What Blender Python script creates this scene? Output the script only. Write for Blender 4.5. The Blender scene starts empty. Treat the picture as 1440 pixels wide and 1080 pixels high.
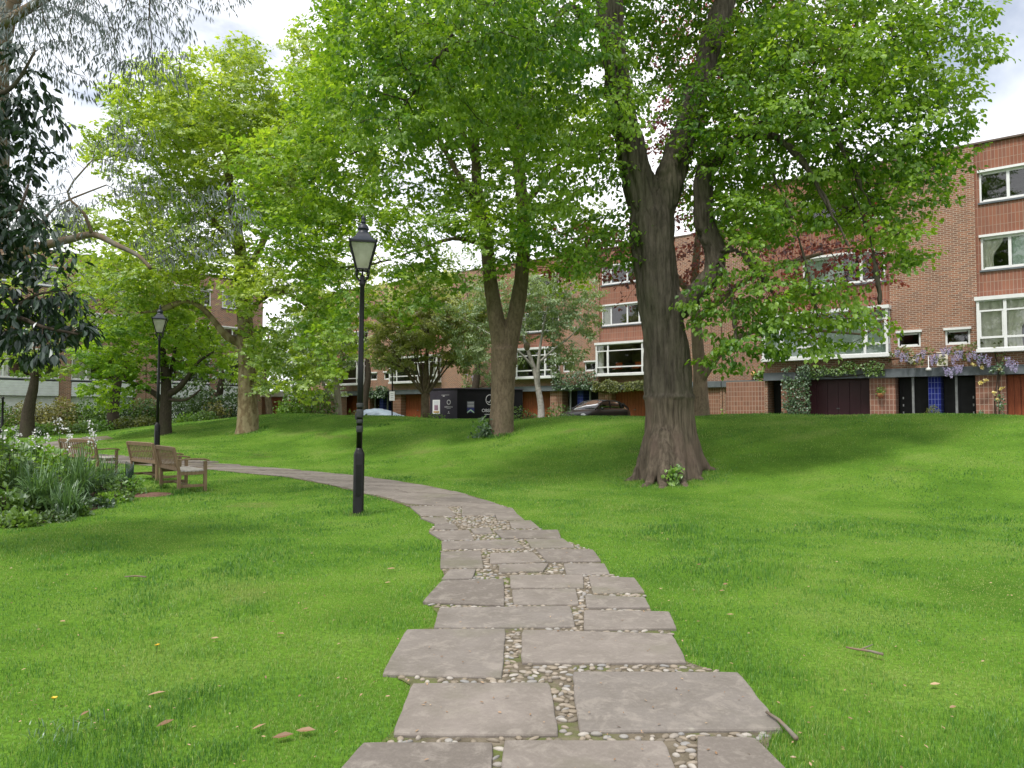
import bpy, bmesh, math, random
import numpy as np
from mathutils import Vector, Matrix, noise as mnoise

random.seed(7)
SC = bpy.context.scene
COL = SC.collection
R = math.radians

# ------------------------------------------------------------------ camera
F = 1000.0
PITCH = math.atan(40 / 1000.0)
EYE = 1.6
cp, sp = math.cos(PITCH), math.sin(PITCH)


def ray(px, py):
    a = (px - 720) / F
    b = (540 - py) / F
    return (a, cp - b * sp, sp + b * cp)


def P(px, py, Y):
    """point seen at photo position (px, py) that lies Y metres ahead"""
    r = ray(px, py)
    t = Y / r[1]
    return Vector((r[0] * t, Y, EYE + r[2] * t))


def smooth(a, b, x):
    t = np.clip((np.asarray(x, dtype=float) - a) / (b - a), 0, 1)
    return t * t * (3 - 2 * t)


NX, NY = 0.613, 0.79          # across the street (away)
DX, DY = -0.79, 0.613         # along the terrace (to the far left)
STREET = 0.8


def H(x, y):
    x = np.asarray(x, dtype=float)
    y = np.asarray(y, dtype=float)
    s = NX * x + NY * y
    u = DX * x + DY * y
    hh = 1.50 - 0.22 * np.exp(-((u - 19) / 5.0) ** 2) + 0.04 * np.exp(-((u - 8) / 5.0) ** 2)
    k = smooth(32, 45, u)
    hh = hh * (1 - k) + 0.8 * k
    up = smooth(12.5, 22.3, s)
    dn = smooth(22.9, 25.8, s)
    z = hh * up * (1 - dn) + STREET * dn
    z = z + 0.28 * smooth(18, 24, y) * smooth(-6, -11, x) * (1 - up)
    z = z + (1 - dn) * smooth(13, 18, s) * 0.03 * (np.sin(x * 0.9 + y * 0.5) + np.sin(y * 1.3 - x * 0.4))
    return z


def hz(x, y):
    return float(H(x, y))


def hit(px, py):
    """where the line of sight meets the ground"""
    r = ray(px, py)
    ys = np.arange(2.0, 140, 0.02)
    t = ys / r[1]
    d = (EYE + r[2] * t) - H(r[0] * t, ys)
    i = int(np.argmax(d < 0)) if (d < 0).any() else len(ys) - 1
    t = ys[i] / r[1]
    return Vector((r[0] * t, ys[i], hz(r[0] * t, ys[i])))


# ------------------------------------------------------------------ object helpers
def link(name, me, mat=None, parent=None):
    o = bpy.data.objects.new(name, me)
    COL.objects.link(o)
    if mat is not None:
        if isinstance(mat, (list, tuple)):
            for m in mat:
                me.materials.append(m)
        else:
            me.materials.append(mat)
    if parent is not None:
        o.parent = parent
    return o


def thing(name, label, cat, loc=(0, 0, 0), rz=0.0, group=None):
    o = bpy.data.objects.new(name, None)
    COL.objects.link(o)
    o.empty_display_size = 0.3
    o.location = loc
    o.rotation_euler = (0, 0, rz)
    return tag(o, label, cat, group)


def tag(o, label, cat, group=None):
    o['label'] = label
    o['category'] = cat
    if group:
        o['group'] = group
    return o


def struct(o, label=None):
    o['kind'] = 'structure'
    if label:
        o['label'] = label
        o['category'] = o.name.split('.')[0].replace('_', ' ')
    return o


def copy_tree(o, parent=None):
    c = o.copy()
    COL.objects.link(c)
    if parent is not None:
        c.parent = parent
    for ch in list(o.children):
        copy_tree(ch, c)
    return c


def np_mesh(name, V, Fq, attrs=None, smooth_shade=False):
    """V (n,3), Fq (m,k) -> mesh"""
    V = np.ascontiguousarray(V, dtype=np.float32)
    Fq = np.ascontiguousarray(Fq, dtype=np.int32)
    me = bpy.data.meshes.new(name)
    n, (m, k) = len(V), Fq.shape
    me.vertices.add(n)
    me.vertices.foreach_set('co', V.ravel())
    me.loops.add(m * k)
    me.loops.foreach_set('vertex_index', Fq.ravel())
    me.polygons.add(m)
    me.polygons.foreach_set('loop_start', np.arange(0, m * k, k, dtype=np.int32))
    me.polygons.foreach_set('use_smooth', np.full(m, smooth_shade, dtype=bool))
    me.update(calc_edges=True)
    for an, av in (attrs or {}).items():
        a = me.attributes.new(an, 'FLOAT', 'POINT')
        a.data.foreach_set('value', np.ascontiguousarray(av, dtype=np.float32))
    return me


class MB:
    """collects shapes, then becomes one mesh object"""

    def __init__(self):
        self.v, self.f, self.mi, self.sm = [], [], [], []
        self.cur = 0

    def add(self, vs, fs, sm=False):
        b = len(self.v)
        self.v += [tuple(q) for q in vs]
        for f in fs:
            self.f.append([i + b for i in f])
            self.mi.append(self.cur)
            self.sm.append(sm)

    def box(self, x0, x1, y0, y1, z0, z1):
        vs = [(x0, y0, z0), (x1, y0, z0), (x1, y1, z0), (x0, y1, z0), (x0, y0, z1), (x1, y0, z1), (x1, y1, z1), (x0, y1, z1)]
        self.add(vs, [(0, 3, 2, 1), (4, 5, 6, 7), (0, 1, 5, 4), (1, 2, 6, 5), (2, 3, 7, 6), (3, 0, 4, 7)])

    def bar(self, a, b, w, d, up=(0, 0, 1)):
        """rectangular bar from a to b, w across, d along 'up'"""
        a, b = Vector(a), Vector(b)
        t = (b - a).normalized()
        u = Vector(up)
        s = t.cross(u)
        if s.length < 1e-5:
            s = t.cross(Vector((0, 1, 0)))
        s.normalize()
        u = s.cross(t).normalized()
        vs = []
        for q in (a, b):
            for i, j in ((-1, -1), (1, -1), (1, 1), (-1, 1)):
                vs.append(q + s * (w / 2 * i) + u * (d / 2 * j))
        self.add(vs, [(0, 1, 2, 3), (7, 6, 5, 4), (0, 4, 5, 1), (1, 5, 6, 2), (2, 6, 7, 3), (3, 7, 4, 0)])

    def tube(self, pts, rad, n=8, cap=True, sm=True):
        pts = [Vector(p) for p in pts]
        if not isinstance(rad, (list, tuple)):
            rad = [rad] * len(pts)
        u = None
        rings = []
        for i, p in enumerate(pts):
            t = (pts[min(i + 1, len(pts) - 1)] - pts[max(i - 1, 0)])
            t = t.normalized() if t.length > 1e-9 else Vector((0, 0, 1))
            if u is None:
                u = t.orthogonal().normalized()
            u = (u - t * u.dot(t))
            u = u.normalized() if u.length > 1e-6 else t.orthogonal().normalized()
            w = t.cross(u)
            rings.append([p + (u * math.cos(2 * math.pi * k / n) + w * math.sin(2 * math.pi * k / n)) * rad[i] for k in range(n)])
        vs = [q for r_ in rings for q in r_]
        fs = []
        for i in range(len(pts) - 1):
            for k in range(n):
                k2 = (k + 1) % n
                fs.append((i * n + k, i * n + k2, (i + 1) * n + k2, (i + 1) * n + k))
        if cap:
            fs.append(tuple(range(n - 1, -1, -1)))
            fs.append(tuple((len(pts) - 1) * n + k for k in range(n)))
        self.add(vs, fs, sm)

    def lathe(self, prof, n=16, cx=0, cy=0, sm=True, rot=0.0):
        vs, fs = [], []
        for r_, z in prof:
            for k in range(n):
                a = 2 * math.pi * k / n + rot
                vs.append((cx + r_ * math.cos(a), cy + r_ * math.sin(a), z))
        for i in range(len(prof) - 1):
            for k in range(n):
                k2 = (k + 1) % n
                fs.append((i * n + k, i * n + k2, (i + 1) * n + k2, (i + 1) * n + k))
        fs.append(tuple(range(n - 1, -1, -1)))
        fs.append(tuple((len(prof) - 1) * n + k for k in range(n)))
        self.add(vs, fs, sm)

    def ball(self, c, r_, rz_=None, n=8):
        rz_ = rz_ or r_
        prof = []
        m = max(4, n // 2)
        vs, fs = [], []
        for i in range(m + 1):
            th = math.pi * i / m
            for k in range(n):
                a = 2 * math.pi * k / n
                vs.append((c[0] + r_ * math.sin(th) * math.cos(a), c[1] + r_ * math.sin(th) * math.sin(a), c[2] - rz_ * math.cos(th)))
        for i in range(m):
            for k in range(n):
                k2 = (k + 1) % n
                fs.append((i * n + k, i * n + k2, (i + 1) * n + k2, (i + 1) * n + k))
        self.add(vs, fs, True)

    def build(self, name, mat, parent=None, bevel=0.0):
        me = bpy.data.meshes.new(name)
        me.from_pydata(self.v, [], self.f)
        me.polygons.foreach_set('material_index', self.mi)
        me.polygons.foreach_set('use_smooth', self.sm)
        me.update()
        o = link(name, me, mat, parent)
        if bevel:
            b = o.modifiers.new('edge', 'BEVEL')
            b.width = bevel
            b.segments = 2
            b.limit_method = 'ANGLE'
        return o


# ------------------------------------------------------------------ materials
class NT:
    def __init__(self, name):
        self.m = bpy.data.materials.new(name)
        self.m.use_nodes = True
        self.t = self.m.node_tree
        self.t.nodes.clear()
        self.out = self.n('ShaderNodeOutputMaterial')

    def n(self, typ, **kw):
        nd = self.t.nodes.new(typ)
        for k, v in kw.items():
            setattr(nd, k, v)
        return nd

    def l(self, a, b):
        self.t.links.new(a, b)

    def coords(self, scale=(1, 1, 1), src='Object', rot=(0, 0, 0)):
        tc = self.n('ShaderNodeTexCoord')
        mp = self.n('ShaderNodeMapping')
        mp.inputs['Scale'].default_value = scale
        mp.inputs['Rotation'].default_value = rot
        self.l(tc.outputs[src], mp.inputs['Vector'])
        return mp.outputs['Vector']

    def noise(self, vec, scale, detail=4, rough=0.6, dist=0.0):
        nd = self.n('ShaderNodeTexNoise')
        nd.inputs['Scale'].default_value = scale
        nd.inputs['Detail'].default_value = detail
        nd.inputs['Roughness'].default_value = rough
        nd.inputs['Distortion'].default_value = dist
        if vec is not None:
            self.l(vec, nd.inputs['Vector'])
        return nd.outputs['Fac']

    def ramp(self, fac, stops):
        nd = self.n('ShaderNodeValToRGB')
        el = nd.color_ramp.elements
        while len(el) < len(stops):
            el.new(0.5)
        for e, (p, c) in zip(el, stops):
            e.position = p
            e.color = (c[0], c[1], c[2], 1)
        self.l(fac, nd.inputs['Fac'])
        return nd.outputs['Color']

    def mix(self, fac, a, b, mode='MIX'):
        nd = self.n('ShaderNodeMix', data_type='RGBA', blend_type=mode)
        for s, v in ((nd.inputs[0], fac), (nd.inputs[6], a), (nd.inputs[7], b)):
            if isinstance(v, (int, float)):
                s.default_value = v
            elif isinstance(v, tuple):
                s.default_value = (v[0], v[1], v[2], 1)
            else:
                self.l(v, s)
        return nd.outputs[2]

    def math(self, op, a, b=0.0):
        nd = self.n('ShaderNodeMath', operation=op)
        for s, v in ((nd.inputs[0], a), (nd.inputs[1], b)):
            if isinstance(v, (int, float)):
                s.default_value = v
            else:
                self.l(v, s)
        return nd.outputs[0]

    def bump(self, h, strength=0.5, dist=0.02):
        nd = self.n('ShaderNodeBump')
        nd.inputs['Strength'].default_value = strength
        nd.inputs['Distance'].default_value = dist
        self.l(h, nd.inputs['Height'])
        return nd.outputs['Normal']

    def pbr(self, col, rough=0.7, spec=0.3, metal=0.0, normal=None, **kw):
        nd = self.n('ShaderNodeBsdfPrincipled')
        if isinstance(col, tuple):
            nd.inputs['Base Color'].default_value = (col[0], col[1], col[2], 1)
        else:
            self.l(col, nd.inputs['Base Color'])
        if isinstance(rough, (int, float)):
            nd.inputs['Roughness'].default_value = rough
        else:
            self.l(rough, nd.inputs['Roughness'])
        nd.inputs['Specular IOR Level'].default_value = spec
        nd.inputs['Metallic'].default_value = metal
        if normal is not None:
            self.l(normal, nd.inputs['Normal'])
        for k, v in kw.items():
            nd.inputs[k].default_value = v
        self.l(nd.outputs['BSDF'], self.out.inputs['Surface'])
        return self.m


def plain(name, col, rough=0.6, spec=0.3, metal=0.0, var=0.25, scale=6.0, bump=0.1, bd=0.01):
    t = NT(name)
    v = t.coords()
    f = t.noise(v, scale, 5)
    lo = tuple(c * (1 - var) for c in col)
    hi = tuple(min(1, c * (1 + var)) for c in col)
    c = t.ramp(f, [(0.3, lo), (0.7, hi)])
    nb = t.bump(t.noise(v, scale * 8, 3), bump, bd) if bump else None
    return t.pbr(c, rough, spec, metal, nb)


def leafmat(name, c1, c2, trans=0.45, gloss=0.06, rough=0.45, tcol=None, mid=None):
    t = NT(name)
    at = t.n('ShaderNodeAttribute', attribute_name='tint')
    c = t.ramp(at.outputs['Fac'], [(0.0, c1), (0.5, mid), (1.0, c2)] if mid else [(0.0, c1), (1.0, c2)])
    df = t.n('ShaderNodeBsdfDiffuse')
    t.l(c, df.inputs['Color'])
    tr = t.n('ShaderNodeBsdfTranslucent')
    tc = t.mix(1.0, c, tcol or (1.2, 1.18, 0.6), 'MULTIPLY')
    t.l(tc, tr.inputs['Color'])
    m1 = t.n('ShaderNodeMixShader')
    m1.inputs[0].default_value = trans
    t.l(df.outputs[0], m1.inputs[1])
    t.l(tr.outputs[0], m1.inputs[2])
    gl = t.n('ShaderNodeBsdfGlossy')
    gl.inputs['Roughness'].default_value = rough
    gl.inputs['Color'].default_value = (0.9, 0.95, 1.0, 1)
    m2 = t.n('ShaderNodeMixShader')
    m2.inputs[0].default_value = gloss
    t.l(m1.outputs[0], m2.inputs[1])
    t.l(gl.outputs[0], m2.inputs[2])
    t.l(m2.outputs[0], t.out.inputs['Surface'])
    return t.m


def barkmat(name, dark, light, zs=0.12, scale=14, strength=0.9, dist=0.03, patch=None, low=None):
    t = NT(name)
    v = t.coords((1, 1, zs))
    f = t.noise(v, scale, 6, 0.65, 0.4)
    f = t.math('ADD', t.math('MULTIPLY', f, 0.72), t.math('MULTIPLY', t.noise(t.coords((1, 1, min(1, zs * 4))), scale * 1.3, 4, 0.7), 0.28))
    f2 = t.noise(t.coords((1, 1, 0.5)), 2.2, 4)
    c = t.ramp(f, [(0.32, dark), (0.62, light)])
    if patch:
        pf = t.ramp(t.noise(t.coords((1, 1, 0.6)), 5.0, 3, 0.5), [(0.45, (0, 0, 0)), (0.55, (1, 1, 1))])
        c = t.mix(pf, c, patch)
    c = t.mix(t.math('MULTIPLY', f2, 0.35), c, tuple(q * 0.55 for q in light))
    g = t.ramp(t.noise(t.coords((1, 1, 0.4)), 1.3, 3), [(0.5, (0, 0, 0)), (0.75, (0.35, 0.35, 0.35))])
    c = t.mix(g, c, (0.06, 0.075, 0.03))
    if low:                                                # smoother, paler bark below the graft line
        geo = t.n('ShaderNodeTexCoord')
        sx = t.n('ShaderNodeSeparateXYZ')
        t.l(geo.outputs['Object'], sx.inputs[0])
        k = t.n('ShaderNodeMapRange')
        k.inputs['From Min'].default_value = low[0] + 0.04
        k.inputs['From Max'].default_value = low[0] - 0.04
        t.l(sx.outputs['Z'], k.inputs['Value'])
        c2 = t.ramp(t.noise(t.coords((1, 1, 0.10)), 16, 6, 0.6), [(0.3, low[1]), (0.7, low[2])])
        c2 = t.mix(t.ramp(t.noise(t.coords((1, 1, 0.6)), 1.6, 2), [(0.45, (0, 0, 0)), (0.65, (0.8, 0.8, 0.8))]), c2, low[3])
        c = t.mix(k.outputs[0], c, c2)
    return t.pbr(c, 0.9, 0.15, 0, t.bump(f, strength, dist))


def brickmat(name, c1, c2, mortar, bw, rh, ms, offset=0.5, freq=2, dirt=1.0):
    t = NT(name)
    tc = t.n('ShaderNodeTexCoord')
    sx = t.n('ShaderNodeSeparateXYZ')
    t.l(tc.outputs['Object'], sx.inputs[0])
    cx = t.n('ShaderNodeCombineXYZ')
    t.l(t.math('ADD', sx.outputs['X'], sx.outputs['Y']), cx.inputs['X'])
    t.l(sx.outputs['Z'], cx.inputs['Y'])
    b = t.n('ShaderNodeTexBrick')
    b.offset = offset
    b.offset_frequency = freq
    t.l(cx.outputs[0], b.inputs['Vector'])
    b.inputs['Color1'].default_value = (*c1, 1)
    b.inputs['Color2'].default_value = (*c2, 1)
    b.inputs['Mortar'].default_value = (*mortar, 1)
    b.inputs['Scale'].default_value = 1.0
    b.inputs['Mortar Size'].default_value = ms
    b.inputs['Mortar Smooth'].default_value = 0.2
    b.inputs['Bias'].default_value = -0.1
    b.inputs['Brick Width'].default_value = bw
    b.inputs['Row Height'].default_value = rh
    n1 = t.noise(t.coords(), 0.7, 5)
    c = t.mix(t.math('MULTIPLY', n1, 0.5 * dirt), b.outputs['Color'], (0.17, 0.085, 0.055))
    n2 = t.noise(t.coords((1, 1, 0.25)), 2.5, 4)
    c = t.mix(t.math('MULTIPLY', n2, 0.25 * dirt), c, (0.33, 0.24, 0.19))
    n3 = t.ramp(t.noise(t.coords((1.6, 1.6, 0.12)), 1.7, 5, 0.6), [(0.55, (0, 0, 0)), (0.8, (0.45, 0.45, 0.45))])
    c = t.mix(t.math('MULTIPLY', n3, dirt), c, (0.085, 0.055, 0.042))
    nd = t.bump(b.outputs['Fac'], 0.6, -0.006)
    return t.pbr(c, 0.85, 0.2, 0, nd)


M = {}
M['brick'] = brickmat('red_brick', (0.305, 0.125, 0.068), (0.12, 0.057, 0.041), (0.46, 0.40, 0.33), 0.225, 0.078, 0.0115)
M['soldier'] = brickmat('upright_brick', (0.27, 0.092, 0.055), (0.18, 0.062, 0.044), (0.33, 0.235, 0.185), 0.118, 0.36, 0.011, 0.0)
M['tile'] = brickmat('pier_tile', (0.27, 0.115, 0.075), (0.16, 0.07, 0.05), (0.40, 0.30, 0.24), 0.14, 0.22, 0.014, 0.0)
M['bluetile'] = brickmat('blue_tile', (0.008, 0.014, 0.15), (0.006, 0.011, 0.09), (0.10, 0.13, 0.30), 0.11, 0.22, 0.010, 0.0, 2, 0.0)
M['white'] = plain('white_paint', (0.66, 0.67, 0.68), 0.4, 0.4, 0, 0.06, 3, 0.03)
M['boards'] = plain('white_boards', (0.66, 0.68, 0.72), 0.5, 0.3, 0, 0.08, 3, 0.03)
M['fascia'] = plain('grey_fascia', (0.11, 0.125, 0.14), 0.5, 0.3, 0, 0.2, 2, 0.03)
M['coping'] = plain('dark_coping', (0.13, 0.10, 0.085), 0.8, 0.2)
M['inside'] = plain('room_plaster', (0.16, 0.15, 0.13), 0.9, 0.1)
M['dark'] = plain('dark_door', (0.014, 0.014, 0.016), 0.5, 0.3, 0, 0.3, 3, 0.02)
M['maroon'] = plain('maroon_door', (0.045, 0.010, 0.016), 0.4, 0.4, 0, 0.2, 1, 0.02)
M['steel'] = plain('grey_post', (0.16, 0.17, 0.17), 0.5, 0.4)
M['curtain'] = plain('curtain_cloth', (0.78, 0.74, 0.64), 0.9, 0.1, 0, 0.12, 8, 0.1)
M['sheer'] = plain('green_blind', (0.56, 0.68, 0.61), 0.9, 0.1, 0, 0.15, 8, 0.1)
M['orange'] = plain('orange_cloth', (0.5, 0.10, 0.03), 0.8, 0.2)


def woodmat(name, c1, c2, plank=0.0):
    t = NT(name)
    v = t.coords((6, 6, 0.6))
    f = t.noise(v, 5, 5, 0.6, 0.6)
    c = t.ramp(f, [(0.3, c1), (0.7, c2)])
    if plank:
        w = t.n('ShaderNodeTexWave', bands_direction='X', wave_profile='SAW')
        w.inputs['Scale'].default_value = plank
        t.l(t.coords(), w.inputs['Vector'])
        c = t.mix(t.ramp(w.outputs['Fac'], [(0.9, (0, 0, 0)), (0.95, (1, 1, 1))]), c, tuple(q * 0.3 for q in c1))
    return t.pbr(c, 0.6, 0.3, 0, t.bump(f, 0.3, 0.005))


M['cedar'] = woodmat('cedar_door', (0.19, 0.045, 0.018), (0.32, 0.09, 0.035), 1.6)
M['teak'] = woodmat('weathered_teak', (0.13, 0.085, 0.048), (0.23, 0.16, 0.095))
M['teakgrey'] = woodmat('silvered_teak', (0.27, 0.25, 0.22), (0.38, 0.36, 0.33))


def glassmat(name, tint, refl):
    t = NT(name)
    tr = t.n('ShaderNodeBsdfTransparent')
    tr.inputs['Color'].default_value = (*tint, 1)
    gl = t.n('ShaderNodeBsdfGlossy')
    gl.inputs['Roughness'].default_value = 0.02
    lw = t.n('ShaderNodeLayerWeight')
    lw.inputs['Blend'].default_value = refl
    mx = t.n('ShaderNodeMixShader')
    t.l(t.math('ADD', t.math('MULTIPLY', lw.outputs['Fresnel'], 0.8), 0.10), mx.inputs[0])
    t.l(tr.outputs[0], mx.inputs[1])
    t.l(gl.outputs[0], mx.inputs[2])
    t.l(mx.outputs[0], t.out.inputs['Surface'])
    return t.m


M['glass'] = glassmat('window_glass', (0.86, 0.90, 0.88), 0.25)
M['carglass'] = glassmat('car_glass', (0.22, 0.25, 0.27), 0.12)
t = NT('milky_glass')
_d = t.n('ShaderNodeBsdfTranslucent'); _d.inputs['Color'].default_value = (0.72, 0.72, 0.62, 1)
_d2 = t.n('ShaderNodeBsdfDiffuse'); t.l(t.ramp(t.noise(t.coords((1, 1, .5)), 9, 4), [(.3, (.36, .36, .28)), (.7, (.68, .68, .60))]), _d2.inputs['Color'])
_t = t.n('ShaderNodeBsdfTransparent')
_m = t.n('ShaderNodeMixShader'); t.l(_d2.outputs[0], _m.inputs[1]); t.l(_d.outputs[0], _m.inputs[2]); _m.inputs[0].default_value = 0.45
_g = t.n('ShaderNodeBsdfGlossy'); _g.inputs['Roughness'].default_value = 0.15
_m2 = t.n('ShaderNodeMixShader'); _m2.inputs[0].default_value = 0.07; t.l(_m.outputs[0], _m2.inputs[1]); t.l(_g.outputs[0], _m2.inputs[2])
_m3 = t.n('ShaderNodeMixShader'); _m3.inputs[0].default_value = 0.25; t.l(_m2.outputs[0], _m3.inputs[1]); t.l(_t.outputs[0], _m3.inputs[2])
t.l(_m3.outputs[0], t.out.inputs['Surface'])
M['milky'] = t.m
M['iron'] = plain('black_iron', (0.0035, 0.0038, 0.0045), 0.42, 0.28, 0, 0.5, 5, 0.12, 0.004)
M['ironlead'] = plain('lead_grey_iron', (0.012, 0.016, 0.026), 0.45, 0.35, 0, 0.3, 8, 0.1, 0.004)
M['tape'] = plain('grey_tape', (0.03, 0.033, 0.034), 0.6, 0.3, 0, 0.5, 20, 0.2, 0.003)
M['greenwire'] = plain('green_wire', (0.006, 0.035, 0.024), 0.4, 0.5)

# leaves
M['lime'] = leafmat('lime_leaf', (0.070, 0.178, 0.014), (0.310, 0.465, 0.050), 0.56, 0.03)
M['syc'] = leafmat('sycamore_leaf', (0.120, 0.250, 0.018), (0.410, 0.570, 0.060), 0.56, 0.035)
M['plane'] = leafmat('plane_leaf', (0.170, 0.290, 0.022), (0.480, 0.590, 0.085), 0.57)
M['copper'] = leafmat('copper_leaf', (0.09, 0.024, 0.020), (0.27, 0.075, 0.055), 0.45, tcol=(1.4, 0.8, 0.8))
M['euc'] = leafmat('blue_grey_leaf', (0.065, 0.085, 0.078), (0.17, 0.20, 0.19), 0.3, 0.06, tcol=(1, 1, 1))
M['twiggy'] = leafmat('dry_grey_leaf', (0.075, 0.065, 0.055), (0.16, 0.14, 0.12), 0.2, 0.03, tcol=(1, 1, 1))
M['mag'] = leafmat('dark_glossy_leaf', (0.008, 0.020, 0.011), (0.024, 0.052, 0.024), 0.12, 0.06, 0.35)
M['birch'] = leafmat('birch_leaf', (0.14, 0.23, 0.08), (0.31, 0.40, 0.16), 0.5)
M['pale'] = leafmat('pale_leaf', (0.30, 0.37, 0.12), (0.56, 0.59, 0.27), 0.52)
M['bloss'] = leafmat('faded_blossom', (0.52, 0.45, 0.33), (0.74, 0.70, 0.58), 0.4, tcol=(1.1, 1, .9))
M['shrub'] = leafmat('shrub_leaf', (0.055, 0.125, 0.018), (0.18, 0.30, 0.045), 0.42)
M['shrubd'] = leafmat('dark_shrub_leaf', (0.026, 0.064, 0.018), (0.095, 0.165, 0.036), 0.35)
M['shrubb'] = leafmat('bright_shrub_leaf', (0.10, 0.23, 0.025), (0.25, 0.42, 0.05), 0.45)
M['shruby'] = leafmat('yellow_shrub_leaf', (0.08, 0.11, 0.012), (0.20, 0.22, 0.03), 0.4)
M['hedgeb'] = leafmat('bronze_hedge_leaf', (0.12, 0.14, 0.035), (0.30, 0.28, 0.09), 0.4)
M['ivy'] = leafmat('ivy_leaf', (0.025, 0.07, 0.02), (0.10, 0.19, 0.05), 0.3, 0.08)
M['strap'] = leafmat('strap_leaf', (0.045, 0.11, 0.035), (0.14, 0.25, 0.075), 0.35, 0.07)
M['petal'] = leafmat('white_petal', (0.62, 0.62, 0.62), (0.85, 0.84, 0.86), 0.3, tcol=(1, 1, 1))
M['wist'] = leafmat('lilac_petal', (0.34, 0.29, 0.50), (0.58, 0.53, 0.74), 0.35, tcol=(1, 1, 1))
M['rose'] = leafmat('yellow_petal', (0.75, 0.62, 0.16), (0.85, 0.78, 0.45), 0.3, tcol=(1, 1, 1))
M['yellow'] = leafmat('dandelion_petal', (0.75, 0.50, 0.02), (0.85, 0.62, 0.05), 0.3, tcol=(1, 1, 1))
M['grass'] = leafmat('grass_blade', (0.044, 0.140, 0.019), (0.310, 0.365, 0.105), 0.45, 0.03, tcol=(1.05, 1.12, 0.68), mid=(0.124, 0.272, 0.040))
M['dead'] = leafmat('brown_leaf', (0.16, 0.085, 0.04), (0.42, 0.29, 0.17), 0.15, 0.05, tcol=(1, 1, 1), mid=(0.30, 0.19, 0.11))

M['bark'] = barkmat('tree_bark', (0.08, 0.057, 0.040), (0.225, 0.17, 0.125), 0.35, 12, 0.7, 0.02)
M['planebark'] = barkmat('plane_bark', (0.085, 0.062, 0.035), (0.20, 0.15, 0.085), 0.5, 9, 0.5, 0.02, (0.26, 0.215, 0.13))
M['branch'] = barkmat('branch_bark', (0.024, 0.019, 0.014), (0.075, 0.060, 0.046), 0.4, 20, 0.5, 0.01)
M['palebark'] = barkmat('pale_bark', (0.20, 0.17, 0.13), (0.40, 0.36, 0.30), 0.5, 10, 0.4, 0.01)
M['birchbark'] = barkmat('birch_bark', (0.20, 0.185, 0.17), (0.46, 0.44, 0.41), 1.5, 5, 0.3, 0.01)
M['eucbark'] = barkmat('grey_peeling_bark', (0.09, 0.08, 0.065), (0.22, 0.20, 0.165), 0.5, 8, 0.4, 0.01, (0.18, 0.125, 0.085))
M['stem'] = plain('green_stem', (0.05, 0.09, 0.025), 0.7, 0.2)
# ------------------------------------------------------------------ world, sun, camera
SUN_EL, SUN_AZ = R(60), R(-142)          # azimuth measured from +Y towards +X: behind the camera, to the left
w = bpy.data.worlds.new('World')
SC.world = w
w.use_nodes = True
nt = w.node_tree
nt.nodes.clear()
wo = nt.nodes.new('ShaderNodeOutputWorld')
bg = nt.nodes.new('ShaderNodeBackground')
sky = nt.nodes.new('ShaderNodeTexSky')
sky.sky_type = 'NISHITA'
sky.sun_disc = False
sky.sun_elevation = SUN_EL
sky.sun_rotation = SUN_AZ
tcw = nt.nodes.new('ShaderNodeTexCoord')
mpw = nt.nodes.new('ShaderNodeMapping')
mpw.inputs['Scale'].default_value = (1, 1, 2.0)
mpw.inputs['Location'].default_value = (0.35, 0.1, 0.2)
nt.links.new(tcw.outputs['Generated'], mpw.inputs['Vector'])
nz = nt.nodes.new('ShaderNodeTexNoise')
nz.inputs['Scale'].default_value = 2.6
nz.inputs['Detail'].default_value = 7
nz.inputs['Roughness'].default_value = 0.55
nt.links.new(mpw.outputs[0], nz.inputs['Vector'])
cr = nt.nodes.new('ShaderNodeValToRGB')
cr.color_ramp.elements[0].position = 0.31
cr.color_ramp.elements[1].position = 0.43
cr.color_ramp.elements[0].color = (.38, .38, .38, 1)
nt.links.new(nz.outputs['Fac'], cr.inputs['Fac'])
mx = nt.nodes.new('ShaderNodeMix')
mx.data_type = 'RGBA'
fac = cr.outputs['Color']
for px_, py_, lo_, hi_ in ((1345, 95, .9935, .9995), (110, 70, .972, .999), (1430, 20, .995, .9995)):   # gaps of pale blue between the clouds
    d_ = Vector(ray(px_, py_)).normalized()
    dp = nt.nodes.new('ShaderNodeVectorMath')
    dp.operation = 'DOT_PRODUCT'
    nt.links.new(tcw.outputs['Generated'], dp.inputs[0])
    dp.inputs[1].default_value = d_
    mr = nt.nodes.new('ShaderNodeMapRange')
    mr.inputs['From Min'].default_value = lo_
    mr.inputs['From Max'].default_value = hi_
    mr.inputs['To Min'].default_value = 0.0
    mr.inputs['To Max'].default_value = 0.85
    mr.clamp = False
    nt.links.new(dp.outputs['Value'], mr.inputs['Value'])
    ml = nt.nodes.new('ShaderNodeMath')
    ml.operation = 'MULTIPLY'
    ml.use_clamp = True
    nt.links.new(mr.outputs[0], ml.inputs[0])
    nz2 = nt.nodes.new('ShaderNodeTexNoise')
    nz2.inputs['Scale'].default_value = 9
    nz2.inputs['Detail'].default_value = 6
    nt.links.new(tcw.outputs['Generated'], nz2.inputs['Vector'])
    nt.links.new(nz2.outputs['Fac'], ml.inputs[1])
    iv = nt.nodes.new('ShaderNodeMath')
    iv.operation = 'SUBTRACT'
    iv.use_clamp = True
    nt.links.new(fac, iv.inputs[0])
    nt.links.new(ml.outputs[0], iv.inputs[1])
    fac = iv.outputs[0]
nt.links.new(fac, mx.inputs[0])
nt.links.new(sky.outputs[0], mx.inputs[6])
mx.inputs[7].default_value = (11.5, 11.6, 11.9, 1)       # sunlit cloud
nt.links.new(mx.outputs[2], bg.inputs['Color'])
bg.inputs['Strength'].default_value = 0.10
nt.links.new(bg.outputs[0], wo.inputs['Surface'])

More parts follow.
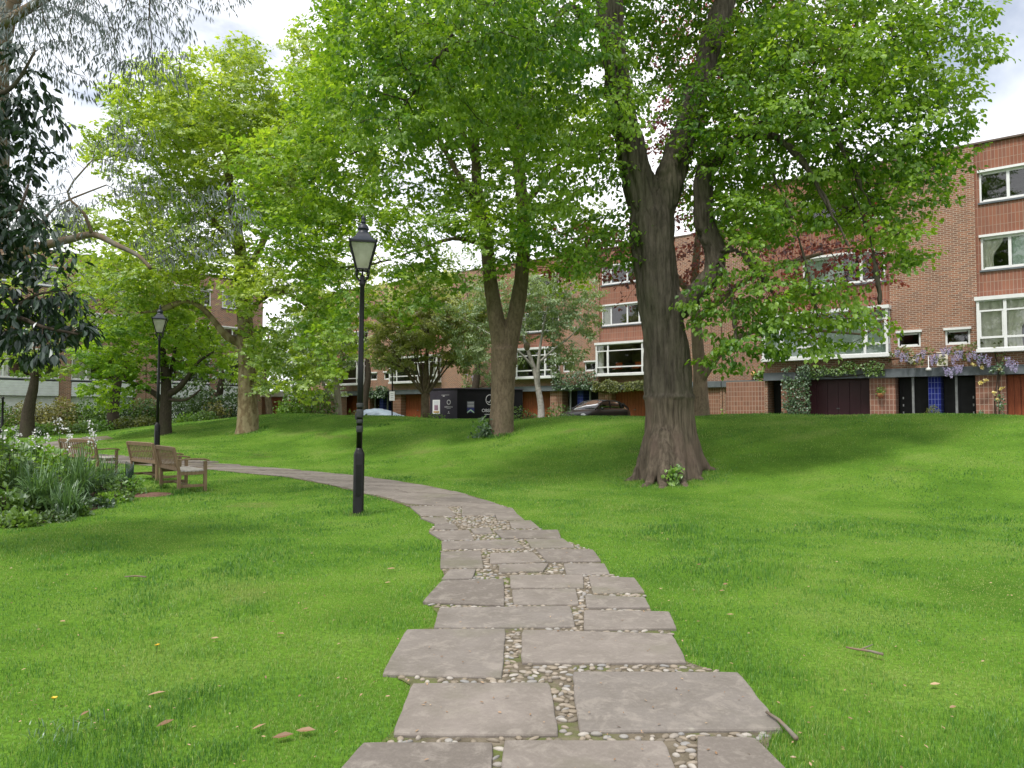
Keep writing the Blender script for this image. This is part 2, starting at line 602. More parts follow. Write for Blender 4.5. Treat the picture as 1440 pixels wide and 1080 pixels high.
sl = bpy.data.lights.new('sun', 'SUN')
sl.energy = 2.7
sl.angle = R(10)
sl.color = (1.0, 0.95, 0.87)
so = bpy.data.objects.new('sun', sl)
COL.objects.link(so)
sdir = Vector((math.sin(SUN_AZ) * math.cos(SUN_EL), math.cos(SUN_AZ) * math.cos(SUN_EL), math.sin(SUN_EL)))
so.rotation_euler = sdir.to_track_quat('Z', 'Y').to_euler()

cam = bpy.data.cameras.new('camera')
cam.sensor_width = 36
cam.lens = 25.0
cam.clip_end = 2000
cam.clip_start = 0.1
co = bpy.data.objects.new('camera', cam)
COL.objects.link(co)
co.location = (0, 0, EYE)
co.rotation_euler = (math.pi / 2 + PITCH, 0, 0)
SC.camera = co
SC.view_settings.view_transform = 'Standard'
SC.view_settings.look = 'None'
SC.view_settings.exposure = 0.50
SC.view_settings.gamma = 1.0
SC.render.engine = 'CYCLES'
SC.cycles.use_denoising = True
SC.cycles.max_bounces = 6
SC.cycles.transparent_max_bounces = 12
SC.cycles.diffuse_bounces = 3
SC.cycles.transmission_bounces = 4
SC.cycles.glossy_bounces = 2
SC.cycles.caustics_reflective = False
SC.cycles.caustics_refractive = False


# ------------------------------------------------------------------ numpy noise
def vnoise(x, y, sc, seed=0):
    """smooth value noise in 0..1"""
    x = np.asarray(x) * sc + seed * 17.3
    y = np.asarray(y) * sc + seed * 9.1
    xi, yi = np.floor(x), np.floor(y)
    fx, fy = x - xi, y - yi
    fx = fx * fx * (3 - 2 * fx)
    fy = fy * fy * (3 - 2 * fy)

    def hsh(a, b):
        q = np.sin(a * 127.1 + b * 311.7 + seed * 3.7) * 43758.5453
        return q - np.floor(q)
    return (hsh(xi, yi) * (1 - fx) * (1 - fy) + hsh(xi + 1, yi) * fx * (1 - fy) + hsh(xi, yi + 1) * (1 - fx) * fy + hsh(xi + 1, yi + 1) * fx * fy)


def inpoly(px_, py_, poly):
    px_, py_ = np.asarray(px_), np.asarray(py_)
    ins = np.zeros(px_.shape, dtype=bool)
    n = len(poly)
    for i in range(n):
        x0, y0 = poly[i][:2]
        x1, y1 = poly[(i + 1) % n][:2]
        c = ((y0 > py_) != (y1 > py_))
        if y0 != y1:
            ins ^= c & (px_ < (x1 - x0) * (py_ - y0) / (y1 - y0) + x0)
    return ins


# ------------------------------------------------------------------ ground
xs = np.unique(np.concatenate([np.arange(-60, 45, 0.5), np.linspace(-400, -60, 18), np.linspace(45, 400, 18)]))
ys = np.unique(np.concatenate([np.arange(-14, 75, 0.5), np.linspace(-200, -14, 10), np.linspace(75, 900, 22)]))
gx, gy = np.meshgrid(xs, ys)
gz = H(gx, gy)
V = np.stack([gx.ravel(), gy.ravel(), gz.ravel()], 1)
nx_, ny_ = len(xs), len(ys)
ii, jj = np.meshgrid(np.arange(nx_ - 1), np.arange(ny_ - 1))
a0 = (jj * nx_ + ii).ravel()
Fq = np.stack([a0, a0 + 1, a0 + nx_ + 1, a0 + nx_], 1)
t = NT('lawn_ground')
v = t.coords()
g = t.ramp(t.noise(v, 0.55, 6, 0.62), [(0.30, (0.052, 0.128, 0.012)), (0.52, (0.105, 0.212, 0.022)), (0.72, (0.165, 0.245, 0.050))])
g = t.mix(t.ramp(t.noise(v, 30, 4, 0.7), [(0.4, (0, 0, 0)), (0.75, (0.8, 0.8, 0.8))]), g, (0.035, 0.065, 0.010))
wear = t.ramp(t.noise(t.coords((1, 1, 1), rot=(0, 0, 0.6)), 0.42, 5, 0.6, 0.3), [(0.62, (0, 0, 0)), (0.75, (0.55, 0.55, 0.55))])
g = t.mix(wear, g, (0.14, 0.115, 0.055))
M['lawn'] = t.pbr(g, 0.95, 0.05, 0, t.bump(t.noise(v, 45, 3, 0.7), 0.8, 0.02))
lawn = struct(link('lawn', np_mesh('lawn', V, Fq, None, True), M['lawn']), 'wide green lawn with low grassy mounds towards the street')

# ------------------------------------------------------------------ path
L_px = [(380, 1200), (430, 1140), (495, 1080), (520, 1060), (556, 1040), (582, 968), (545, 953), (573, 890), (612, 887), (620, 860), (597, 852), (627, 820), (622, 802), (620, 778),
        (622, 763), (604, 750), (612, 738), (592, 728), (577, 714), (545, 703), (500, 692), (460, 682), (400, 671), (300, 661), (200, 655), (140, 651), (80, 643), (45, 633), (50, 625),
        (95, 616.5), (150, 613)]
R_px = [(1230, 1200), (1150, 1140), (1096, 1080), (1061, 1047), (1098, 1032), (1037, 952), (963, 938), (943, 898), (949, 888), (912, 859), (905, 836), (891, 816), (856, 810), (844, 792),
        (833, 776), (790, 760), (758, 744), (737, 733), (727, 724), (720, 716), (690, 706), (650, 694), (600, 683), (540, 674), (460, 665), (400, 660), (300, 651.5), (200, 645), (140, 641),
        (110, 634), (95, 629), (120, 621), (160, 617)]


def world_line(pxs, n):
    pts = np.array([tuple(hit(*q)) for q in pxs])
    d = np.concatenate([[0], np.cumsum(np.linalg.norm(np.diff(pts[:, :2], axis=0), axis=1))])
    s = np.linspace(0, d[-1], n)
    return pts, np.stack([np.interp(s, d, pts[:, k]) for k in range(2)], 1)


Lraw, Ls = world_line(L_px, 160)
Rraw, Rs = world_line(R_px, 160)
PATH_POLY = [tuple(q[:2]) for q in Lraw] + [tuple(q[:2]) for q in Rraw[::-1]]
cen = (Ls + Rs) / 2

bedV = []
for i in range(160):
    for k in range(5):
        q = Ls[i] * (1 - k / 4) + Rs[i] * (k / 4)
        bedV.append((q[0], q[1], hz(q[0], q[1]) + 0.008))
bedF = [(i * 5 + k, i * 5 + k + 1, (i + 1) * 5 + k + 1, (i + 1) * 5 + k) for i in range(159) for k in range(4)]
t = NT('path_bed')
v = t.coords()
c = t.ramp(t.noise(v, 9, 5, 0.7), [(0.3, (0.08, 0.068, 0.048)), (0.7, (0.165, 0.14, 0.105))])
c = t.mix(t.ramp(t.noise(v, 2.3, 4), [(0.5, (0, 0, 0)), (0.62, (0.75, 0.75, 0.75))]), c, (0.085, 0.12, 0.02))
M['bed'] = t.pbr(c, 0.95, 0.1, 0, t.bump(t.noise(v, 60, 3), 0.8, 0.01))
path = struct(link('path', np_mesh('path', np.array(bedV), np.array(bedF)), M['bed']), 'winding stone path of large grey flags set in pebbles')

t = NT('york_stone')
v = t.coords()
oi = t.n('ShaderNodeObjectInfo')
base = t.ramp(oi.outputs['Random'], [(0, (0.132, 0.115, 0.103)), (0.5, (0.200, 0.175, 0.157)), (1, (0.168, 0.151, 0.138))])
n1 = t.noise(v, 2.2, 6, 0.65)
c = t.mix(t.ramp(n1, [(0.32, (0, 0, 0)), (0.72, (0.75, 0.75, 0.75))]), base, (0.112, 0.098, 0.083))
c = t.mix(t.ramp(t.noise(v, 7, 7, 0.75, 0.5), [(0.5, (0, 0, 0)), (0.62, (0.6, 0.6, 0.6))]), c, (0.235, 0.210, 0.185))
c = t.mix(t.ramp(t.noise(v, 35, 4, 0.75), [(0.45, (0, 0, 0)), (0.8, (0.18, 0.18, 0.18))]), c, (0.38, 0.34, 0.30))
c = t.mix(t.ramp(t.noise(v, 0.9, 4), [(0.54, (0, 0, 0)), (0.72, (0.5, 0.5, 0.5))]), c, (0.105, 0.108, 0.058))
vo = t.n('ShaderNodeTexVoronoi')
vo.inputs['Scale'].default_value = 3.2
t.l(v, vo.inputs['Vector'])
c = t.mix(t.ramp(vo.outputs['Distance'], [(0.03, (0.5, 0.5, 0.5)), (0.07, (0, 0, 0))]), c, (0.30, 0.285, 0.245))
M['stone'] = t.pbr(c, 0.85, 0.25, 0, t.bump(t.noise(v, 14, 6, 0.7), 0.35, 0.012))

SLABS = [
    [(573, 890), (709, 889), (704, 958), (540, 953)], [(737, 892), (943, 898), (963, 938), (736, 937)],
    [(582, 968), (770, 967), (782, 1041), (556, 1040)], [(808, 951), (1037, 952), (1098, 1032), (817, 1035)],
    [(513, 1052), (690, 1052), (683, 1140), (440, 1140)], [(712, 1051), (931, 1050), (965, 1140), (706, 1140)],
    [(983, 1045), (1061, 1047), (1150, 1140), (985, 1140)], [(620, 859), (800, 857), (807, 886), (612, 887)],
    [(824, 863), (939, 865), (949, 888), (823, 890)], [(622, 821), (707, 818), (708, 855), (596, 850)],
    [(633, 805), (668, 804), (663, 817), (622, 818)], [(719, 813), (818, 812), (819, 829), (720, 830)],
    [(722, 833), (808, 832), (812, 853), (724, 853)], [(829, 814), (891, 816), (905, 836), (835, 837)],
    [(825, 842), (905, 845), (912, 859), (827, 859)], [(621, 779), (675, 777), (679, 801), (620, 801)],
    [(691, 781), (749, 780), (762, 793), (690, 795)], [(755, 775), (833, 776), (844, 792), (770, 793)],
    [(704, 798), (770, 796), (762, 806), (703, 808)], [(794, 796), (849, 796), (856, 810), (798, 811)],
    [(623, 764), (722, 761), (736, 773), (623, 775)], [(741, 761), (791, 760), (807, 772), (749, 773)],
    [(604, 750), (659, 748), (666, 761), (622, 761)], [(696, 749), (784, 748), (788, 759), (707, 759)],
    [(663, 746), (688, 744), (692, 752), (667, 753)], [(577, 714), (627, 713), (641, 727), (592, 727)],
    [(650, 713), (720, 716), (727, 725), (650, 727)], [(592, 730), (624, 730), (631, 738), (612, 738)],
    [(612, 740), (638, 739), (644, 746), (612, 747)], [(697, 725), (727, 725), (737, 733), (700, 733)],
    [(717, 735), (746, 734), (758, 744), (720, 744)],
    [(400, 1152), (640, 1152), (630, 1198), (388, 1198)], [(662, 1152), (1000, 1152), (1010, 1198), (655, 1198)], [(1022, 1152), (1158, 1152), (1220, 1198), (1032, 1198)],
]
quads = [[tuple(hit(*p))[:2] for p in q] for q in SLABS]
for k_, q_ in enumerate(quads):                      # close the joints a little
    c_ = np.mean(q_, axis=0)
    quads[k_] = [tuple(c_ + (np.array(p_) - c_) * (1 + .016 / max(.1, np.linalg.norm(np.array(p_) - c_)))) for p_ in q_]
rs = random.Random(5)
# the far rows, laid across the path course by course
i = int(np.argmax((cen[:, 1] > 11.9)))
while i < 156 and len(quads) < 98:
    step = rs.choice([3, 3, 4]) if i > 60 else 3
    j = min(i + step, 158)
    e0, e1 = rs.uniform(0.0, .06), rs.uniform(.94, 1.0)
    cuts = [e0, rs.uniform(.36, .62), e1] if rs.random() < .75 else [e0, e1]
    for k in range(len(cuts) - 1):
        a, b = cuts[k] + .012, cuts[k + 1] - .012
        ia, ib = i + .15, j - .15
        f = lambda arr, q: arr[int(q)] * (1 - q % 1) + arr[min(int(q) + 1, 159)] * (q % 1)
        mk = lambda q, s_: tuple(f(Ls, q) * (1 - s_) + f(Rs, q) * s_)
        quads.append([mk(ib, a), mk(ib, b), mk(ia, b), mk(ia, a)])
    i = j


def slab(q, parent, k):
    """a worn flagstone with softened, slightly broken edges"""
    rr = random.Random(k * 3 + 1)
    c = Vector((sum(p[0] for p in q) / 4, sum(p[1] for p in q) / 4, 0))
    base_z = hz(c.x, c.y)
    near = c.y < 9
    pts = []
    per = 9 if near else 3
    for e in range(4):
        a, b = Vector((*q[e], 0)), Vector((*q[(e + 1) % 4], 0))
        for s in range(per):
            f = s / per
            p = a.lerp(b, f)
            if s == 0:
                p = p.lerp(c, 0.012)
            elif near:
                p = p.lerp(c, rr.uniform(-.010, .006))
            pts.append(p)
    n = len(pts)
    vs, fs = [], []
    tz = base_z + 0.026 + rr.uniform(-.003, .004)
    tx, ty = rr.uniform(-.004, .004), rr.uniform(-.004, .004)
    for sc_, z in ((1.0, base_z - 0.03), (1.0, tz - 0.010), (0.988, tz - 0.002), (0.965, tz)):
        for p in pts:
            d = c.lerp(p, sc_)
            vs.append((d.x, d.y, z + (d.x - c.x) * tx + (d.y - c.y) * ty))
    for l_ in range(3):
        for m_ in range(n):
            m2 = (m_ + 1) % n
            fs.append((l_ * n + m_, l_ * n + m2, (l_ + 1) * n + m2, (l_ + 1) * n + m_))
    fs.append(tuple(3 * n + m_ for m_ in range(n)))
    me = bpy.data.meshes.new('paving_slab')
    me.from_pydata(vs, [], fs)
    bm = bmesh.new()
    bm.from_mesh(me)
    bmesh.ops.recalc_face_normals(bm, faces=bm.faces)
    bm.to_mesh(me)
    bm.free()
    return link('paving_slab', me, M['stone'], parent)


for k, q in enumerate(quads):
    slab(q, path, k)

# pebbles in the joints
rng = np.random.default_rng(3)
bmx = bmesh.new()
bmesh.ops.create_icosphere(bmx, subdivisions=2, radius=1)
icoV = np.array([tuple(v_.co) for v_ in bmx.verts])
icoF = np.array([[v_.index for v_ in f_.verts] for f_ in bmx.faces])
bmx.free()
px_, py_ = [], []
cand = 60000
cx_ = rng.uniform(-3, 3, cand)
cy_ = 2.6 + 9.6 * rng.random(cand) ** 1.0
ok = inpoly(cx_, cy_, PATH_POLY)
cx_, cy_ = cx_[ok], cy_[ok]
for q in quads:
    c = np.mean(q, axis=0)
    big = [tuple(c + (np.array(p) - c) * (1 + .018 / max(.1, np.linalg.norm(np.array(p) - c)))) for p in q]
    m = ~inpoly(cx_, cy_, big)
    cx_, cy_ = cx_[m], cy_[m]
grid = {}
keep = []
for i in range(len(cx_)):
    rad = 0.031 if cy_[i] < 7 else 0.038
    gxk, gyk = int(cx_[i] / .05), int(cy_[i] / .05)
    bad = False
    for a in (-1, 0, 1):
        for b in (-1, 0, 1):
            for j in grid.get((gxk + a, gyk + b), ()):
                if ((cx_[i] - cx_[j]) / 1.25) ** 2 + ((cy_[i] - cy_[j]) / .8) ** 2 < rad ** 2:
                    bad = True
    if not bad and rng.random() < .97:
        grid.setdefault((gxk, gyk), []).append(i)
        keep.append(i)
PV, PF, PT = [], [], []
for n_, i in enumerate(keep):
    a = rng.normal(0, .5)
    rx, ry, rz_ = rng.uniform(.013, .036), rng.uniform(.009, .020), rng.uniform(.007, .015)
    v_ = icoV * np.array([rx, ry, rz_]) * (1 + .10 * np.sin(icoV[:, [1, 2, 0]] * 3 + rng.uniform(0, 6, 3)))
    ca, sa = math.cos(a), math.sin(a)
    v_ = np.stack([v_[:, 0] * ca - v_[:, 1] * sa, v_[:, 0] * sa + v_[:, 1] * ca, v_[:, 2]], 1)
    v_ += np.array([cx_[i], cy_[i], hz(cx_[i], cy_[i]) + rng.uniform(.006, .014)])
    PF.append(icoF + len(PV) * len(icoV))
    PV.append(v_)
    PT.append(np.full(len(icoV), rng.random()))
t = NT('pebble')
at = t.n('ShaderNodeAttribute', attribute_name='tint')
c = t.ramp(at.outputs['Fac'], [(0, (0.09, 0.078, 0.06)), (0.3, (0.195, 0.16, 0.115)), (0.55, (0.26, 0.225, 0.185)), (0.8, (0.17, 0.178, 0.185)), (1, (0.37, 0.345, 0.31))])
c = t.mix(t.math('MULTIPLY', t.noise(t.coords(), 60, 3), 0.5), c, (0.25, 0.21, 0.17))
M['pebble'] = t.pbr(c, 0.6, 0.35)
o = link('gravel', np_mesh('gravel', np.concatenate(PV), np.concatenate(PF), {'tint': np.concatenate(PT)}, True), M['pebble'])
o['kind'] = 'stuff'
tag(o, 'pale rounded pebbles bedded in the joints of the stone path', 'gravel')

# ------------------------------------------------------------------ street in front of the terraces
def SU(s, u):
    return np.array([NX * s + DX * u, NY * s + DY * u])


def strip(name, s0, s1, z0, z1, u0, u1, mat, label):
    m = MB()
    c = [SU(s0, u0), SU(s1, u0), SU(s1, u1), SU(s0, u1)]
    vs = [(q[0], q[1], z0) for q in c] + [(q[0], q[1], z1) for q in c]
    m.add(vs, [(0, 1, 2, 3), (4, 7, 6, 5), (0, 4, 5, 1), (1, 5, 6, 2), (2, 6, 7, 3), (3, 7, 4, 0)])
    return struct(m.build(name, mat), label)


t = NT('asphalt')
v = t.coords()
M['asphalt'] = t.pbr(t.ramp(t.noise(v, 40, 4), [(0.3, (0.04, 0.04, 0.042)), (0.7, (0.07, 0.07, 0.07))]), 0.9, 0.2, 0, t.bump(t.noise(v, 120, 2), 0.4, 0.005))
M['paving'] = plain('concrete_paving', (0.30, 0.29, 0.27), 0.85, 0.2, 0, 0.15, 4, 0.15)
strip('road', 26.2, 30.4, STREET - .25, STREET + .004, -14, 60, M['asphalt'], 'asphalt road between the lawn and the terrace')
strip('pavement', 30.4, 32.25, STREET - .25, STREET + .12, -14, 9.0, M['paving'], 'pale pavement along the right hand terrace')

# ------------------------------------------------------------------ planting bed outline (left)
BED_PX = [(-60, 752), (0, 742), (60, 736), (110, 724), (150, 712), (178, 700), (190, 690), (186, 676), (150, 668), (90, 668), (20, 664), (-60, 668)]
BED = [tuple(hit(*q))[:2] for q in BED_PX]
bv = [(x, y, hz(x, y) + .006) for x, y in BED]
cx0, cy0 = np.mean([b[0] for b in bv]), np.mean([b[1] for b in bv])
M['soil'] = plain('dark_soil', (0.045, 0.032, 0.022), 0.95, 0.1, 0, 0.4, 12, 0.6, 0.03)
m = MB()
rings = 4
vs, fs = [], []
nb = len(bv)
for r_ in range(rings):
    f = 1 - r_ / rings * .9
    for x, y, z in bv:
        xx, yy = cx0 + (x - cx0) * f, cy0 + (y - cy0) * f
        vs.append((xx, yy, hz(xx, yy) + .006 + .05 * r_))
for r_ in range(rings - 1):
    for k in range(nb):
        k2 = (k + 1) % nb
        fs.append((r_ * nb + k, r_ * nb + k2, (r_ + 1) * nb + k2, (r_ + 1) * nb + k))
fs.append(tuple((rings - 1) * nb + k for k in range(nb)))
m.add(vs, fs, True)
struct(m.build('soil', M['soil']), 'dark soil of the planting bed beside the benches')
# worn earth beside the nearest bench
wp = hit(208, 696)
m = MB()
pr = [(0.55, -.02), (0.45, .012), (0.28, .03), (0.1, .035)]
m.lathe([(r_ * 1.0, z) for r_, z in pr], 18)
M['earth'] = plain('reddish_earth', (0.17, 0.10, 0.075), 0.95, 0.1, 0, 0.4, 14, 0.7, 0.03)
o = struct(m.build('earth_mound', M['earth']), 'bare reddish earth beside the bench legs')
o.location = wp
o.scale = (1.0, .8, 1)

# ------------------------------------------------------------------ grass
rng = np.random.default_rng(11)


def sample_grass(n, r0, r1, ang):
    # polar: even density over the angle, thinning with the distance
    rr = r0 * (r1 / r0) ** rng.random(n)
    aa = rng.uniform(-ang, ang, n)
    return rr * np.sin(aa), rr * np.cos(aa)


def grass(n, r0, r1, ang):
    x, y = sample_grass(n, r0, r1, ang)
    ex, ey = [x], [y]
    for fx_, fy_, ra, rb, cnt in FEET:                      # longer uncut grass against trunks, posts and bench legs
        a_ = rng.uniform(0, 2 * math.pi, cnt)
        r_ = ra + (rb - ra) * rng.random(cnt) ** 1.6
        ex.append(fx_ + r_ * np.cos(a_))
        ey.append(fy_ + r_ * np.sin(a_))
    nf = n
    x, y = np.concatenate(ex), np.concatenate(ey)
    n = len(x)
    foot = np.arange(n) >= nf
    edge = 0.03 + .03 * vnoise(x, y, 3, 4)
    out = ~inpoly(x, y, PATH_POLY)
    # blades that sprout from the joints
    jn = vnoise(x, y, 2.6, 9) > .72
    on = np.zeros(len(x), bool)
    for q in quads:
        on |= inpoly(x, y, q)
    sprout = (~out) & (~on) & jn & (rng.random(n) < .35)
    near = (~out) & (~on)
    rim = np.zeros(len(x), bool)
    for ox, oy in ((.09, 0), (-.09, 0), (.06, .07), (-.06, .07)):
        rim |= ~inpoly(x + ox, y + oy, PATH_POLY)
    sprout = sprout | (near & rim & (rng.random(n) < .85))
    k = (out | sprout) & ~inpoly(x, y, BED)
    s = NX * x + NY * y
    k &= (s < 26) & (np.hypot(x - wp.x, y - wp.y) > .42)
    for bx_, by_, br_ in BARE:
        k &= (np.hypot(x - bx_, y - by_) > br_) | (rng.random(n) < .5)
    x, y = x[k], y[k]
    foot = foot[k]
    sm = sprout[k]
    z = H(x, y)
    d = np.hypot(x, y)
    n = len(x)
    tuft = vnoise(x, y, 0.8, 1) * .45 + vnoise(x, y, 2.7, 2) * .35 + vnoise(x, y, 9, 3) * .2
    tuft = np.clip((tuft - .5) * 1.7 + .5, 0, 1)
    straw = np.clip((vnoise(x, y, 1.1, 12) * .6 + vnoise(x, y, 3.7, 13) * .4 - .58) * 4, 0, 1)
    thin = vnoise(x, y, 1.3, 6)
    ln = (0.014 + 0.036 * tuft ** 2.4 + 0.012 * rng.random(n)) * (1 - .45 * straw) * np.where(sm, .6, 1.0) * np.where(foot, rng.uniform(1.4, 3.0, n), 1.0)
    wd = np.maximum(0.0026, 0.00062 * d) * rng.uniform(.7, 1.3, n)
    a = rng.uniform(0, 2 * math.pi, n)
    lean = rng.uniform(.1, 1.0, n) * (0.35 + .5 * thin)
    side = np.stack([np.cos(a), np.sin(a), np.zeros(n)], 1)
    b = a + rng.normal(math.pi / 2, .6, n)
    fw = np.stack([np.cos(b), np.sin(b), np.zeros(n)], 1)
    up = np.array([0, 0, 1.0])
    base = np.stack([x, y, z - .004], 1)
    mid = base + up * (ln * .6)[:, None] + fw * (ln * lean * .35)[:, None]
    tip = base + up * (ln * (1.05 - .35 * lean))[:, None] + fw * (ln * lean)[:, None]
    w2 = (wd / 2)[:, None]
    V = np.stack([base - side * w2, base + side * w2, mid + side * w2 * .8, mid - side * w2 * .8, tip + side * w2 * .2, tip - side * w2 * .2], 1).reshape(-1, 3)
    b0 = np.arange(n) * 6
    Fq = np.concatenate([np.stack([b0, b0 + 1, b0 + 2, b0 + 3], 1), np.stack([b0 + 3, b0 + 2, b0 + 4, b0 + 5], 1)])
    big = vnoise(x, y, .35, 8) * .55 + vnoise(x, y, 1.6, 5) * .45
    clump = np.clip((vnoise(x, y, 2.1, 21) * .5 + vnoise(x, y * .6, 4.9, 22) * .5 - .5) * 3.2, -1, 1)
    tint = np.clip(.46 + .75 * (big - .5) - .38 * (tuft - .5) + .17 * clump + rng.normal(0, .23, n) + .20 * straw, 0, 1)
    tint = np.where(rng.random(n) < .03 + .22 * straw, 1.0, tint)
    return V, Fq, np.repeat(tint, 6)


BARE = [(*tuple(hit(8, 1040))[:2], .10), (*tuple(hit(1200, 1020))[:2], .10), (*tuple(hit(1160, 1000))[:2], .08), (*tuple(hit(500, 722))[:2], .14),
        (*tuple(hit(560, 735))[:2], .10), (*tuple(hit(1270, 985))[:2], .07), (*tuple(hit(400, 920))[:2], .10)]
FEET = []
for px_, py_, ra, rb, cnt in ((941, 668, .62, 1.5, 5200), (705, 609, .36, .85, 1500), (348, 607, .36, .9, 1300), (232, 611, .25, .6, 600), (503.5, 724, .08, .24, 700), (252, 694, .03, .16, 160), (287, 691, .03, .16, 160), (230, 687, .03, .14, 120), (221.5, 680, .03, .14, 120)):
    q_ = hit(px_, py_)
    FEET.append((q_.x, q_.y, ra, rb, cnt))
V, Fq, T = grass(800000, 1.5, 46, R(56))
g_ = link('grass', np_mesh('grass', V, Fq, {'tint': T}), M['grass'])
g_['kind'] = 'stuff'
tag(g_, 'short mown green grass covering the lawn and mounds', 'grass')
# ------------------------------------------------------------------ foliage
LEAF = {
    'ovate': (np.array([(0, 0, 0), (.40, .28, .09), (.30, .68, .06), (0, 1, -.10), (-.30, .68, .06), (-.40, .28, .09)]), [(0, 1, 2, 3), (0, 3, 4, 5)]),
    'long': (np.array([(0, 0, 0), (.11, .38, .03), (.02, 1, -.05), (-.11, .38, .03)]), [(0, 1, 2, 3)]),
    'big': (np.array([(0, 0, 0), (.20, .3, .07), (.21, .62, .05), (0, 1, -.12), (-.21, .62, .05), (-.20, .3, .07)]), [(0, 1, 2, 3), (0, 3, 4, 5)]),
    'palm': (np.array([(0, 0, 0), (.34, -.02, .05), (.30, .22, .04), (.62, .42, -.04), (.24, .50, .03), (0, 1.0, -.10), (-.24, .50, .03), (-.62, .42, -.04), (-.30, .22, .04), (-.34, -.02, .05)]),
             [(0, 1, 2, 4), (2, 3, 4, 4), (0, 4, 5, 6), (0, 6, 8, 9), (8, 6, 7, 7)]),
    'petal': (np.array([(0, 0, 0), (.5, .5, .1), (0, 1, 0), (-.5, .5, .1)]), [(0, 1, 2, 3)]),
}
LEAF['palm'] = (np.array([(0, 0, 0), (.55, .18, .05), (.28, .45, .02), (.05, 1.0, -.10), (-.05, 1.0, -.10), (-.28, .45, .02), (-.55, .18, .05)]),
                [(0, 1, 2, 5), (0, 2, 3, 4), (0, 4, 5, 6)])
LEAF['dry'] = (np.array([(0, 0, 0), (.17, .28, .05), (.20, .60, .07), (.04, 1, .02), (-.18, .62, .05), (-.15, .28, .02)]), [(0, 1, 2, 3), (0, 3, 4, 5)])
LEAF['palm'] = (np.array([(0, 0, 0), (.50, .05, .05), (.62, .46, -.05), (.22, .50, .03), (0, 1.02, -.10), (-.22, .50, .03), (-.62, .46, -.05), (-.50, .05, .05)]),
                [(0, 1, 2, 3), (0, 3, 4, 5), (0, 5, 6, 7)])


def unit(a):
    n = np.linalg.norm(a, axis=1, keepdims=True)
    return a / np.maximum(n, 1e-9)


def leaf_arrays(pos, dr, nr, size, kind, tint):
    T, Fc = LEAF[kind]
    dr = unit(dr)
    x = unit(np.cross(dr, nr))
    nn = np.cross(x, dr)
    k = len(T)
    V = (pos[:, None, :] + size[:, None, None] * (T[None, :, 0, None] * x[:, None, :] + T[None, :, 1, None] * dr[:, None, :] + T[None, :, 2, None] * nn[:, None, :])).reshape(-1, 3)
    n = len(pos)
    Fq = (np.array(Fc)[None] + (np.arange(n) * k)[:, None, None]).reshape(-1, 4)
    return V, Fq, np.repeat(tint, k)


class Leaves:
    def __init__(self):
        self.V, self.F, self.T, self.n = [], [], [], 0

    def add(self, pos, dr, nr, size, kind, tint):
        if len(pos) == 0:
            return
        V, Fq, T = leaf_arrays(np.asarray(pos, float), np.asarray(dr, float), np.asarray(nr, float), np.asarray(size, float), kind, np.asarray(tint, float))
        self.V.append(V)
        self.F.append(Fq + self.n)
        self.T.append(T)
        self.n += len(V)

    def build(self, name, mat, parent=None, origin=(0, 0, 0)):
        V = np.concatenate(self.V) - np.array(origin)
        return link(name, np_mesh(name, V, np.concatenate(self.F), {'tint': np.concatenate(self.T)}), mat, parent)


def noise3(p, sc, seed=0):
    """cheap smooth 3-D noise in 0..1 from three value-noise slices"""
    return (vnoise(p[:, 0] + p[:, 2] * .37, p[:, 1] - p[:, 2] * .61, sc, seed) + vnoise(p[:, 2] + p[:, 0] * .23, p[:, 1] + p[:, 0] * .4, sc, seed + 5) +
            vnoise(p[:, 2] - p[:, 1] * .31, p[:, 0] + p[:, 1] * .27, sc, seed + 9)) / 3


def blob_points(rng, blobs, n, gap, seed, shell=0.0):
    out = []
    vol = np.array([b[3] * b[4] * b[5] * (b[6] if len(b) > 6 else 1) for b in blobs])
    cnt = np.maximum(6, (vol / vol.sum() * n * 2.0).astype(int))
    for b, c in zip(blobs, cnt):
        ctr = np.array(P(b[0], b[1], b[2])) if b[0] is not None else np.array(b[1])
        d = unit(rng.normal(size=(c, 3)))
        r_ = (shell + (1 - shell) * rng.random(c)) ** (1 / 2.6)
        out.append(ctr + d * r_[:, None] * np.array([b[3], b[4], b[5]]))
    p = np.concatenate(out)
    k = noise3(p, gap[0], seed) > gap[1]
    p = p[k]
    return p[rng.permutation(len(p))[:n]]


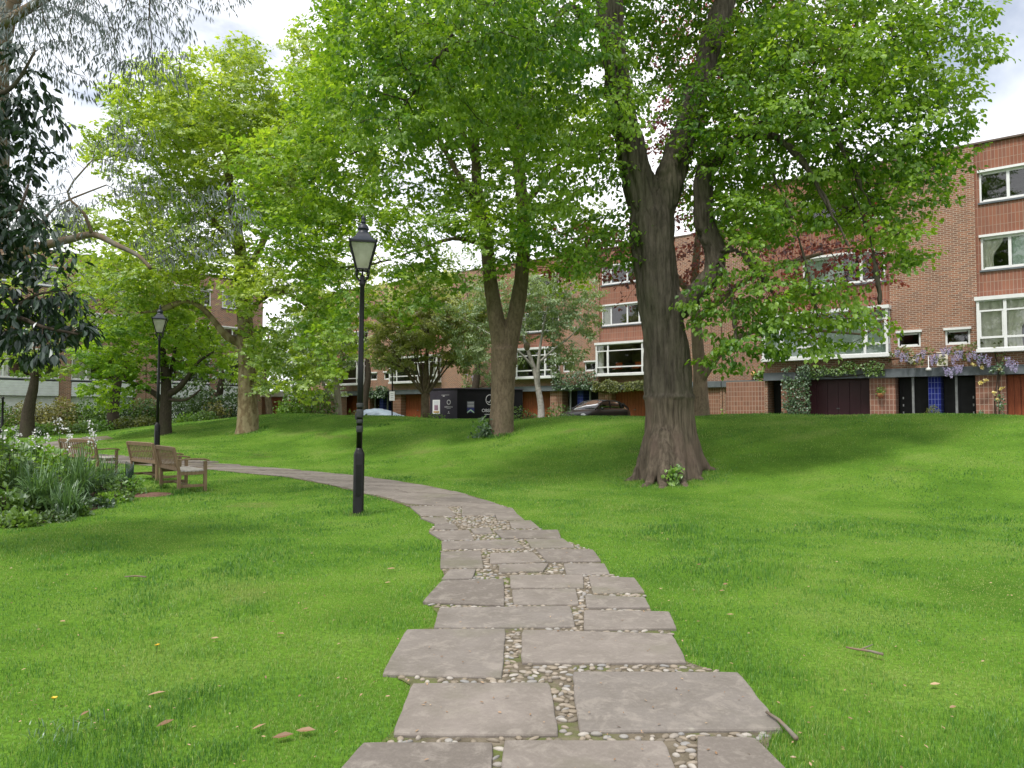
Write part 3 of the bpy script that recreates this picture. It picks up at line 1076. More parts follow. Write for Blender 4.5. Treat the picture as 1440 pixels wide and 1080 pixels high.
def colonize(N0, par0, attr, rng, step=.3, kill=.45, infl=6.0, iters=70, droop=0.0, jit=.25, cap=14000):
    Pn = np.zeros((cap, 3))
    par = np.full(cap, -1)
    n = len(N0)
    Pn[:n] = N0
    par[:n] = par0
    nch = np.zeros(cap, int)
    for p in par0:
        if p >= 0:
            nch[p] += 1
    A = attr.copy()
    nd = np.full(len(A), 1e9)
    ni = np.zeros(len(A), int)

    def upd(i0, i1):
        for s in range(i0, i1, 250):
            e = min(i1, s + 250)
            D2 = ((A[:, None, :] - Pn[None, s:e, :]) ** 2).sum(-1)
            j = D2.argmin(1)
            dm = np.sqrt(D2[np.arange(len(A)), j])
            better = dm < nd
            nd[better] = dm[better]
            ni[better] = j[better] + s
    upd(0, n)
    for it in range(iters):
        if len(A) == 0 or n > cap - 2500:
            break
        m = nd < infl
        if not m.any():
            break
        acc = np.zeros((n, 3))
        v = unit(A[m] - Pn[ni[m]])
        np.add.at(acc, ni[m], v)
        idx = np.nonzero(np.abs(acc).sum(1) > 1e-6)[0]
        idx = idx[nch[idx] < 4]
        if len(idx) == 0:
            break
        d = unit(acc[idx])
        pm = par[idx]
        g = np.where((pm >= 0)[:, None], unit(Pn[idx] - Pn[np.maximum(pm, 0)]), 0)
        d = unit(d + .45 * g + rng.normal(0, jit, d.shape) + np.array([0, 0, -droop]))
        q = Pn[idx] + d * step
        m2 = len(idx)
        Pn[n:n + m2] = q
        par[n:n + m2] = idx
        nch[idx] += 1
        upd(n, n + m2)
        n += m2
        k = nd > kill
        A, nd, ni = A[k], nd[k], ni[k]
    return Pn[:n], par[:n]


def limb_nodes(limbs, step):
    """limbs: list of [(vec, radius), ...]; returns positions, parents, radii"""
    pos, par, rad = [], [], []
    for li, l_ in enumerate(limbs):
        last = -1
        if li > 0:
            p0 = np.array(l_[0][0])
            last = int(np.argmin(((np.array(pos) - p0) ** 2).sum(1)))
        for k in range(len(l_)):
            p1, r1 = np.array(l_[k][0]), l_[k][1]
            if k == 0:
                if li > 0:
                    continue
                pos.append(p1); par.append(-1); rad.append(r1)
                last = 0
                continue
            p0, r0 = np.array(l_[k - 1][0]), l_[k - 1][1]
            if li > 0 and k == 1:
                p0 = np.array(pos[last])
            n = max(1, int(np.linalg.norm(p1 - p0) / step))
            for s in range(1, n + 1):
                f = s / n
                pos.append(p0 * (1 - f) + p1 * f); par.append(last); rad.append(r0 * (1 - f) + r1 * f)
                last = len(pos) - 1
    return np.array(pos), np.array(par), np.array(rad)


def curve(pts, n=6, wob=0.0, seed=0):
    """smooth a limb polyline (vec, r) by Catmull-Rom, with a little wander"""
    rr = random.Random(seed)
    out = []
    for i in range(len(pts) - 1):
        p0 = Vector(pts[max(i - 1, 0)][0]); p1 = Vector(pts[i][0]); p2 = Vector(pts[i + 1][0]); p3 = Vector(pts[min(i + 2, len(pts) - 1)][0])
        for s in range(n):
            f = s / n
            q = 0.5 * ((2 * p1) + (p2 - p0) * f + (2 * p0 - 5 * p1 + 4 * p2 - p3) * f * f + (3 * p1 - p0 - 3 * p2 + p3) * f ** 3)
            if wob and 0 < i + s:
                q = q + Vector((rr.uniform(-wob, wob), rr.uniform(-wob, wob), 0))
            out.append((q, pts[i][1] * (1 - f) + pts[i + 1][1] * f))
    out.append((Vector(pts[-1][0]), pts[-1][1]))
    return out


def branch_mesh(Pn, par, rad, keep, origin):
    """tapered tubes along every chain of kept nodes"""
    n = len(Pn)
    ch = [[] for _ in range(n)]
    for i in range(n):
        if par[i] >= 0:
            ch[par[i]].append(i)
    m = MB()
    for i in range(n):
        if not keep[i]:
            continue
        p = par[i]
        main = p >= 0 and keep[p] and max(ch[p], key=lambda c: rad[c]) == i
        if main:
            continue
        chain = [i]
        while True:
            c = [q for q in ch[chain[-1]] if keep[q]]
            if not c:
                break
            chain.append(max(c, key=lambda q: rad[q]))
        pts = [Pn[q] - origin for q in chain]
        rr = [rad[q] for q in chain]
        if p >= 0:
            pts = [Pn[p] - origin] + pts
            rr = [min(rad[p], rad[i] * 1.25)] + rr
        if len(pts) < 2:
            continue
        r0 = max(rr)
        m.tube(pts, rr, 8 if r0 > .10 else 6 if r0 > .05 else 4 if r0 > .015 else 3, cap=False)
    return m


def remesh(obj, voxel):
    md = obj.modifiers.new('skin', 'REMESH')
    md.mode = 'VOXEL'
    md.voxel_size = voxel
    dg = bpy.context.evaluated_depsgraph_get()
    me = bpy.data.meshes.new_from_object(obj.evaluated_get(dg))
    obj.modifiers.clear()
    old = obj.data
    for mt in old.materials:
        if len(me.materials) == 0:
            me.materials.append(mt)
    obj.data = me
    me.name = obj.name
    return obj


def relax_mesh(me, it):
    n = len(me.vertices)
    co = np.zeros(n * 3, np.float32)
    me.vertices.foreach_get('co', co)
    co = co.reshape(-1, 3).astype(float)
    e = np.zeros(len(me.edges) * 2, np.int32)
    me.edges.foreach_get('vertices', e)
    e = e.reshape(-1, 2)
    for _ in range(it):
        acc = np.zeros_like(co)
        cnt = np.zeros(n)
        np.add.at(acc, e[:, 0], co[e[:, 1]]); np.add.at(acc, e[:, 1], co[e[:, 0]])
        np.add.at(cnt, e[:, 0], 1); np.add.at(cnt, e[:, 1], 1)
        co = co * .5 + .5 * acc / np.maximum(cnt, 1)[:, None]
    return co


def set_co(me, co, smooth_=True):
    me.vertices.foreach_set('co', np.ascontiguousarray(co, np.float32).ravel())
    me.polygons.foreach_set('use_smooth', np.full(len(me.polygons), smooth_, dtype=bool))
    me.update()


def make_tree(name, label, cat, base, limbs, blobs, n_attr, leaf, leafmat_, barkm, branchm, seed=1, step=.3, kill=.45, gap=(.55, .42), droop=0., shell=0.,
              tip=.006, expo=2.25, group=None, hi=None, roots=None, per=12, spread=.3, leafdroop=.4, flat=.7, size=.1, tintb=(.5, .25), parts=True, extra=None, twig_r=.03, sticks=None, iters=70, cap=14000, jit=.25):
    rng = np.random.default_rng(seed)
    base = np.array(base, float)
    root = thing(name, label, cat, tuple(base), 0, group)
    pos, par, rad = limb_nodes(limbs, step)
    n0 = len(pos)
    attr = blob_points(rng, blobs, n_attr, gap, seed, shell)
    Pn, pr = colonize(pos, par, attr, rng, step, kill, 30.0, iters, droop, jit, cap)
    n = len(Pn)
    r_ = np.zeros(n)
    acc = np.zeros(n)
    for i in range(n - 1, -1, -1):
        v = acc[i] ** (1 / expo) if acc[i] > 0 else tip
        v = max(v, tip)
        if i < n0:
            v = rad[i]
        r_[i] = v
        if pr[i] >= 0:
            acc[pr[i]] += v ** expo
    for i in range(n0, n):
        r_[i] = min(r_[i], r_[pr[i]] * .85 if pr[i] < n0 else r_[pr[i]])
    # ---- trunk
    m = MB()
    for li, l_ in enumerate(limbs):
        pts = [Vector(q[0]) - Vector(base) for q in l_]
        m.tube(pts, [q[1] for q in l_], 14 if hi else 10, cap=True)
    for rt in (roots or []):
        m.tube([Vector(q[0]) - Vector(base) for q in rt], [q[1] for q in rt], 8)
    trunk = m.build('trunk', barkm, root)
    if hi:
        remesh(trunk, hi['voxel'])
        co = relax_mesh(trunk.data, hi.get('relax', 3))
        nrm = np.zeros(len(co) * 3, np.float32)
        trunk.data.vertices.foreach_get('normal', nrm)
        nrm = nrm.reshape(-1, 3)
        amp = hi.get('amp', .03)
        if amp:
            a = np.arctan2(co[:, 1], co[:, 0])
            q = np.stack([co[:, 0], co[:, 1], co[:, 2] * .13], 1)
            rdg = np.abs(noise3(q, 8.5, 3) - .5) * 2
            rdg2 = np.abs(noise3(q, 17, 7) - .5) * 2
            big = noise3(np.stack([co[:, 0], co[:, 1], co[:, 2] * .5], 1), 1.6, 2) - .5
            k = np.ones(len(co))
            if 'graft' in hi:
                k = np.where(co[:, 2] > hi['graft'], 1.0, .38)
                ring = np.exp(-((co[:, 2] - hi['graft'] - .02) / .05) ** 2) * .03 * (co[:, 2] > hi['graft'])
                co = co + nrm * ring[:, None]
            dsp = k * amp * (-1.6 * np.exp(-(rdg / .18) ** 2) + .5 - .6 * np.exp(-(rdg2 / .2) ** 2)) + big * hi.get('big', .08)
            co = co + nrm * dsp[:, None]
        set_co(trunk.data, co)
    # ---- branches
    keep = np.zeros(n, bool)
    keep[n0:] = True
    bmsh = branch_mesh(Pn, pr, r_, keep, base)
    if bmsh.v:
        bmsh.build('branches', branchm, root)
    # ---- leaves
    tw = np.nonzero((r_ < twig_r) & (np.arange(n) >= n0))[0]
    if leaf:
        nchild = np.bincount(pr[pr >= 0], minlength=n)
        mult = np.where(nchild[tw] == 0, 2.0, 1.0)
        cnt = rng.poisson(per * mult)
        idx = np.repeat(tw, cnt)
        c0 = Pn[idx]
        dirn = unit(Pn[idx] - Pn[pr[idx]])
        off = unit(rng.normal(size=(len(idx), 3))) * (rng.random(len(idx)) ** .5 * spread)[:, None]
        # each twig carries a flattish spray of leaves lying in one plane
        tn = rng.normal(0, 1, (n, 3)) * (1.05 - flat * .75)
        tn[:, 2] = np.abs(tn[:, 2]) + .7 + flat * .8
        tn = unit(tn)[idx]
        off -= tn * ((off * tn).sum(1) * .86)[:, None]
        off[:, 2] -= (off[:, 0] ** 2 + off[:, 1] ** 2) * .35
        p = c0 + off + dirn * (rng.random(len(idx)) * step * .8)[:, None]
        d = dirn * .4 + off / spread * .9 + rng.normal(0, .35, off.shape)
        d[:, 2] -= leafdroop
        nn = tn + rng.normal(0, .24, off.shape)
        clump = noise3(p, .6, seed + 2)
        tint = np.clip(tintb[0] + (clump - .5) * 1.2 + rng.normal(0, .16, n)[idx] + rng.normal(0, tintb[1] * .7, len(idx)), 0, 1)
        L = Leaves()
        L.add(p, d, nn, size * rng.uniform(.65, 1.25, len(idx)), leaf, tint)
        L.build('crown', leafmat_, root, base)
    if extra:
        extra(root, Pn, pr, r_, n0, rng, base)
    return root, Pn, pr, r_, n0


def V3(px, py, Y):
    return tuple(P(px, py, Y))


# ------------------------------------------------------------------ 1  the big lime
Yl = 16.5
lb = hit(941, 668)
Yl = lb.y
k = Yl


def Q(px, py, r_, dy=0.0):
    return (V3(px, py, Yl + dy), r_)


base = Vector((lb.x, lb.y, lb.z))
GRAFT = P(941, 560, lb.y).z - lb.z
M['limebark'] = barkmat('lime_bark', (0.016, 0.013, 0.010), (0.130, 0.110, 0.088), 0.10, 13, 1.0, 0.05,
                        low=(GRAFT, (0.040, 0.031, 0.024), (0.165, 0.132, 0.100), (0.125, 0.090, 0.072)))
limbs = [
    curve([((lb.x, lb.y, lb.z - .3), .80), ((lb.x, lb.y, lb.z + .30), .67), Q(943, 628, .595), Q(942, 605, .565), Q(942, 575, .535), Q(941, 558, .555), Q(938, 500, .505), Q(930, 440, .475), Q(921, 380, .475), Q(917, 330, .50), Q(916, 306, .49), Q(915, 290, .38), Q(915, 278, .16)], 4),
    curve([Q(916, 305, .45), Q(900, 262, .37), Q(886, 205, .32), Q(868, 110, .31, -.1), Q(856, 0, .30, -.2), Q(850, -130, .24, -.3), Q(820, -300, .14, -.5)], 4),
    curve([Q(916, 305, .45), Q(935, 270, .37), Q(958, 200, .31, .2), Q(985, 110, .27, .4), Q(1015, 15, .26, .6), Q(1050, -120, .2, .8), Q(1080, -260, .12, 1)], 4),
    curve([Q(928, 455, .34), Q(965, 425, .25, -.1), Q(1000, 388, .24, -.2), Q(1006, 355, .23, -.2), Q(992, 318, .23, -.2), Q(988, 275, .23, -.2), Q(994, 238, .21, -.2), Q(1028, 205, .11, -.3), Q(1075, 172, .10, -.4)], 4),
    curve([Q(858, 40, .18, -.1), Q(830, 28, .15), Q(800, 10, .11), Q(775, 40, .09, .2), Q(750, 75, .07, .4)], 3),
    curve([Q(1050, 180, .10, -.3), Q(1110, 170, .085, -.4), Q(1165, 178, .07, -.6), Q(1195, 230, .05, -.9), Q(1225, 290, .035, -1.1)], 3),
    curve([Q(1028, 205, .10, -.3), Q(1085, 190, .08, -1), Q(1135, 235, .07, -1.4), Q(1165, 290, .06, -1.7), Q(1195, 350, .04, -2)], 3),
    curve([Q(995, 90, .12, .4), Q(1065, 130, .10, .2), Q(1120, 70, .08, 0), Q(1200, 40, .06, -.2), Q(1270, 40, .04, -.4)], 3),
    curve([Q(1004, 360, .11, -.2), Q(1030, 350, .08, -.7), Q(1060, 375, .06, -1.2), Q(1085, 410, .04, -1.5)], 3),
    curve([Q(1004, 360, .07, -.2), Q(1022, 385, .05, -.9), Q(1030, 430, .035, -1.3), Q(1035, 480, .02, -1.4)], 3),
    curve([Q(1085, 240, .05, -1), Q(1115, 310, .04, -1.3), Q(1135, 380, .03, -1.5), Q(1150, 440, .02, -1.5)], 3),
    curve([Q(1195, 260, .04, -.9), Q(1222, 330, .03, -1.1), Q(1235, 400, .025, -1.1), Q(1240, 450, .015, -1.1)], 3),
    curve([Q(845, -60, .15, -.3), Q(740, -20, .11, -1), Q(660, 20, .08, -1.5), Q(610, 90, .05, -1.8), Q(560, 160, .03, -2)], 3),
]
roots = []
for k_, (px, dep) in enumerate([(893, -.15), (912, -.75), (932, -.95), (958, -.92), (980, -.6), (994, .05), (975, .7), (930, .9), (900, .6)]):
    xx = (px - 720) / F * (Yl + dep)
    roots.append([((lb.x + (xx - lb.x) * .38, lb.y + dep * .38, lb.z + 1.0), .24), ((lb.x + (xx - lb.x) * .66, lb.y + dep * .66, lb.z + .40), .19),
                  ((xx, lb.y + dep, hz(xx, lb.y + dep) + .01), .085), ((xx + (xx - lb.x) * .40, lb.y + dep * 1.4, hz(xx, lb.y + dep) - .10), .06)])
blobs = [(1130, 190, Yl, 3.2, 3.0, 3.0), (1215, 100, Yl, 2.5, 2.6, 2.3), (1185, 370, Yl - 1.2, 1.6, 1.2, 1.9, 5.0), (1240, 280, Yl - .5, 1.5, 1.5, 1.6, 1.3), (1048, 425, Yl - 1.4, 1.15, .9, 1.4, 8.0), (1110, 400, Yl - 1.2, 1.0, .9, 1.0, 1.6), (1085, 290, Yl - 1.2, 1.6, 1.2, 1.6, 1.4),
         (1022, 475, Yl - 1.3, .6, .5, .8, 5.5), (935, -220, Yl, 5.2, 4.5, 3.0, .6), (800, 160, Yl - .4, 1.7, 2.0, 2.4, 1.2), (865, 165, Yl - 1.7, .8, .6, .9, 1.3), (1010, 160, Yl - 1.3, 1.0, .7, 1.2, 2.0), 
         (640, 60, Yl - 1.5, 2.7, 2.2, 1.9), (1375, 70, Yl - .6, .75, .8, .7, .5), (1300, 170, Yl, .9, 1.2, 1.2), (560, 130, Yl - 2, 1.5, 1.5, 1.6), (1000, 60, Yl + 2.2, 2.5, 1.6, 2.4),
         (1225, 420, Yl - 1, .8, .7, 1.2, 4.5), (1125, 450, Yl - 1.3, .9, .6, .8, 6.0), (1100, 130, Yl - 2, 1.6, 1.0, 1.6), (790, 290, Yl - .6, 1.2, 1.0, 1.5, 2.6), (1290, 260, Yl - .2, .8, .9, 1.1, 1.6), (835, 330, Yl - .3, .8, .7, 1.1, 2.6), (740, 20, Yl - 3.5, 1.6, 1.4, 1.3)]
make_tree('lime_tree', 'huge forked lime tree with dark ridged trunk and flared roots on the lawn', 'tree', base, limbs, blobs, 8200, 'ovate', M['lime'], M['limebark'], M['branch'],
          seed=4, step=.28, kill=.40, gap=(1.0, .455), droop=.10, hi=dict(voxel=.034, amp=.040, relax=4, graft=GRAFT, big=.10), roots=roots, per=26, spread=.38, size=.10, leafdroop=.55, flat=.55,
          tintb=(.42, .22), twig_r=.022)
# leafy suckers at its foot
L = Leaves()
rng = np.random.default_rng(2)
sp0 = hit(943, 680)
n = 75
p = np.array(sp0) + np.array([0, -.25, .0]) + np.stack([rng.normal(0, .085, n), rng.normal(0, .05, n), rng.random(n) * .36], 1)
sk = thing('sucker_shoots', 'tuft of bright green shoots at the foot of the big lime trunk', 'shoots', tuple(sp0 + Vector((0, -.25, 0))))
L.add(p, rng.normal(size=(n, 3)) + np.array([0, -.6, -.2]), np.array([0, -.7, .7]) + rng.normal(0, .3, (n, 3)), rng.uniform(.07, .12, n), 'ovate', rng.uniform(.2, .9, n))
L.build('foliage', M['shrubb'], sk, sp0 + Vector((0, -.25, 0)))
m = MB()
for q in range(7):
    m.tube([(rng.normal(0, .04), 0, -.05), (rng.normal(0, .09), rng.normal(0, .03), .25), (rng.normal(0, .12), rng.normal(0, .05), .45)], [.008, .006, .003], 4)
m.build('stem', M['stem'], sk)

# ------------------------------------------------------------------ 2  the middle tree (twin stem)
mb_ = hit(705, 609)
Ym = mb_.y


def Q(px, py, r_, dy=0.0):
    return (V3(px, py, Ym + dy), r_)


limbs = [
    curve([((mb_.x, mb_.y, mb_.z - .3), .50), Q(705, 603, .43), Q(706, 570, .385), Q(708, 530, .40), Q(709, 505, .44), Q(709, 490, .44)], 4),
    curve([Q(707, 500, .33), Q(699, 455, .28), Q(690, 400, .24), Q(684, 340, .22), Q(672, 270, .19), Q(668, 190, .15, .3), Q(662, 110, .11, .5), Q(655, 20, .07, .7)], 4),
    curve([Q(712, 500, .33), Q(723, 455, .285), Q(732, 400, .26), Q(736, 350, .24), Q(735, 290, .22), Q(728, 200, .19, -.2), Q(738, 120, .17, -.4), Q(748, 60, .14, -.6), Q(750, -40, .1, -.8)], 4),
    curve([Q(680, 300, .13), Q(650, 255, .11, -.4), Q(615, 190, .09, -.8), Q(585, 120, .07, -1), Q(570, 40, .05, -1)], 3),
    curve([Q(670, 230, .12), Q(640, 165, .10, .6), Q(615, 150, .08, 1.0), Q(560, 170, .06, 1.4), Q(510, 210, .04, 1.6)], 3),
    curve([Q(735, 290, .11), Q(780, 240, .085, -.6), Q(810, 200, .06, -1), Q(850, 190, .04, -1.2)], 3),
    curve([Q(684, 345, .10), Q(640, 335, .08, -.8), Q(590, 350, .06, -1.4), Q(550, 365, .04, -1.8)], 3),
]
blobs = [(690, 170, Ym, 3.6, 3.6, 4.0), (560, 310, Ym - 1.5, 1.7, 1.7, 1.7), (672, 345, Ym - 1.5, 1.2, 1.0, 1.05, 1.2), (735, 330, Ym - 1.2, 1.1, 1.0, 1.1, 1.2), (795, 350, Ym, 1.3, 1.5, 1.3), (680, -90, Ym, 3.8, 3.2, 2.2, .5), (490, 190, Ym - .5, 2.6, 2.6, 2.8),
         (440, 330, Ym - 1, 2.0, 1.8, 1.8), (800, 220, Ym, 1.5, 2, 2.2), (560, 60, Ym, 3, 3, 2.4), (590, 420, Ym - 1.2, .8, .8, .8), (690, 385, Ym - .8, .5, .5, .5, 1.6), (480, 430, Ym - 1.4, 1.6, 1.2, 1.3, 1.3), (425, 440, Ym - 1, 1.3, 1.2, 1.2), (610, 380, Ym - 1.4, 1.3, 1.0, .9, 1.3), (830, 310, Ym - .5, .9, .8, 1.1, 1.5), (540, 385, Ym - 2, 1.6, 1.2, 1.3, 1.5), (775, 330, Ym - .8, 1.5, 1.1, 1.5, 1.4), (480, 480, Ym - 2, 1.3, 1.0, 1.2, 1.4), (640, 300, Ym - 2, 1.8, 1.0, 1.6, 1.2), (425, 250, Ym - 1, 2.2, 2.0, 2.4)]
def brl(root, Pn, pr, r_, n0, rng, base):
    for px, py, rr in ((741, 487, .11), (722, 508, .15)):
        m = MB()
        m.ball((0, 0, 0), rr, rr * 1.3, 12)
        o = m.build('burr', M['bark'], root)
        o.location = Vector(V3(px, py, Ym - .14)) - Vector(base)
make_tree('twin_stem_tree', 'tall tree with two brown stems forking low, centre of the lawn', 'tree', mb_, limbs, blobs, 5000, 'palm', M['syc'], M['bark'], M['branch'],
          seed=9, step=.34, kill=.48, gap=(.85, .49), droop=.08, hi=dict(voxel=.045, amp=.010, relax=4, big=.07), per=20, spread=.50, size=.13, leafdroop=.45, flat=.6, tintb=(.45, .25), twig_r=.022, extra=brl)

# ivy at the foot of it
def ivy_clump(pt, w_, h_, n, label, seed):
    rng = np.random.default_rng(seed)
    rt = thing('ivy_clump', label, 'ivy', tuple(pt))
    L = Leaves()
    f = rng.random(n)
    p = np.stack([rng.normal(0, w_ * .35, n) - (1 - f) * w_ * .3, rng.normal(0, .10, n), f * h_ * rng.random(n)], 1)
    L.add(p, rng.normal(size=(n, 3)) + np.array([0, -.6, -.6]), np.array([0, -.8, .5]) + rng.normal(0, .4, (n, 3)), rng.uniform(.07, .13, n), 'ovate', rng.random(n))
    L.build('foliage', M['ivy'], rt)
    m = MB()
    for q in range(6):
        x0 = rng.normal(0, w_ * .3)
        m.tube([(x0, 0, -.03), (x0 + .05, 0, h_ * .4), (x0 + .1, .02, h_ * .8)], [.01, .008, .004], 4)
    m.build('stem', M['branch'], rt)
    return rt


ivy_clump(hit(684, 613) + Vector((0.05, -.12, 0)), .55, .75, 220, 'dark ivy clinging to the foot of the twin stemmed trunk', 5)

# ------------------------------------------------------------------ 3  the plane tree on the left mound
pb = hit(348, 607)
Yp = pb.y


def Q(px, py, r_, dy=0.0):
    return (V3(px, py, Yp + dy), r_)


limbs = [
    curve([((pb.x, pb.y, pb.z - .3), .58), Q(348, 601, .46), Q(348, 570, .38), Q(348, 530, .36), Q(347, 480, .34), Q(342, 420, .30), Q(338, 350, .25), Q(325, 280, .2), Q(318, 200, .14), Q(310, 130, .08)], 4),
    curve([Q(338, 482, .20), Q(318, 472, .15, -.4), Q(298, 448, .14, -.8), Q(280, 430, .13, -1), Q(258, 424, .12, -1.1), Q(225, 436, .10, -1.2), Q(195, 440, .07, -1.3)], 4),
    curve([Q(340, 400, .17), Q(375, 330, .14, -.5), Q(410, 260, .10, -1), Q(440, 190, .07, -1.4)], 4),
    curve([Q(338, 350, .15), Q(290, 300, .11, .5), Q(250, 250, .08, 1), Q(215, 190, .05, 1.2)], 4),
    curve([Q(345, 440, .14), Q(390, 410, .11, -1), Q(430, 430, .08, -1.8), Q(465, 470, .05, -2.2), Q(490, 510, .03, -2.4)], 4),
]
blobs = [(320, 200, Yp, 4.8, 4.4, 3.6), (400, 420, Yp - 1.5, 2.8, 2.4, 2.3), (240, 390, Yp - .5, 2.4, 2.2, 1.8), (430, 210, Yp - 1, 3.0, 3.2, 3.5), (190, 300, Yp + 1, 1.9, 2, 1.8), (360, 470, Yp - 1.3, .85, .7, 1.2, 1.5), (470, 470, Yp - 2, 1.3, 1.2, 1.5),
         (400, 90, Yp - .5, 2.5, 2.4, 1.6), (250, 140, Yp + .5, 2.3, 2.3, 1.6), (300, 330, Yp - 1.5, 2.2, 1.8, 2.0), (420, 510, Yp - 2.2, 1.7, 1.2, 1.4, 1.4), (480, 400, Yp - 2, 1.8, 1.5, 2.2), (190, 400, Yp - 1.5, 2.2, 1.6, 1.6, 1.2), (270, 360, Yp - 1.5, 2.0, 1.5, 1.5), (130, 330, Yp, 1.6, 1.5, 1.5, 1.4), (165, 230, Yp, 1.8, 1.6, 1.8, 1.3), (215, 160, Yp, 2.0, 1.8, 1.5, 1.2)]
make_tree('plane_tree', 'plane tree with mottled trunk and yellow green crown on the left mound', 'tree', pb, limbs, blobs, 5200, 'palm', M['plane'], M['planebark'], M['branch'],
          seed=13, step=.38, kill=.52, gap=(.7, .475), droop=.03, hi=dict(voxel=.05, amp=.008, relax=4, big=.14), per=22, spread=.56, size=.15, leafdroop=.45, flat=.65, tintb=(.5, .25), twig_r=.024)

# ------------------------------------------------------------------ 4  copper tree behind the lime
Yc = 22.6
cb = Vector(((986 - 720) / F * Yc, Yc, hz((986 - 720) / F * Yc, Yc)))


def Q(px, py, r_, dy=0.0):
    return (V3(px, py, Yc + dy), r_)


limbs = [
    curve([((cb.x, cb.y, cb.z - .3), .32), Q(985, 560, .25), Q(984, 520, .21), Q(980, 470, .18), Q(977, 400, .14), Q(982, 330, .11), Q(990, 230, .09), Q(985, 120, .09), Q(1000, 10, .06)], 4),
    curve([Q(984, 540, .12), Q(1000, 515, .10, -.4), Q(1030, 480, .08, -.9), Q(1085, 460, .06, -1.5), Q(1150, 465, .045, -2), Q(1210, 470, .03, -2.4)], 4),
    curve([Q(980, 450, .14), Q(1040, 400, .10, -.6), Q(1110, 370, .07, -1.2), Q(1180, 350, .04, -1.6)], 4),
    curve([Q(978, 420, .14), Q(930, 370, .10, 0), Q(870, 340, .07, .2), Q(820, 350, .04, .2)], 4),
]
blobs = [(1110, 370, Yc - 1, 3.4, 2.2, 2.2), (1170, 460, Yc - 2, 2.0, 1.0, 1.0, 1.2), (990, 240, Yc, 3.2, 3, 2.6, .6), (845, 370, Yc - 1, 1.5, 1.2, 1.5, 2.0), (1050, 60, Yc, 3, 3, 3, .6), (1230, 330, Yc - 1, 1.3, 1.4, 2.4)]
make_tree('copper_tree', 'dark red leaved tree half hidden behind the big lime', 'tree', cb, limbs, blobs, 2300, 'ovate', M['copper'], M['bark'], M['branch'],
          seed=21, step=.34, kill=.5, gap=(.6, .47), per=10, spread=.34, size=.11, tintb=(.5, .3), twig_r=.02)
# ------------------------------------------------------------------ 5  eucalyptus reaching in from the left
Ye = 12.5
eb = Vector((-9.6, Ye, hz(-9.6, Ye)))


def Q(px, py, r_, dy=0.0):
    return (V3(px, py, Ye + dy), r_)


limbs = [
    curve([((eb.x, eb.y, -.3), .42), ((eb.x, eb.y, 1.5), .33), Q(-30, 380, .28), Q(-8, 250, .22), Q(-5, 120, .19), Q(10, 20, .15), Q(60, -120, .1)], 4),
    curve([Q(-28, 400, .20), Q(20, 358, .11, -.2), Q(60, 346, .08, -.3), Q(100, 336, .065, -.3), Q(132, 330, .055, -.3), Q(165, 345, .045, -.4), Q(195, 360, .035, -.4), Q(212, 378, .03, -.4)], 4),
    curve([Q(-5, 40, .12), Q(30, 18, .08, -.5), Q(75, -8, .06, -.8), Q(140, -30, .05, -1), Q(200, -20, .03, -1.2)], 3),
    curve([Q(130, 331, .035, -.3), Q(118, 300, .025, -.5), Q(95, 270, .018, -.6), Q(130, 225, .01, -.6)], 3),
    curve([Q(20, 358, .05, -.2), Q(48, 330, .035, 0), Q(80, 290, .02, .3), Q(150, 260, .012, .5)], 3),
]
blobs = [(110, 40, Ye - 1, 1.7, 1.1, 1.1, 1.1), (225, 60, Ye - 1.2, .65, .7, .75), (150, 265, Ye - .3, 1.35, .9, .75, 1.4), (245, 275, Ye - .2, .95, .7, .75, 1.3), (330, 300, Ye - .2, .5, .5, .5), (95, 310, Ye - .4, 1.2, .6, .55, 2.2), (185, 330, Ye - .4, .7, .5, .4, 1.4), (160, 240, Ye - .3, 1.4, .7, .9, 2.4), (250, 240, Ye - .2, .8, .6, .6, 1.2), (120, 215, Ye - .2, 1.1, .7, .6, 1.3), (60, 290, Ye - .2, .9, .7, .7), (40, 200, Ye - .5, .9, .8, 1.4), (110, -90, Ye, 3, 2.5, 1.5, .5), (300, 320, Ye - .3, .6, .6, .5, .6)]
def dry_spray(root, Pn, pr, r_, n0, rng, base):
    tw = np.nonzero((r_ < .018) & (np.arange(len(r_)) >= n0) & (Pn[:, 2] < P(0, 190, Ye).z))[0]
    idx = np.repeat(tw, 5)
    p = Pn[idx] + rng.normal(0, .11, (len(idx), 3))
    L = Leaves()
    L.add(p, rng.normal(size=p.shape) + np.array([0, 0, -.5]), rng.normal(size=p.shape), rng.uniform(.05, .10, len(p)), 'long', rng.random(len(p)))
    L.build('dry_foliage', M['twiggy'], root, base)
make_tree('eucalyptus_tree', 'eucalyptus with hanging blue grey leaves reaching in at the upper left', 'tree', eb, limbs, blobs, 3800, 'long', M['euc'], M['eucbark'], M['branch'], extra=dry_spray,
          seed=31, step=.2, kill=.28, gap=(1.0, .42), droop=.15, tip=.004, per=8, spread=.24, size=.12, leafdroop=1.6, flat=.1, tintb=(.45, .3), twig_r=.018)

# ------------------------------------------------------------------ 6  dark magnolia at the left edge
Yg = 7.6
gb = Vector((-7.0, Yg, 0))


def Q(px, py, r_, dy=0.0):
    return (V3(px, py, Yg + dy), r_)


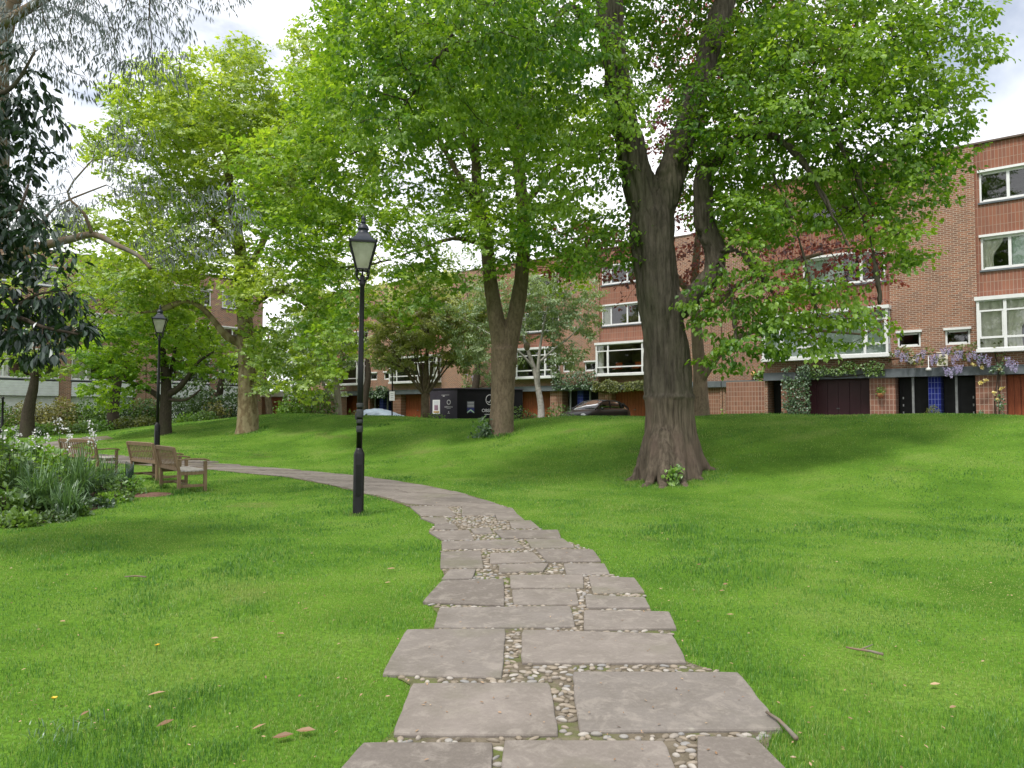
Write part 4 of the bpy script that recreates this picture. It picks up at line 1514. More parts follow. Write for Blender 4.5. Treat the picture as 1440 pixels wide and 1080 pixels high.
limbs = [
    curve([((-7.0, Yg, -.2), .16), ((-6.9, Yg, 1.2), .13), ((-6.6, Yg, 2.6), .10), ((-6.3, Yg, 4.2), .07)], 4),
    curve([((-6.9, Yg, 1.4), .07), Q(-60, 470, .05), Q(10, 445, .03, -.1), Q(60, 460, .02, -.2), Q(110, 470, .012, -.2)], 4),
    curve([((-6.6, Yg, 2.5), .06), Q(-40, 320, .04), Q(20, 300, .02, -.1), Q(40, 260, .012)], 4),
    curve([((-6.4, Yg, 3.6), .05), Q(-30, 160, .035), Q(20, 120, .02), Q(50, 70, .01)], 4),
    curve([Q(10, 440, .02, -.1), Q(50, 415, .014, -.2), Q(92, 408, .008, -.3)], 4),
]
blobs = [(30, 435, Yg - .1, .55, .5, .36, 1.3), (95, 470, Yg - .2, .28, .3, .14, 1.5), (-10, 300, Yg, .5, .5, .75), (10, 200, Yg, .42, .4, .5), (30, 90, Yg, .35, .4, .45, .7), (-20, 450, Yg, .6, .5, .5), (60, 350, Yg - .2, .3, .25, .3), (40, 160, Yg - .1, .3, .3, .4), (70, 460, Yg - .25, .5, .35, .26, 1.6), (92, 412, Yg - .3, .1, .1, .07, 2.0),
         (-150, 250, Yg, 1.2, 1.2, 1.6)]
make_tree('magnolia_tree', 'dark evergreen with big glossy leaves at the left edge', 'tree', gb, limbs, blobs, 1300, 'big', M['mag'], M['branch'], M['branch'],
          seed=41, step=.12, kill=.17, gap=(2.0, .40), droop=.05, tip=.004, per=10, spread=.16, size=.115, leafdroop=.75, flat=.45, tintb=(.5, .3), twig_r=.012)

# ------------------------------------------------------------------ 7  small spreading tree behind the second lamp
sb = hit(232, 611)
Ys = sb.y


def Q(px, py, r_, dy=0.0):
    return (V3(px, py, Ys + dy), r_)


limbs = [
    curve([((sb.x, sb.y, sb.z - .3), .36), Q(232, 600, .29), Q(233, 575, .26), Q(234, 550, .24), Q(232, 520, .19), Q(228, 490, .12)], 4),
    curve([Q(234, 556, .17), Q(252, 545, .14, -.3), Q(268, 525, .10, -.6), Q(280, 508, .06, -.8), Q(300, 495, .04, -1)], 4),
    curve([Q(233, 566, .15), Q(212, 550, .12, .3), Q(190, 540, .08, .5), Q(165, 530, .05, .6)], 4),
    curve([Q(235, 545, .12), Q(242, 515, .09, .4), Q(246, 490, .06, .6)], 4),
    curve([Q(236, 562, .09), Q(262, 562, .06, -.6), Q(282, 548, .04, -1)], 4),
]
blobs = [(225, 480, Ys, 3.0, 2.6, 1.3), (160, 500, Ys, 1.9, 1.8, 1.2), (275, 495, Ys - .4, 1.6, 1.6, 1.3), (150, 550, Ys - .6, 1.2, 1.0, .9, 1.4), (185, 520, Ys - 1, 1.2, 1, .9), (235, 445, Ys, 2.0, 2, 1.0)]
make_tree('spreading_tree', 'low spreading dark stemmed tree behind the far black lamp post', 'tree', sb, limbs, blobs, 1300, 'palm', M['syc'], M['branch'], M['branch'],
          seed=51, step=.3, kill=.42, gap=(.7, .40), droop=.0, per=11, spread=.34, size=.17, leafdroop=.4, flat=.7, tintb=(.35, .25), twig_r=.02)

# ------------------------------------------------------------------ 8  pale vase shaped tree by the hoarding
Yv = 37.5


def onY(px, Y):
    x = (px - 720) / F * Y
    return Vector((x, Y, hz(x, Y)))


vb = onY(598, Yv)


def Q(px, py, r_, dy=0.0):
    return (V3(px, py, Yv + dy), r_)


rr = random.Random(8)
limbs = [curve([((vb.x, vb.y, vb.z - .3), .30), Q(598, 585, .24), Q(598, 560, .21), Q(599, 540, .2), Q(600, 505, .1), Q(603, 450, .05)], 4)]
for px, py in ((545, 480), (560, 455), (575, 440), (588, 430), (615, 435), (630, 450), (645, 470), (655, 492), (537, 505), (582, 470), (618, 470)):
    q0 = (px - 598)
    limbs.append(curve([Q(598, 556, .085), Q(598 + q0 * .18, 545, .06, rr.uniform(-.3, .3)), Q(598 + q0 * .5, 520, .04, rr.uniform(-.7, .7)), Q(598 + q0 * .8, (520 + py) / 2 - 4, .028, rr.uniform(-1, 1)), Q(px, py, .015, rr.uniform(-1.4, 1.4))], 4))
blobs = [(598, 455, Yv, 2.6, 2.4, 2.0), (560, 490, Yv, 1.5, 1.6, 1.3), (640, 490, Yv, 1.5, 1.6, 1.3), (600, 405, Yv, 1.6, 1.6, 1.2), (535, 470, Yv, 1.0, 1.2, 1.2), (668, 460, Yv, .9, 1, 1.3)]
def blos(root, Pn, pr, r_, n0, rng, base):
    tw = np.nonzero((r_ < .02) & (np.arange(len(r_)) >= n0))[0]
    idx = rng.choice(tw, 5200)
    p = Pn[idx] + rng.normal(0, .16, (5200, 3))
    L = Leaves()
    L.add(p, rng.normal(size=p.shape), rng.normal(size=p.shape), rng.uniform(.06, .12, len(p)), 'petal', rng.random(len(p)))
    L.build('blossom', M['bloss'], root, base)
make_tree('vase_shaped_tree', 'pale flowering tree with many upswept stems beside the dark hoarding', 'tree', vb, limbs, blobs, 1500, 'ovate', M['pale'], M['bark'], M['palebark'],
          seed=61, step=.28, kill=.40, gap=(.9, .42), droop=-.1, tip=.003, per=36, spread=.36, size=.14, leafdroop=.1, flat=.3, tintb=(.5, .3), twig_r=.02, extra=blos)

# ------------------------------------------------------------------ 9  weeping birch
Yb = 36.0
bb = onY(760, Yb)


def Q(px, py, r_, dy=0.0):
    return (V3(px, py, Yb + dy), r_)


limbs = [
    curve([((bb.x, bb.y, bb.z - .3), .23), Q(761, 575, .17), Q(757, 548, .15), Q(753, 525, .14), Q(744, 498, .10), Q(735, 470, .08), Q(728, 430, .06), Q(722, 400, .04)], 4),
    curve([Q(757, 548, .11), Q(757, 515, .09, -.3), Q(760, 485, .07, -.4), Q(766, 450, .05, -.5), Q(772, 420, .03, -.6)], 4),
    curve([Q(752, 520, .08), Q(735, 500, .06, -.4), Q(715, 485, .045, -.7), Q(680, 465, .035, -1), Q(655, 450, .02, -1)], 4),
    curve([Q(758, 510, .07, -.3), Q(780, 490, .05, -.5), Q(800, 475, .03, -.6), Q(815, 460, .02, -.8)], 4),
]
blobs = [(745, 440, Yb, 2.6, 2.2, 1.7), (670, 470, Yb - .6, 1.3, 1.3, 2.0, 1.1), (795, 480, Yb - .4, 1.4, 1.4, 1.7), (700, 420, Yb, 1.9, 1.6, 1.3), (690, 530, Yb - .6, .55, .6, .7), (765, 410, Yb, 1.8, 1.6, 1.1), (820, 430, Yb, 1.2, 1.1, 1.7, 1.3), (655, 430, Yb - .5, 1.4, 1.3, 1.6, 1.2), (800, 385, Yb, 1.3, 1.2, 1.0)]
make_tree('birch_tree', 'white barked birch with fine weeping foliage behind the twin stemmed trunk', 'tree', bb, limbs, blobs, 1900, 'ovate', M['birch'], M['birchbark'], M['palebark'],
          seed=71, step=.26, kill=.38, gap=(.9, .41), droop=.35, per=24, spread=.30, size=.095, leafdroop=1.0, flat=.3, tintb=(.5, .3), twig_r=.016, tip=.004)

# ------------------------------------------------------------------ 10  small pale barked tree left of the lamp
Yt = 40.0
tb = onY(476, Yt)


def Q(px, py, r_, dy=0.0):
    return (V3(px, py, Yt + dy), r_)


limbs = [
    curve([((tb.x, tb.y, tb.z - .3), .26), Q(476, 580, .20), Q(475, 560, .18), Q(473, 540, .17), Q(470, 515, .12), Q(462, 490, .08), Q(455, 460, .05)], 4),
    curve([Q(475, 570, .12), Q(467, 560, .10, -.2), Q(458, 545, .08, -.3), Q(450, 530, .06, -.4), Q(440, 505, .04, -.5)], 4),
    curve([Q(471, 525, .08), Q(482, 505, .06, -.2), Q(492, 480, .04, -.4)], 4),
]
blobs = [(450, 500, Yt, 2.2, 2.0, 1.4), (420, 510, Yt, 1.6, 1.5, 1.5), (490, 490, Yt, 1.1, 1.2, 1.3), (450, 460, Yt, 2.2, 2, 1.2)]
make_tree('pale_barked_tree', 'small tree with a forked pale trunk on the crest left of the lamp', 'tree', tb, limbs, blobs, 1100, 'ovate', M['birch'], M['palebark'], M['branch'],
          seed=81, step=.3, kill=.42, gap=(.8, .42), per=14, spread=.3, size=.14, leafdroop=.5, flat=.5, tintb=(.45, .3), twig_r=.02)

Yu = 44.0
ub = onY(378, Yu)


def Q(px, py, r_, dy=0.0):
    return (V3(px, py, Yu + dy), r_)


limbs = [curve([((ub.x, ub.y, ub.z - .3), .28), Q(379, 580, .22), Q(376, 555, .19), Q(372, 530, .16), Q(375, 500, .1), Q(378, 470, .05)], 4)]
blobs = [(380, 500, Yu, 2.4, 2.2, 1.8), (350, 520, Yu, 1.6, 1.6, 1.3), (410, 480, Yu, 1.8, 1.8, 1.6)]
make_tree('garden_tree', 'small grey trunked tree just right of the mottled plane trunk', 'tree', ub, limbs, blobs, 600, 'ovate', M['syc'], M['bark'], M['branch'],
          seed=91, step=.34, kill=.48, gap=(.8, .42), per=9, spread=.34, size=.18, leafdroop=.5, tintb=(.3, .25), twig_r=.02)


# simpler far trees that close the gap between the terraces
def far_tree(name, label, px, Y, h_, blobs_, mat, seed, leaf='ovate', n_attr=420, size=.3, per=13, tb_=.5):
    b = onY(px, Y)
    limbs = [curve([((b.x, b.y, b.z - .3), .4), ((b.x, b.y, b.z + h_ * .25), .3), ((b.x + .3, b.y, b.z + h_ * .6), .2), ((b.x, b.y + .3, b.z + h_ * .9), .06)], 3)]
    return make_tree(name, label, 'tree', b, limbs, blobs_, n_attr, leaf, mat, M['branch'], M['branch'], seed=seed, step=.55, kill=.8, gap=(.4, .40), per=per, spread=.6, size=size, leafdroop=.4, tintb=(tb_, .25), twig_r=.035, tip=.012,
                     group='trees closing the gap beyond the mounds')


far_tree('garden_tree', 'dark bushy tree behind the flower border left of the plane trunk', 305, 48, 5, [(305, 520, 48, 2.6, 2, 2.0), (320, 560, 47, 1.8, 1.5, 1.5), (285, 560, 47.5, 1.8, 1.6, 1.2)], M['shrubd'], 101, n_attr=500, size=.22, per=13)
far_tree('garden_tree', 'yellowish tree low behind the plane tree in the gap between terraces', 335, 62, 6, [(320, 500, 62, 4.5, 3, 2.6), (290, 480, 62, 2.5, 2, 2)], M['pale'], 102)
far_tree('garden_tree', 'mid green tree behind the forked pale trunk', 415, 56, 6, [(415, 490, 56, 4, 3, 3.4), (440, 530, 54, 2.6, 2, 2)], M['birch'], 103, size=.24)
far_tree('garden_tree', 'pale airy tree behind the tall lamp and the covered car', 512, 51, 6, [(512, 440, 51, 3.6, 2, 3.0), (470, 420, 51, 2.4, 2, 2.4), (545, 480, 51, 2, 1.5, 1.8)], M['pale'], 105, n_attr=620, size=.2, per=15)
far_tree('garden_tree', 'pale green tree behind the hoarding between pale tree and birch', 665, 46.5, 6, [(660, 430, 46.5, 2.6, 1.6, 3.0), (640, 380, 46.5, 2.4, 1.6, 2.0), (700, 400, 46.5, 1.8, 1.4, 2.0)], M['birch'], 106, n_attr=560, size=.17, per=15)
far_tree('garden_tree', 'green tree filling the gap over the far boarded house', 160, 41, 6, [(160, 420, 41, 3.0, 2, 2.0), (210, 400, 41, 2.4, 2, 1.8), (110, 430, 41, 2.0, 1.6, 1.4), (250, 470, 42, 2, 1.6, 1.4), (235, 420, 40, 2.0, 1.6, 1.6), (110, 370, 40, 2.2, 1.6, 1.3), (190, 350, 40, 2.2, 1.6, 1.5)], M['syc'], 107, 'palm', 1150, .19, 13, .4)
far_tree('garden_tree', 'leafy tree in front of the boarded left hand house', 40, 37, 5, [(40, 500, 37, 3.2, 2.4, 1.3), (110, 470, 38, 3.0, 2.2, 1.6), (20, 440, 37, 2.5, 2, 1.8), (130, 430, 38, 2.4, 2, 1.5), (190, 400, 38, 2.2, 2, 1.6), (110, 390, 38, 2.2, 2, 1.2)], M['plane'], 104, 'palm', 1000, .2, 12, .25)


# ------------------------------------------------------------------ shrubs and hedges
def shrub(name, label, cat, c, rx, ry, h_, n, size, mat, seed=0, leaf='ovate', flowers=None, group=None, kind_dir=.2, stems=6, top=None, lump=.25):
    """leaves through an uneven dome standing on the ground at c"""
    rng = np.random.default_rng(seed + 1000)
    rt = thing(name, label, cat, tuple(c), 0, group)
    L = Leaves()
    d = unit(rng.normal(size=(n, 3)))
    d[:, 2] = np.abs(d[:, 2]) * 1.0
    rad = rng.random(n) ** .42
    bump = 1 + lump * (noise3(d * 2 + seed, 1.6, seed % 50) - .5) * 3
    p = d * (rad * bump)[:, None] * np.array([rx, ry, h_])
    p[:, 2] = np.maximum(p[:, 2], .02)
    k = noise3(p + seed, 1.2 / max(rx, .5) + .6, 3) > .30
    p, d = p[k], d[k]
    n = len(p)
    dr = d * .6 + rng.normal(0, .6, (n, 3)) + np.array([0, 0, kind_dir])
    nn = d * .6 + np.array([0, -.1, .8]) + rng.normal(0, .5, (n, 3))
    cl = noise3(p + seed * 1.3, 1.5, 8)
    L.add(p, dr, nn, size * rng.uniform(.6, 1.3, n), leaf, np.clip(.5 + (cl - .5) * 1.4 + rng.normal(0, .2, n), 0, 1))
    L.build('foliage', mat, rt)
    m = MB()
    for q in range(stems):
        a = rng.uniform(0, 6.28)
        m.tube([(.05 * math.cos(a), .05 * math.sin(a), -.08), (rx * .3 * math.cos(a), ry * .3 * math.sin(a), h_ * .4), (rx * .6 * math.cos(a), ry * .6 * math.sin(a), h_ * .75)], [.02, .014, .006], 5)
    m.build('stem', M['branch'], rt)
    if flowers:
        fm, fn, fs = flowers
        a = unit(rng.normal(size=(fn, 3)))
        a[:, 2] = np.abs(a[:, 2])
        fp = a * np.array([rx, ry, h_]) * 1.0
        P5, D5 = np.repeat(fp, 6, 0) + rng.normal(0, fs * .25, (fn * 6, 3)), rng.normal(size=(fn * 6, 3))
        L2 = Leaves()
        L2.add(P5, D5, np.repeat(a, 6, 0) + rng.normal(0, .3, (fn * 6, 3)), np.full(fn * 6, fs), 'petal', rng.random(fn * 6))
        L2.build('flowers', fm, rt)
    return rt


SH = [
    # px, Y, rx, ry, h, n, size, mat, label
    (432, 39.5, 1.7, 1.2, 1.9, 1500, .14, 'shrub', 'rounded green bush on the crest right of the small grey trunk'),
    (408, 38.8, .9, .7, .8, 600, .11, 'shrubb', 'low bright bush beside yellow flowers near the crest'),
    (455, 40.5, 1.0, .8, 1.1, 600, .12, 'shrubd', 'darker low bush against the forked pale trunk'),
    (500, 41, 1.0, .8, .9, 500, .12, 'shrub', 'low bush just left of the tall lamp on the crest'),
    (325, 43, 1.5, 1.1, 1.7, 1100, .15, 'shrubd', 'dark bush directly left of the mottled trunk'),
    (308, 42.5, 1.0, .8, 1.3, 700, .13, 'hedgeb', 'bronze tinted bush by the mottled trunk'),
    (285, 44, 1.2, 1.0, 2.0, 900, .16, 'shrubd', 'tall dark glossy bush with spiky leaves right of the spreading tree'),
    (585, 37, .55, .5, .55, 500, .08, 'shrubb', 'small round bush left of the vase shaped tree'),
    (610, 37.2, .8, .6, .75, 600, .09, 'shrubb', 'pair bush at the foot of the vase shaped tree'),
    (564, 37.3, .5, .45, .5, 400, .08, 'shrubb', 'smallest round bush beside the sign post'),
    (735, 37, .9, .7, 1.1, 700, .11, 'shrub', 'loose shrub left of the white birch trunk'),
    (785, 36.5, 1.1, .8, 1.2, 900, .11, 'shrub', 'loose shrub right of the white birch trunk'),
    (760, 37.5, 1.5, .6, .7, 700, .10, 'shrubd', 'low dark planting behind the birch trunk'),
]
for k_, (px, Y, rx, ry, h_, n, sz, mt, lb_) in enumerate(SH):
    shrub('shrub', lb_, 'shrub', onY(px, Y), rx, ry, h_, n, sz, M[mt], 200 + k_)

# hedge in front of the boarded house: several grown-together lengths, each its own plant
HD = [(-5, 42, 1.5, 1.1, 1.7, 'shrub', 'green end of the hedge at the left edge of the lawn'), (42, 42.5, 1.5, 1.0, 1.75, 'hedgeb', 'bronze topped hedge below the white boards'), (85, 43, 1.4, 1.0, 1.8, 'hedgeb', 'second bronze topped hedge below the white boards'),
      (125, 43.5, 1.3, 1.0, 1.6, 'shrub', 'hedge below the brick pillar of the boarded house'), (165, 44, 1.5, 1.0, 1.75, 'shrub', 'green hedge between brick pillar and dark tree'), (208, 44.5, 1.4, 1.0, 1.7, 'shrub', 'green hedge against the spreading tree trunk'), (255, 45, 1.4, 1.0, 1.6, 'shrubd', 'dark hedge right of the spreading tree trunk')]
for k_, (px, Y, rx, ry, h_, mt, lb_) in enumerate(HD):
    shrub('hedge', lb_, 'hedge', onY(px, Y), rx * 1.15, ry, h_ * 1.08, 2300, .13, M[mt], 260 + k_, stems=9, lump=.15, group='lengths of hedge along the left border')
BD = [(20, 38.5, 'shrubb'), (62, 39, 'shrubb'), (95, 39.5, 'shruby'), (140, 40, 'shrubb'), (178, 40.5, 'shruby'), (205, 40.5, 'shruby'), (262, 41.5, 'shrubb'), (290, 41, 'shrub'), (120, 39.2, 'shrub'), (45, 38.2, 'shrub')]
BL = ['bright leafy border plant at the far left of the border', 'bright border plant under the bronze hedge', 'yellowish feathery border plant behind the white flowers', 'bright border plant below the brick pillar', 'yellow green feathery plant left of the far lamp',
      'yellow green feathery plant touching the far lamp post', 'low bright plants right of the spreading tree', 'low dark green plants under the spiky bush', 'mid green plant between two yellowish border plants', 'mid green plant at the front of the left border']
for k_, ((px, Y, mt), lb_) in enumerate(zip(BD, BL)):
    shrub('border_plant', lb_, 'plant', onY(px, Y), .85, .6, .62, 520, .12, M[mt], 300 + k_, kind_dir=.6, stems=3, group='plants in the far flower border')

# ------------------------------------------------------------------ near bed on the left
def strap_plant(label, c, n, ln, wd, seed, mat='strap'):
    rng = np.random.default_rng(seed)
    rt = thing('strap_leaf_plant', label, 'plant', tuple(c), 0, 'strap leaved plants in the near bed')
    V, Fc, T = [], [], []
    nb = 0
    for i in range(n):
        a = rng.uniform(0, 2 * math.pi)
        l_ = ln * rng.uniform(.6, 1.1)
        out = rng.uniform(.10, .75)
        s0 = np.array([rng.normal(0, .09), rng.normal(0, .09), 0])
        dirv = np.array([math.cos(a), math.sin(a), 0])
        sd = np.array([-math.sin(a), math.cos(a), 0])
        tn = np.clip(rng.normal(.5, .25), 0, 1)
        K = 7
        for s in range(K + 1):
            f = s / K
            z = l_ * (f * (1.05 - out * .35) - out * .75 * f ** 3)
            xx = l_ * out * (f ** 1.5) * .95
            w_ = wd * (1 - f ** 2.5) * (.6 + .4 * min(1, f * 4)) + .001
            q = s0 + dirv * xx + np.array([0, 0, max(z, .01)])
            V += [q - sd * w_ / 2, q + sd * w_ / 2]
            T += [tn, tn]
        for s in range(K):
            b0 = nb + s * 2
            Fc.append((b0, b0 + 1, b0 + 3, b0 + 2))
        nb += (K + 1) * 2
    link('foliage', np_mesh('foliage', np.array(V), np.array(Fc), {'tint': np.array(T)}), M[mat], rt)
    return rt


ST = [(62, 722, 300, 1.0, .026, 'big strap leaved clump at the left in the near bed'), (108, 708, 360, 1.1, .024, 'tall arching strap leaved clump in the middle of the near bed'), (143, 698, 260, .95, .022, 'strap leaved clump in front of the far bench'),
      (90, 727, 170, .7, .022, 'shorter strap leaved clump at the front edge of the bed'), (30, 700, 220, .95, .026, 'strap leaved clump behind broad leaves at the left'), (165, 697, 110, .6, .016, 'fine grassy clump by the green wire edging')]
for k_, (px, py, n, l_, w_, lb_) in enumerate(ST):
    strap_plant(lb_, hit(px, py), n, l_, w_, 400 + k_)
NB = [(5, 728, .5, .4, .45, 600, .10, 'shrub', 'ovate', 'broad leaved bush at the front left corner of the bed'), (35, 724, .35, .3, .25, 350, .08, 'shrubd', 'ovate', 'low dark plant at the front of the bed'),
      (10, 690, .8, .6, 1.0, 900, .13, 'shrub', 'ovate', 'tall leafy bush at the left of the bed'), (55, 676, .8, .5, .82, 650, .14, 'shrubb', 'ovate', 'bright leafy bush behind the strap leaves'), (110, 676, .5, .35, .50, 400, .11, 'shrub', 'ovate', 'leafy plant right behind the white flowers'),
      (160, 705, .38, .32, .38, 500, .055, 'shrub', 'ovate', 'small leaved plant spilling over the bed edge'), (178, 697, .36, .32, .42, 420, .055, 'shrubb', 'ovate', 'small bright plant at the bed corner near the bench'), (130, 714, .4, .25, .16, 320, .06, 'shrubd', 'ovate', 'dark low plant at the middle of the bed edge'),
      (70, 733, .34, .2, .13, 300, .06, 'shrubd', 'ovate', 'low creeping plant at the front edge below the strap leaves'), (100, 725, .34, .2, .13, 300, .07, 'shrub', 'ovate', 'low leafy plant at the bed edge under arching leaves'),
      (20, 740, .36, .25, .18, 360, .08, 'shrub', 'ovate', 'low leafy plant at the bed edge by the left border of the photo'), (150, 708, .3, .22, .2, 380, .05, 'shrubb', 'ovate', 'low pale plant at the bed edge near the corner'),
      (-40, 700, 1.0, .8, 1.3, 800, .14, 'shrub', 'ovate', 'bush running out of the picture at the left of the bed')]
for k_, (px, py, rx, ry, h_, n, sz, mt, lf, lb_) in enumerate(NB):
    shrub('bed_plant', lb_, 'plant', hit(px, py), rx, ry, h_, n, sz, M[mt], 450 + k_, lf, stems=4, kind_dir=.3, group='leafy plants in the near bed')


def flower_stalk(label, top, base_, seed):
    rng = np.random.default_rng(seed)
    rt = thing('white_flower_stalk', label, 'flower', tuple(base_), 0, 'white flower spikes above the near bed')
    m = MB()
    tp = top - base_
    md = tp * .5 + Vector((rng.normal(0, .04), 0, 0))
    m.tube([(0, 0, -.03), md, tp], [.008, .006, .004], 4)
    m.build('stem', M['stem'], rt)
    L = Leaves()
    n = 30
    f = rng.random(n) ** .7
    p = np.array([tuple(tp * (.70 + .30 * q) + Vector((rng.normal(0, .035), rng.normal(0, .035), 0))) for q in f])
    L.add(p, rng.normal(size=(n, 3)), rng.normal(size=(n, 3)), np.full(n, .04), 'petal', rng.random(n))
    L.build('flowers', M['petal'], rt)
    L = Leaves()
    n = 14
    f = rng.uniform(.15, .66, n)
    p = np.array([tuple(tp * q) for q in f]) + rng.normal(0, .05, (n, 3))
    L.add(p, rng.normal(size=(n, 3)) + np.array([0, 0, -.2]), rng.normal(0, .4, (n, 3)) + np.array([0, 0, 1]), rng.uniform(.06, .12, n), 'ovate', rng.random(n))
    L.build('foliage', M['shrubb'], rt)


FS = [(4, 605, 'white flower spike at the left edge of the photo'), (22, 602, 'white flower spike second from the left edge'), (27, 612, 'shorter white flower spike close to the left edge'), (50, 609, 'loose white flower spike left of the far bench back'), (65, 613, 'small white flower beside the far bench back'),
      (82, 592, 'tallest white flower spike over the far bench'), (97, 606, 'thin white flower spike at the middle of the far bench'), (127, 596, 'white flower spike leaning over the far bench'), (133, 607, 'white flower spike nearest the bench arm')]
for k_, (px, py, lb_) in enumerate(FS):
    Yf = 12.6 + (k_ % 3) * .4
    tp = P(px, py - 4, Yf)
    b = onY(px + (3 if k_ % 2 else -4), Yf)
    flower_stalk(lb_, tp, b, 500 + k_)

# low green wire edging round the bed
m = MB()
e0, e1 = hit(172, 690), hit(186, 683)
wf = thing('wire_edging', 'low green hooped wire edging at the corner of the near bed', 'fence', tuple(e1))
pts_ = [hit(120, 709), hit(150, 702), hit(178, 697), hit(187, 684), hit(176, 676), hit(150, 670)]
for a, b in zip(pts_[:-1], pts_[1:]):
    nseg = max(2, int((b - a).length / .16))
    for s in range(nseg):
        q0, q1 = a.lerp(b, s / nseg) - e1, a.lerp(b, min(1, (s + 1.6) / nseg)) - e1
        up = Vector((0, 0, .40))
        mid = (q0 + q1) / 2 + Vector((0, 0, .46))
        m.tube([q0, q0 + up, mid, q1 + up, q1], .0035, 4)
    for hgt in (.12, .30):
        m.tube([a - e1 + Vector((0, 0, hgt)), b - e1 + Vector((0, 0, hgt))], .004, 4)
m.build('hoops', M['greenwire'], wf)
m = MB()
for q in (pts_[2], pts_[3]):
    m.tube([q - e1 + Vector((0, 0, -.1)), q - e1 + Vector((0, 0, .52))], .012, 6)
m.build('post', M['greenwire'], wf)
# ------------------------------------------------------------------ lamp posts
def lamp(loc, rz, label, tilt=0.0, bands=True):
    rt = thing('lamp_post', label, 'street lamp', tuple(loc), rz, 'black lantern lamp posts along the path')
    rt.rotation_euler = (0, tilt, rz)
    m = MB()
    m.lathe([(.10, -.2), (.10, .0), (.088, .015), (.084, .03), (.084, .95), (.078, .975), (.056, 1.02), (.050, 1.05)], 20)
    m.build('base', M['iron'], rt)
    m = MB()
    m.box(-.045, .045, -.092, -.080, .30, .80)
    m.build('access_door', M['iron'], rt, .004)
    m = MB()
    m.lathe([(.046, 1.02), (.046, 2.35), (.043, 2.37), (.038, 3.0), (.036, 3.62), (.047, 3.64), (.047, 3.68), (.040, 3.70), (.040, 3.76), (.03, 3.80)], 16)
    m.build('shaft', M['iron'], rt)
    if bands:
        m = MB()
        for z0, z1, r_ in ((1.30, 1.40, .052), (1.44, 1.50, .052), (1.53, 1.66, .056), (1.69, 1.76, .055)):
            m.lathe([(r_, z0), (r_, z1)], 14)
        m.box(-.075, -.045, -.02, .02, 1.50, 1.60)
        m.build('strap', M['tape'], rt, .003)
    m = MB()
    for s in range(4):
        a = math.pi / 4 + s * math.pi / 2
        c, sn = math.cos(a), math.sin(a)
        pts = [(c * .03, sn * .03, 3.70), (c * .075, sn * .075, 3.72), (c * .125, sn * .125, 3.77), (c * .15, sn * .15, 3.83), (c * .142, sn * .142, 3.875), (c * .115, sn * .115, 3.88), (c * .11, sn * .11, 3.85)]
        m.tube(pts, .010, 6)
        m.tube([(c * .12, sn * .12, 3.79), (c * .10, sn * .10, 3.84), (c * .13, sn * .13, 3.89)], .007, 5)
    m.tube([(0, 0, 3.74), (0, 0, 3.90)], .014, 8)
    m.build('bracket', M['iron'], rt)
    ZB, ZT, rb, rtp = 3.885, 4.305, .093, .200
    m = MB()
    ca = [(1, 1), (-1, 1), (-1, -1), (1, -1)]
    for i in range(4):
        x, y = ca[i]
        x2, y2 = ca[(i + 1) % 4]
        m.bar((x * rb, y * rb, ZB), (x * rtp, y * rtp, ZT), .020, .020, (x, y, 0))
        m.bar((x * rb, y * rb, ZB), (x2 * rb, y2 * rb, ZB), .022, .022)
        m.bar((x * rtp, y * rtp, ZT), (x2 * rtp, y2 * rtp, ZT), .026, .028)
        m.tube([(x * rtp, y * rtp, ZT), (x * (rtp + .012), y * (rtp + .012), ZT + .03), (x * (rtp + .004), y * (rtp + .004), ZT + .05), (x * (rtp + .016), y * (rtp + .016), ZT + .085)], [.014, .018, .008, .004], 6)
    m.build('lantern_frame', M['iron'], rt)
    for i in range(4):
        x, y = ca[i]
        x2, y2 = ca[(i + 1) % 4]
        m = MB()
        q = .97
        m.add([(x * rb * q, y * rb * q, ZB + .008), (x2 * rb * q, y2 * rb * q, ZB + .008), (x2 * rtp * q, y2 * rtp * q, ZT - .01), (x * rtp * q, y * rtp * q, ZT - .01)], [(0, 1, 2, 3)])
        o = m.build('glass', M['milky'], rt)
        sd = o.modifiers.new('t', 'SOLIDIFY')
        sd.thickness = .004
    m = MB()
    vs, fs = [], []
    prof = [(.212, ZT + .012), (.212, ZT + .022), (.165, ZT + .055), (.12, ZT + .10), (.098, ZT + .145), (.092, ZT + .165)]
    for r_, z in prof:
        for x, y in ca:
            vs.append((x * r_, y * r_, z))
    for i in range(len(prof) - 1):
        for k in range(4):
            k2 = (k + 1) % 4
            fs.append((i * 4 + k, i * 4 + k2, i * 4 + 4 + k2, i * 4 + 4 + k))
    fs.append((3, 2, 1, 0))
    m.add(vs, fs)
    z = ZT
    m.lathe([(.092, z + .15), (.095, z + .17), (.085, z + .18), (.076, z + .205), (.074, z + .225), (.092, z + .232), (.092, z + .242), (.082, z + .275), (.060, z + .305), (.035, z + .322), (.028, z + .33)], 18)
    m.build('lantern_roof', M['ironlead'], rt)
    m = MB()
    m.lathe([(.03, z + .325), (.040, z + .345), (.040, z + .362), (.020, z + .385), (.034, z + .405), (.030, z + .43), (.012, z + .445), (.008, z + .475), (.002, z + .50)], 12)
    m.build('finial', M['ironlead'], rt)
    m = MB()
    m.lathe([(.02, 3.9), (.03, 3.95), (.03, 4.05), (.05, 4.1), (.055, 4.18), (.03, 4.25)], 10)
    m.build('bulb', M['white'], rt)
    return rt


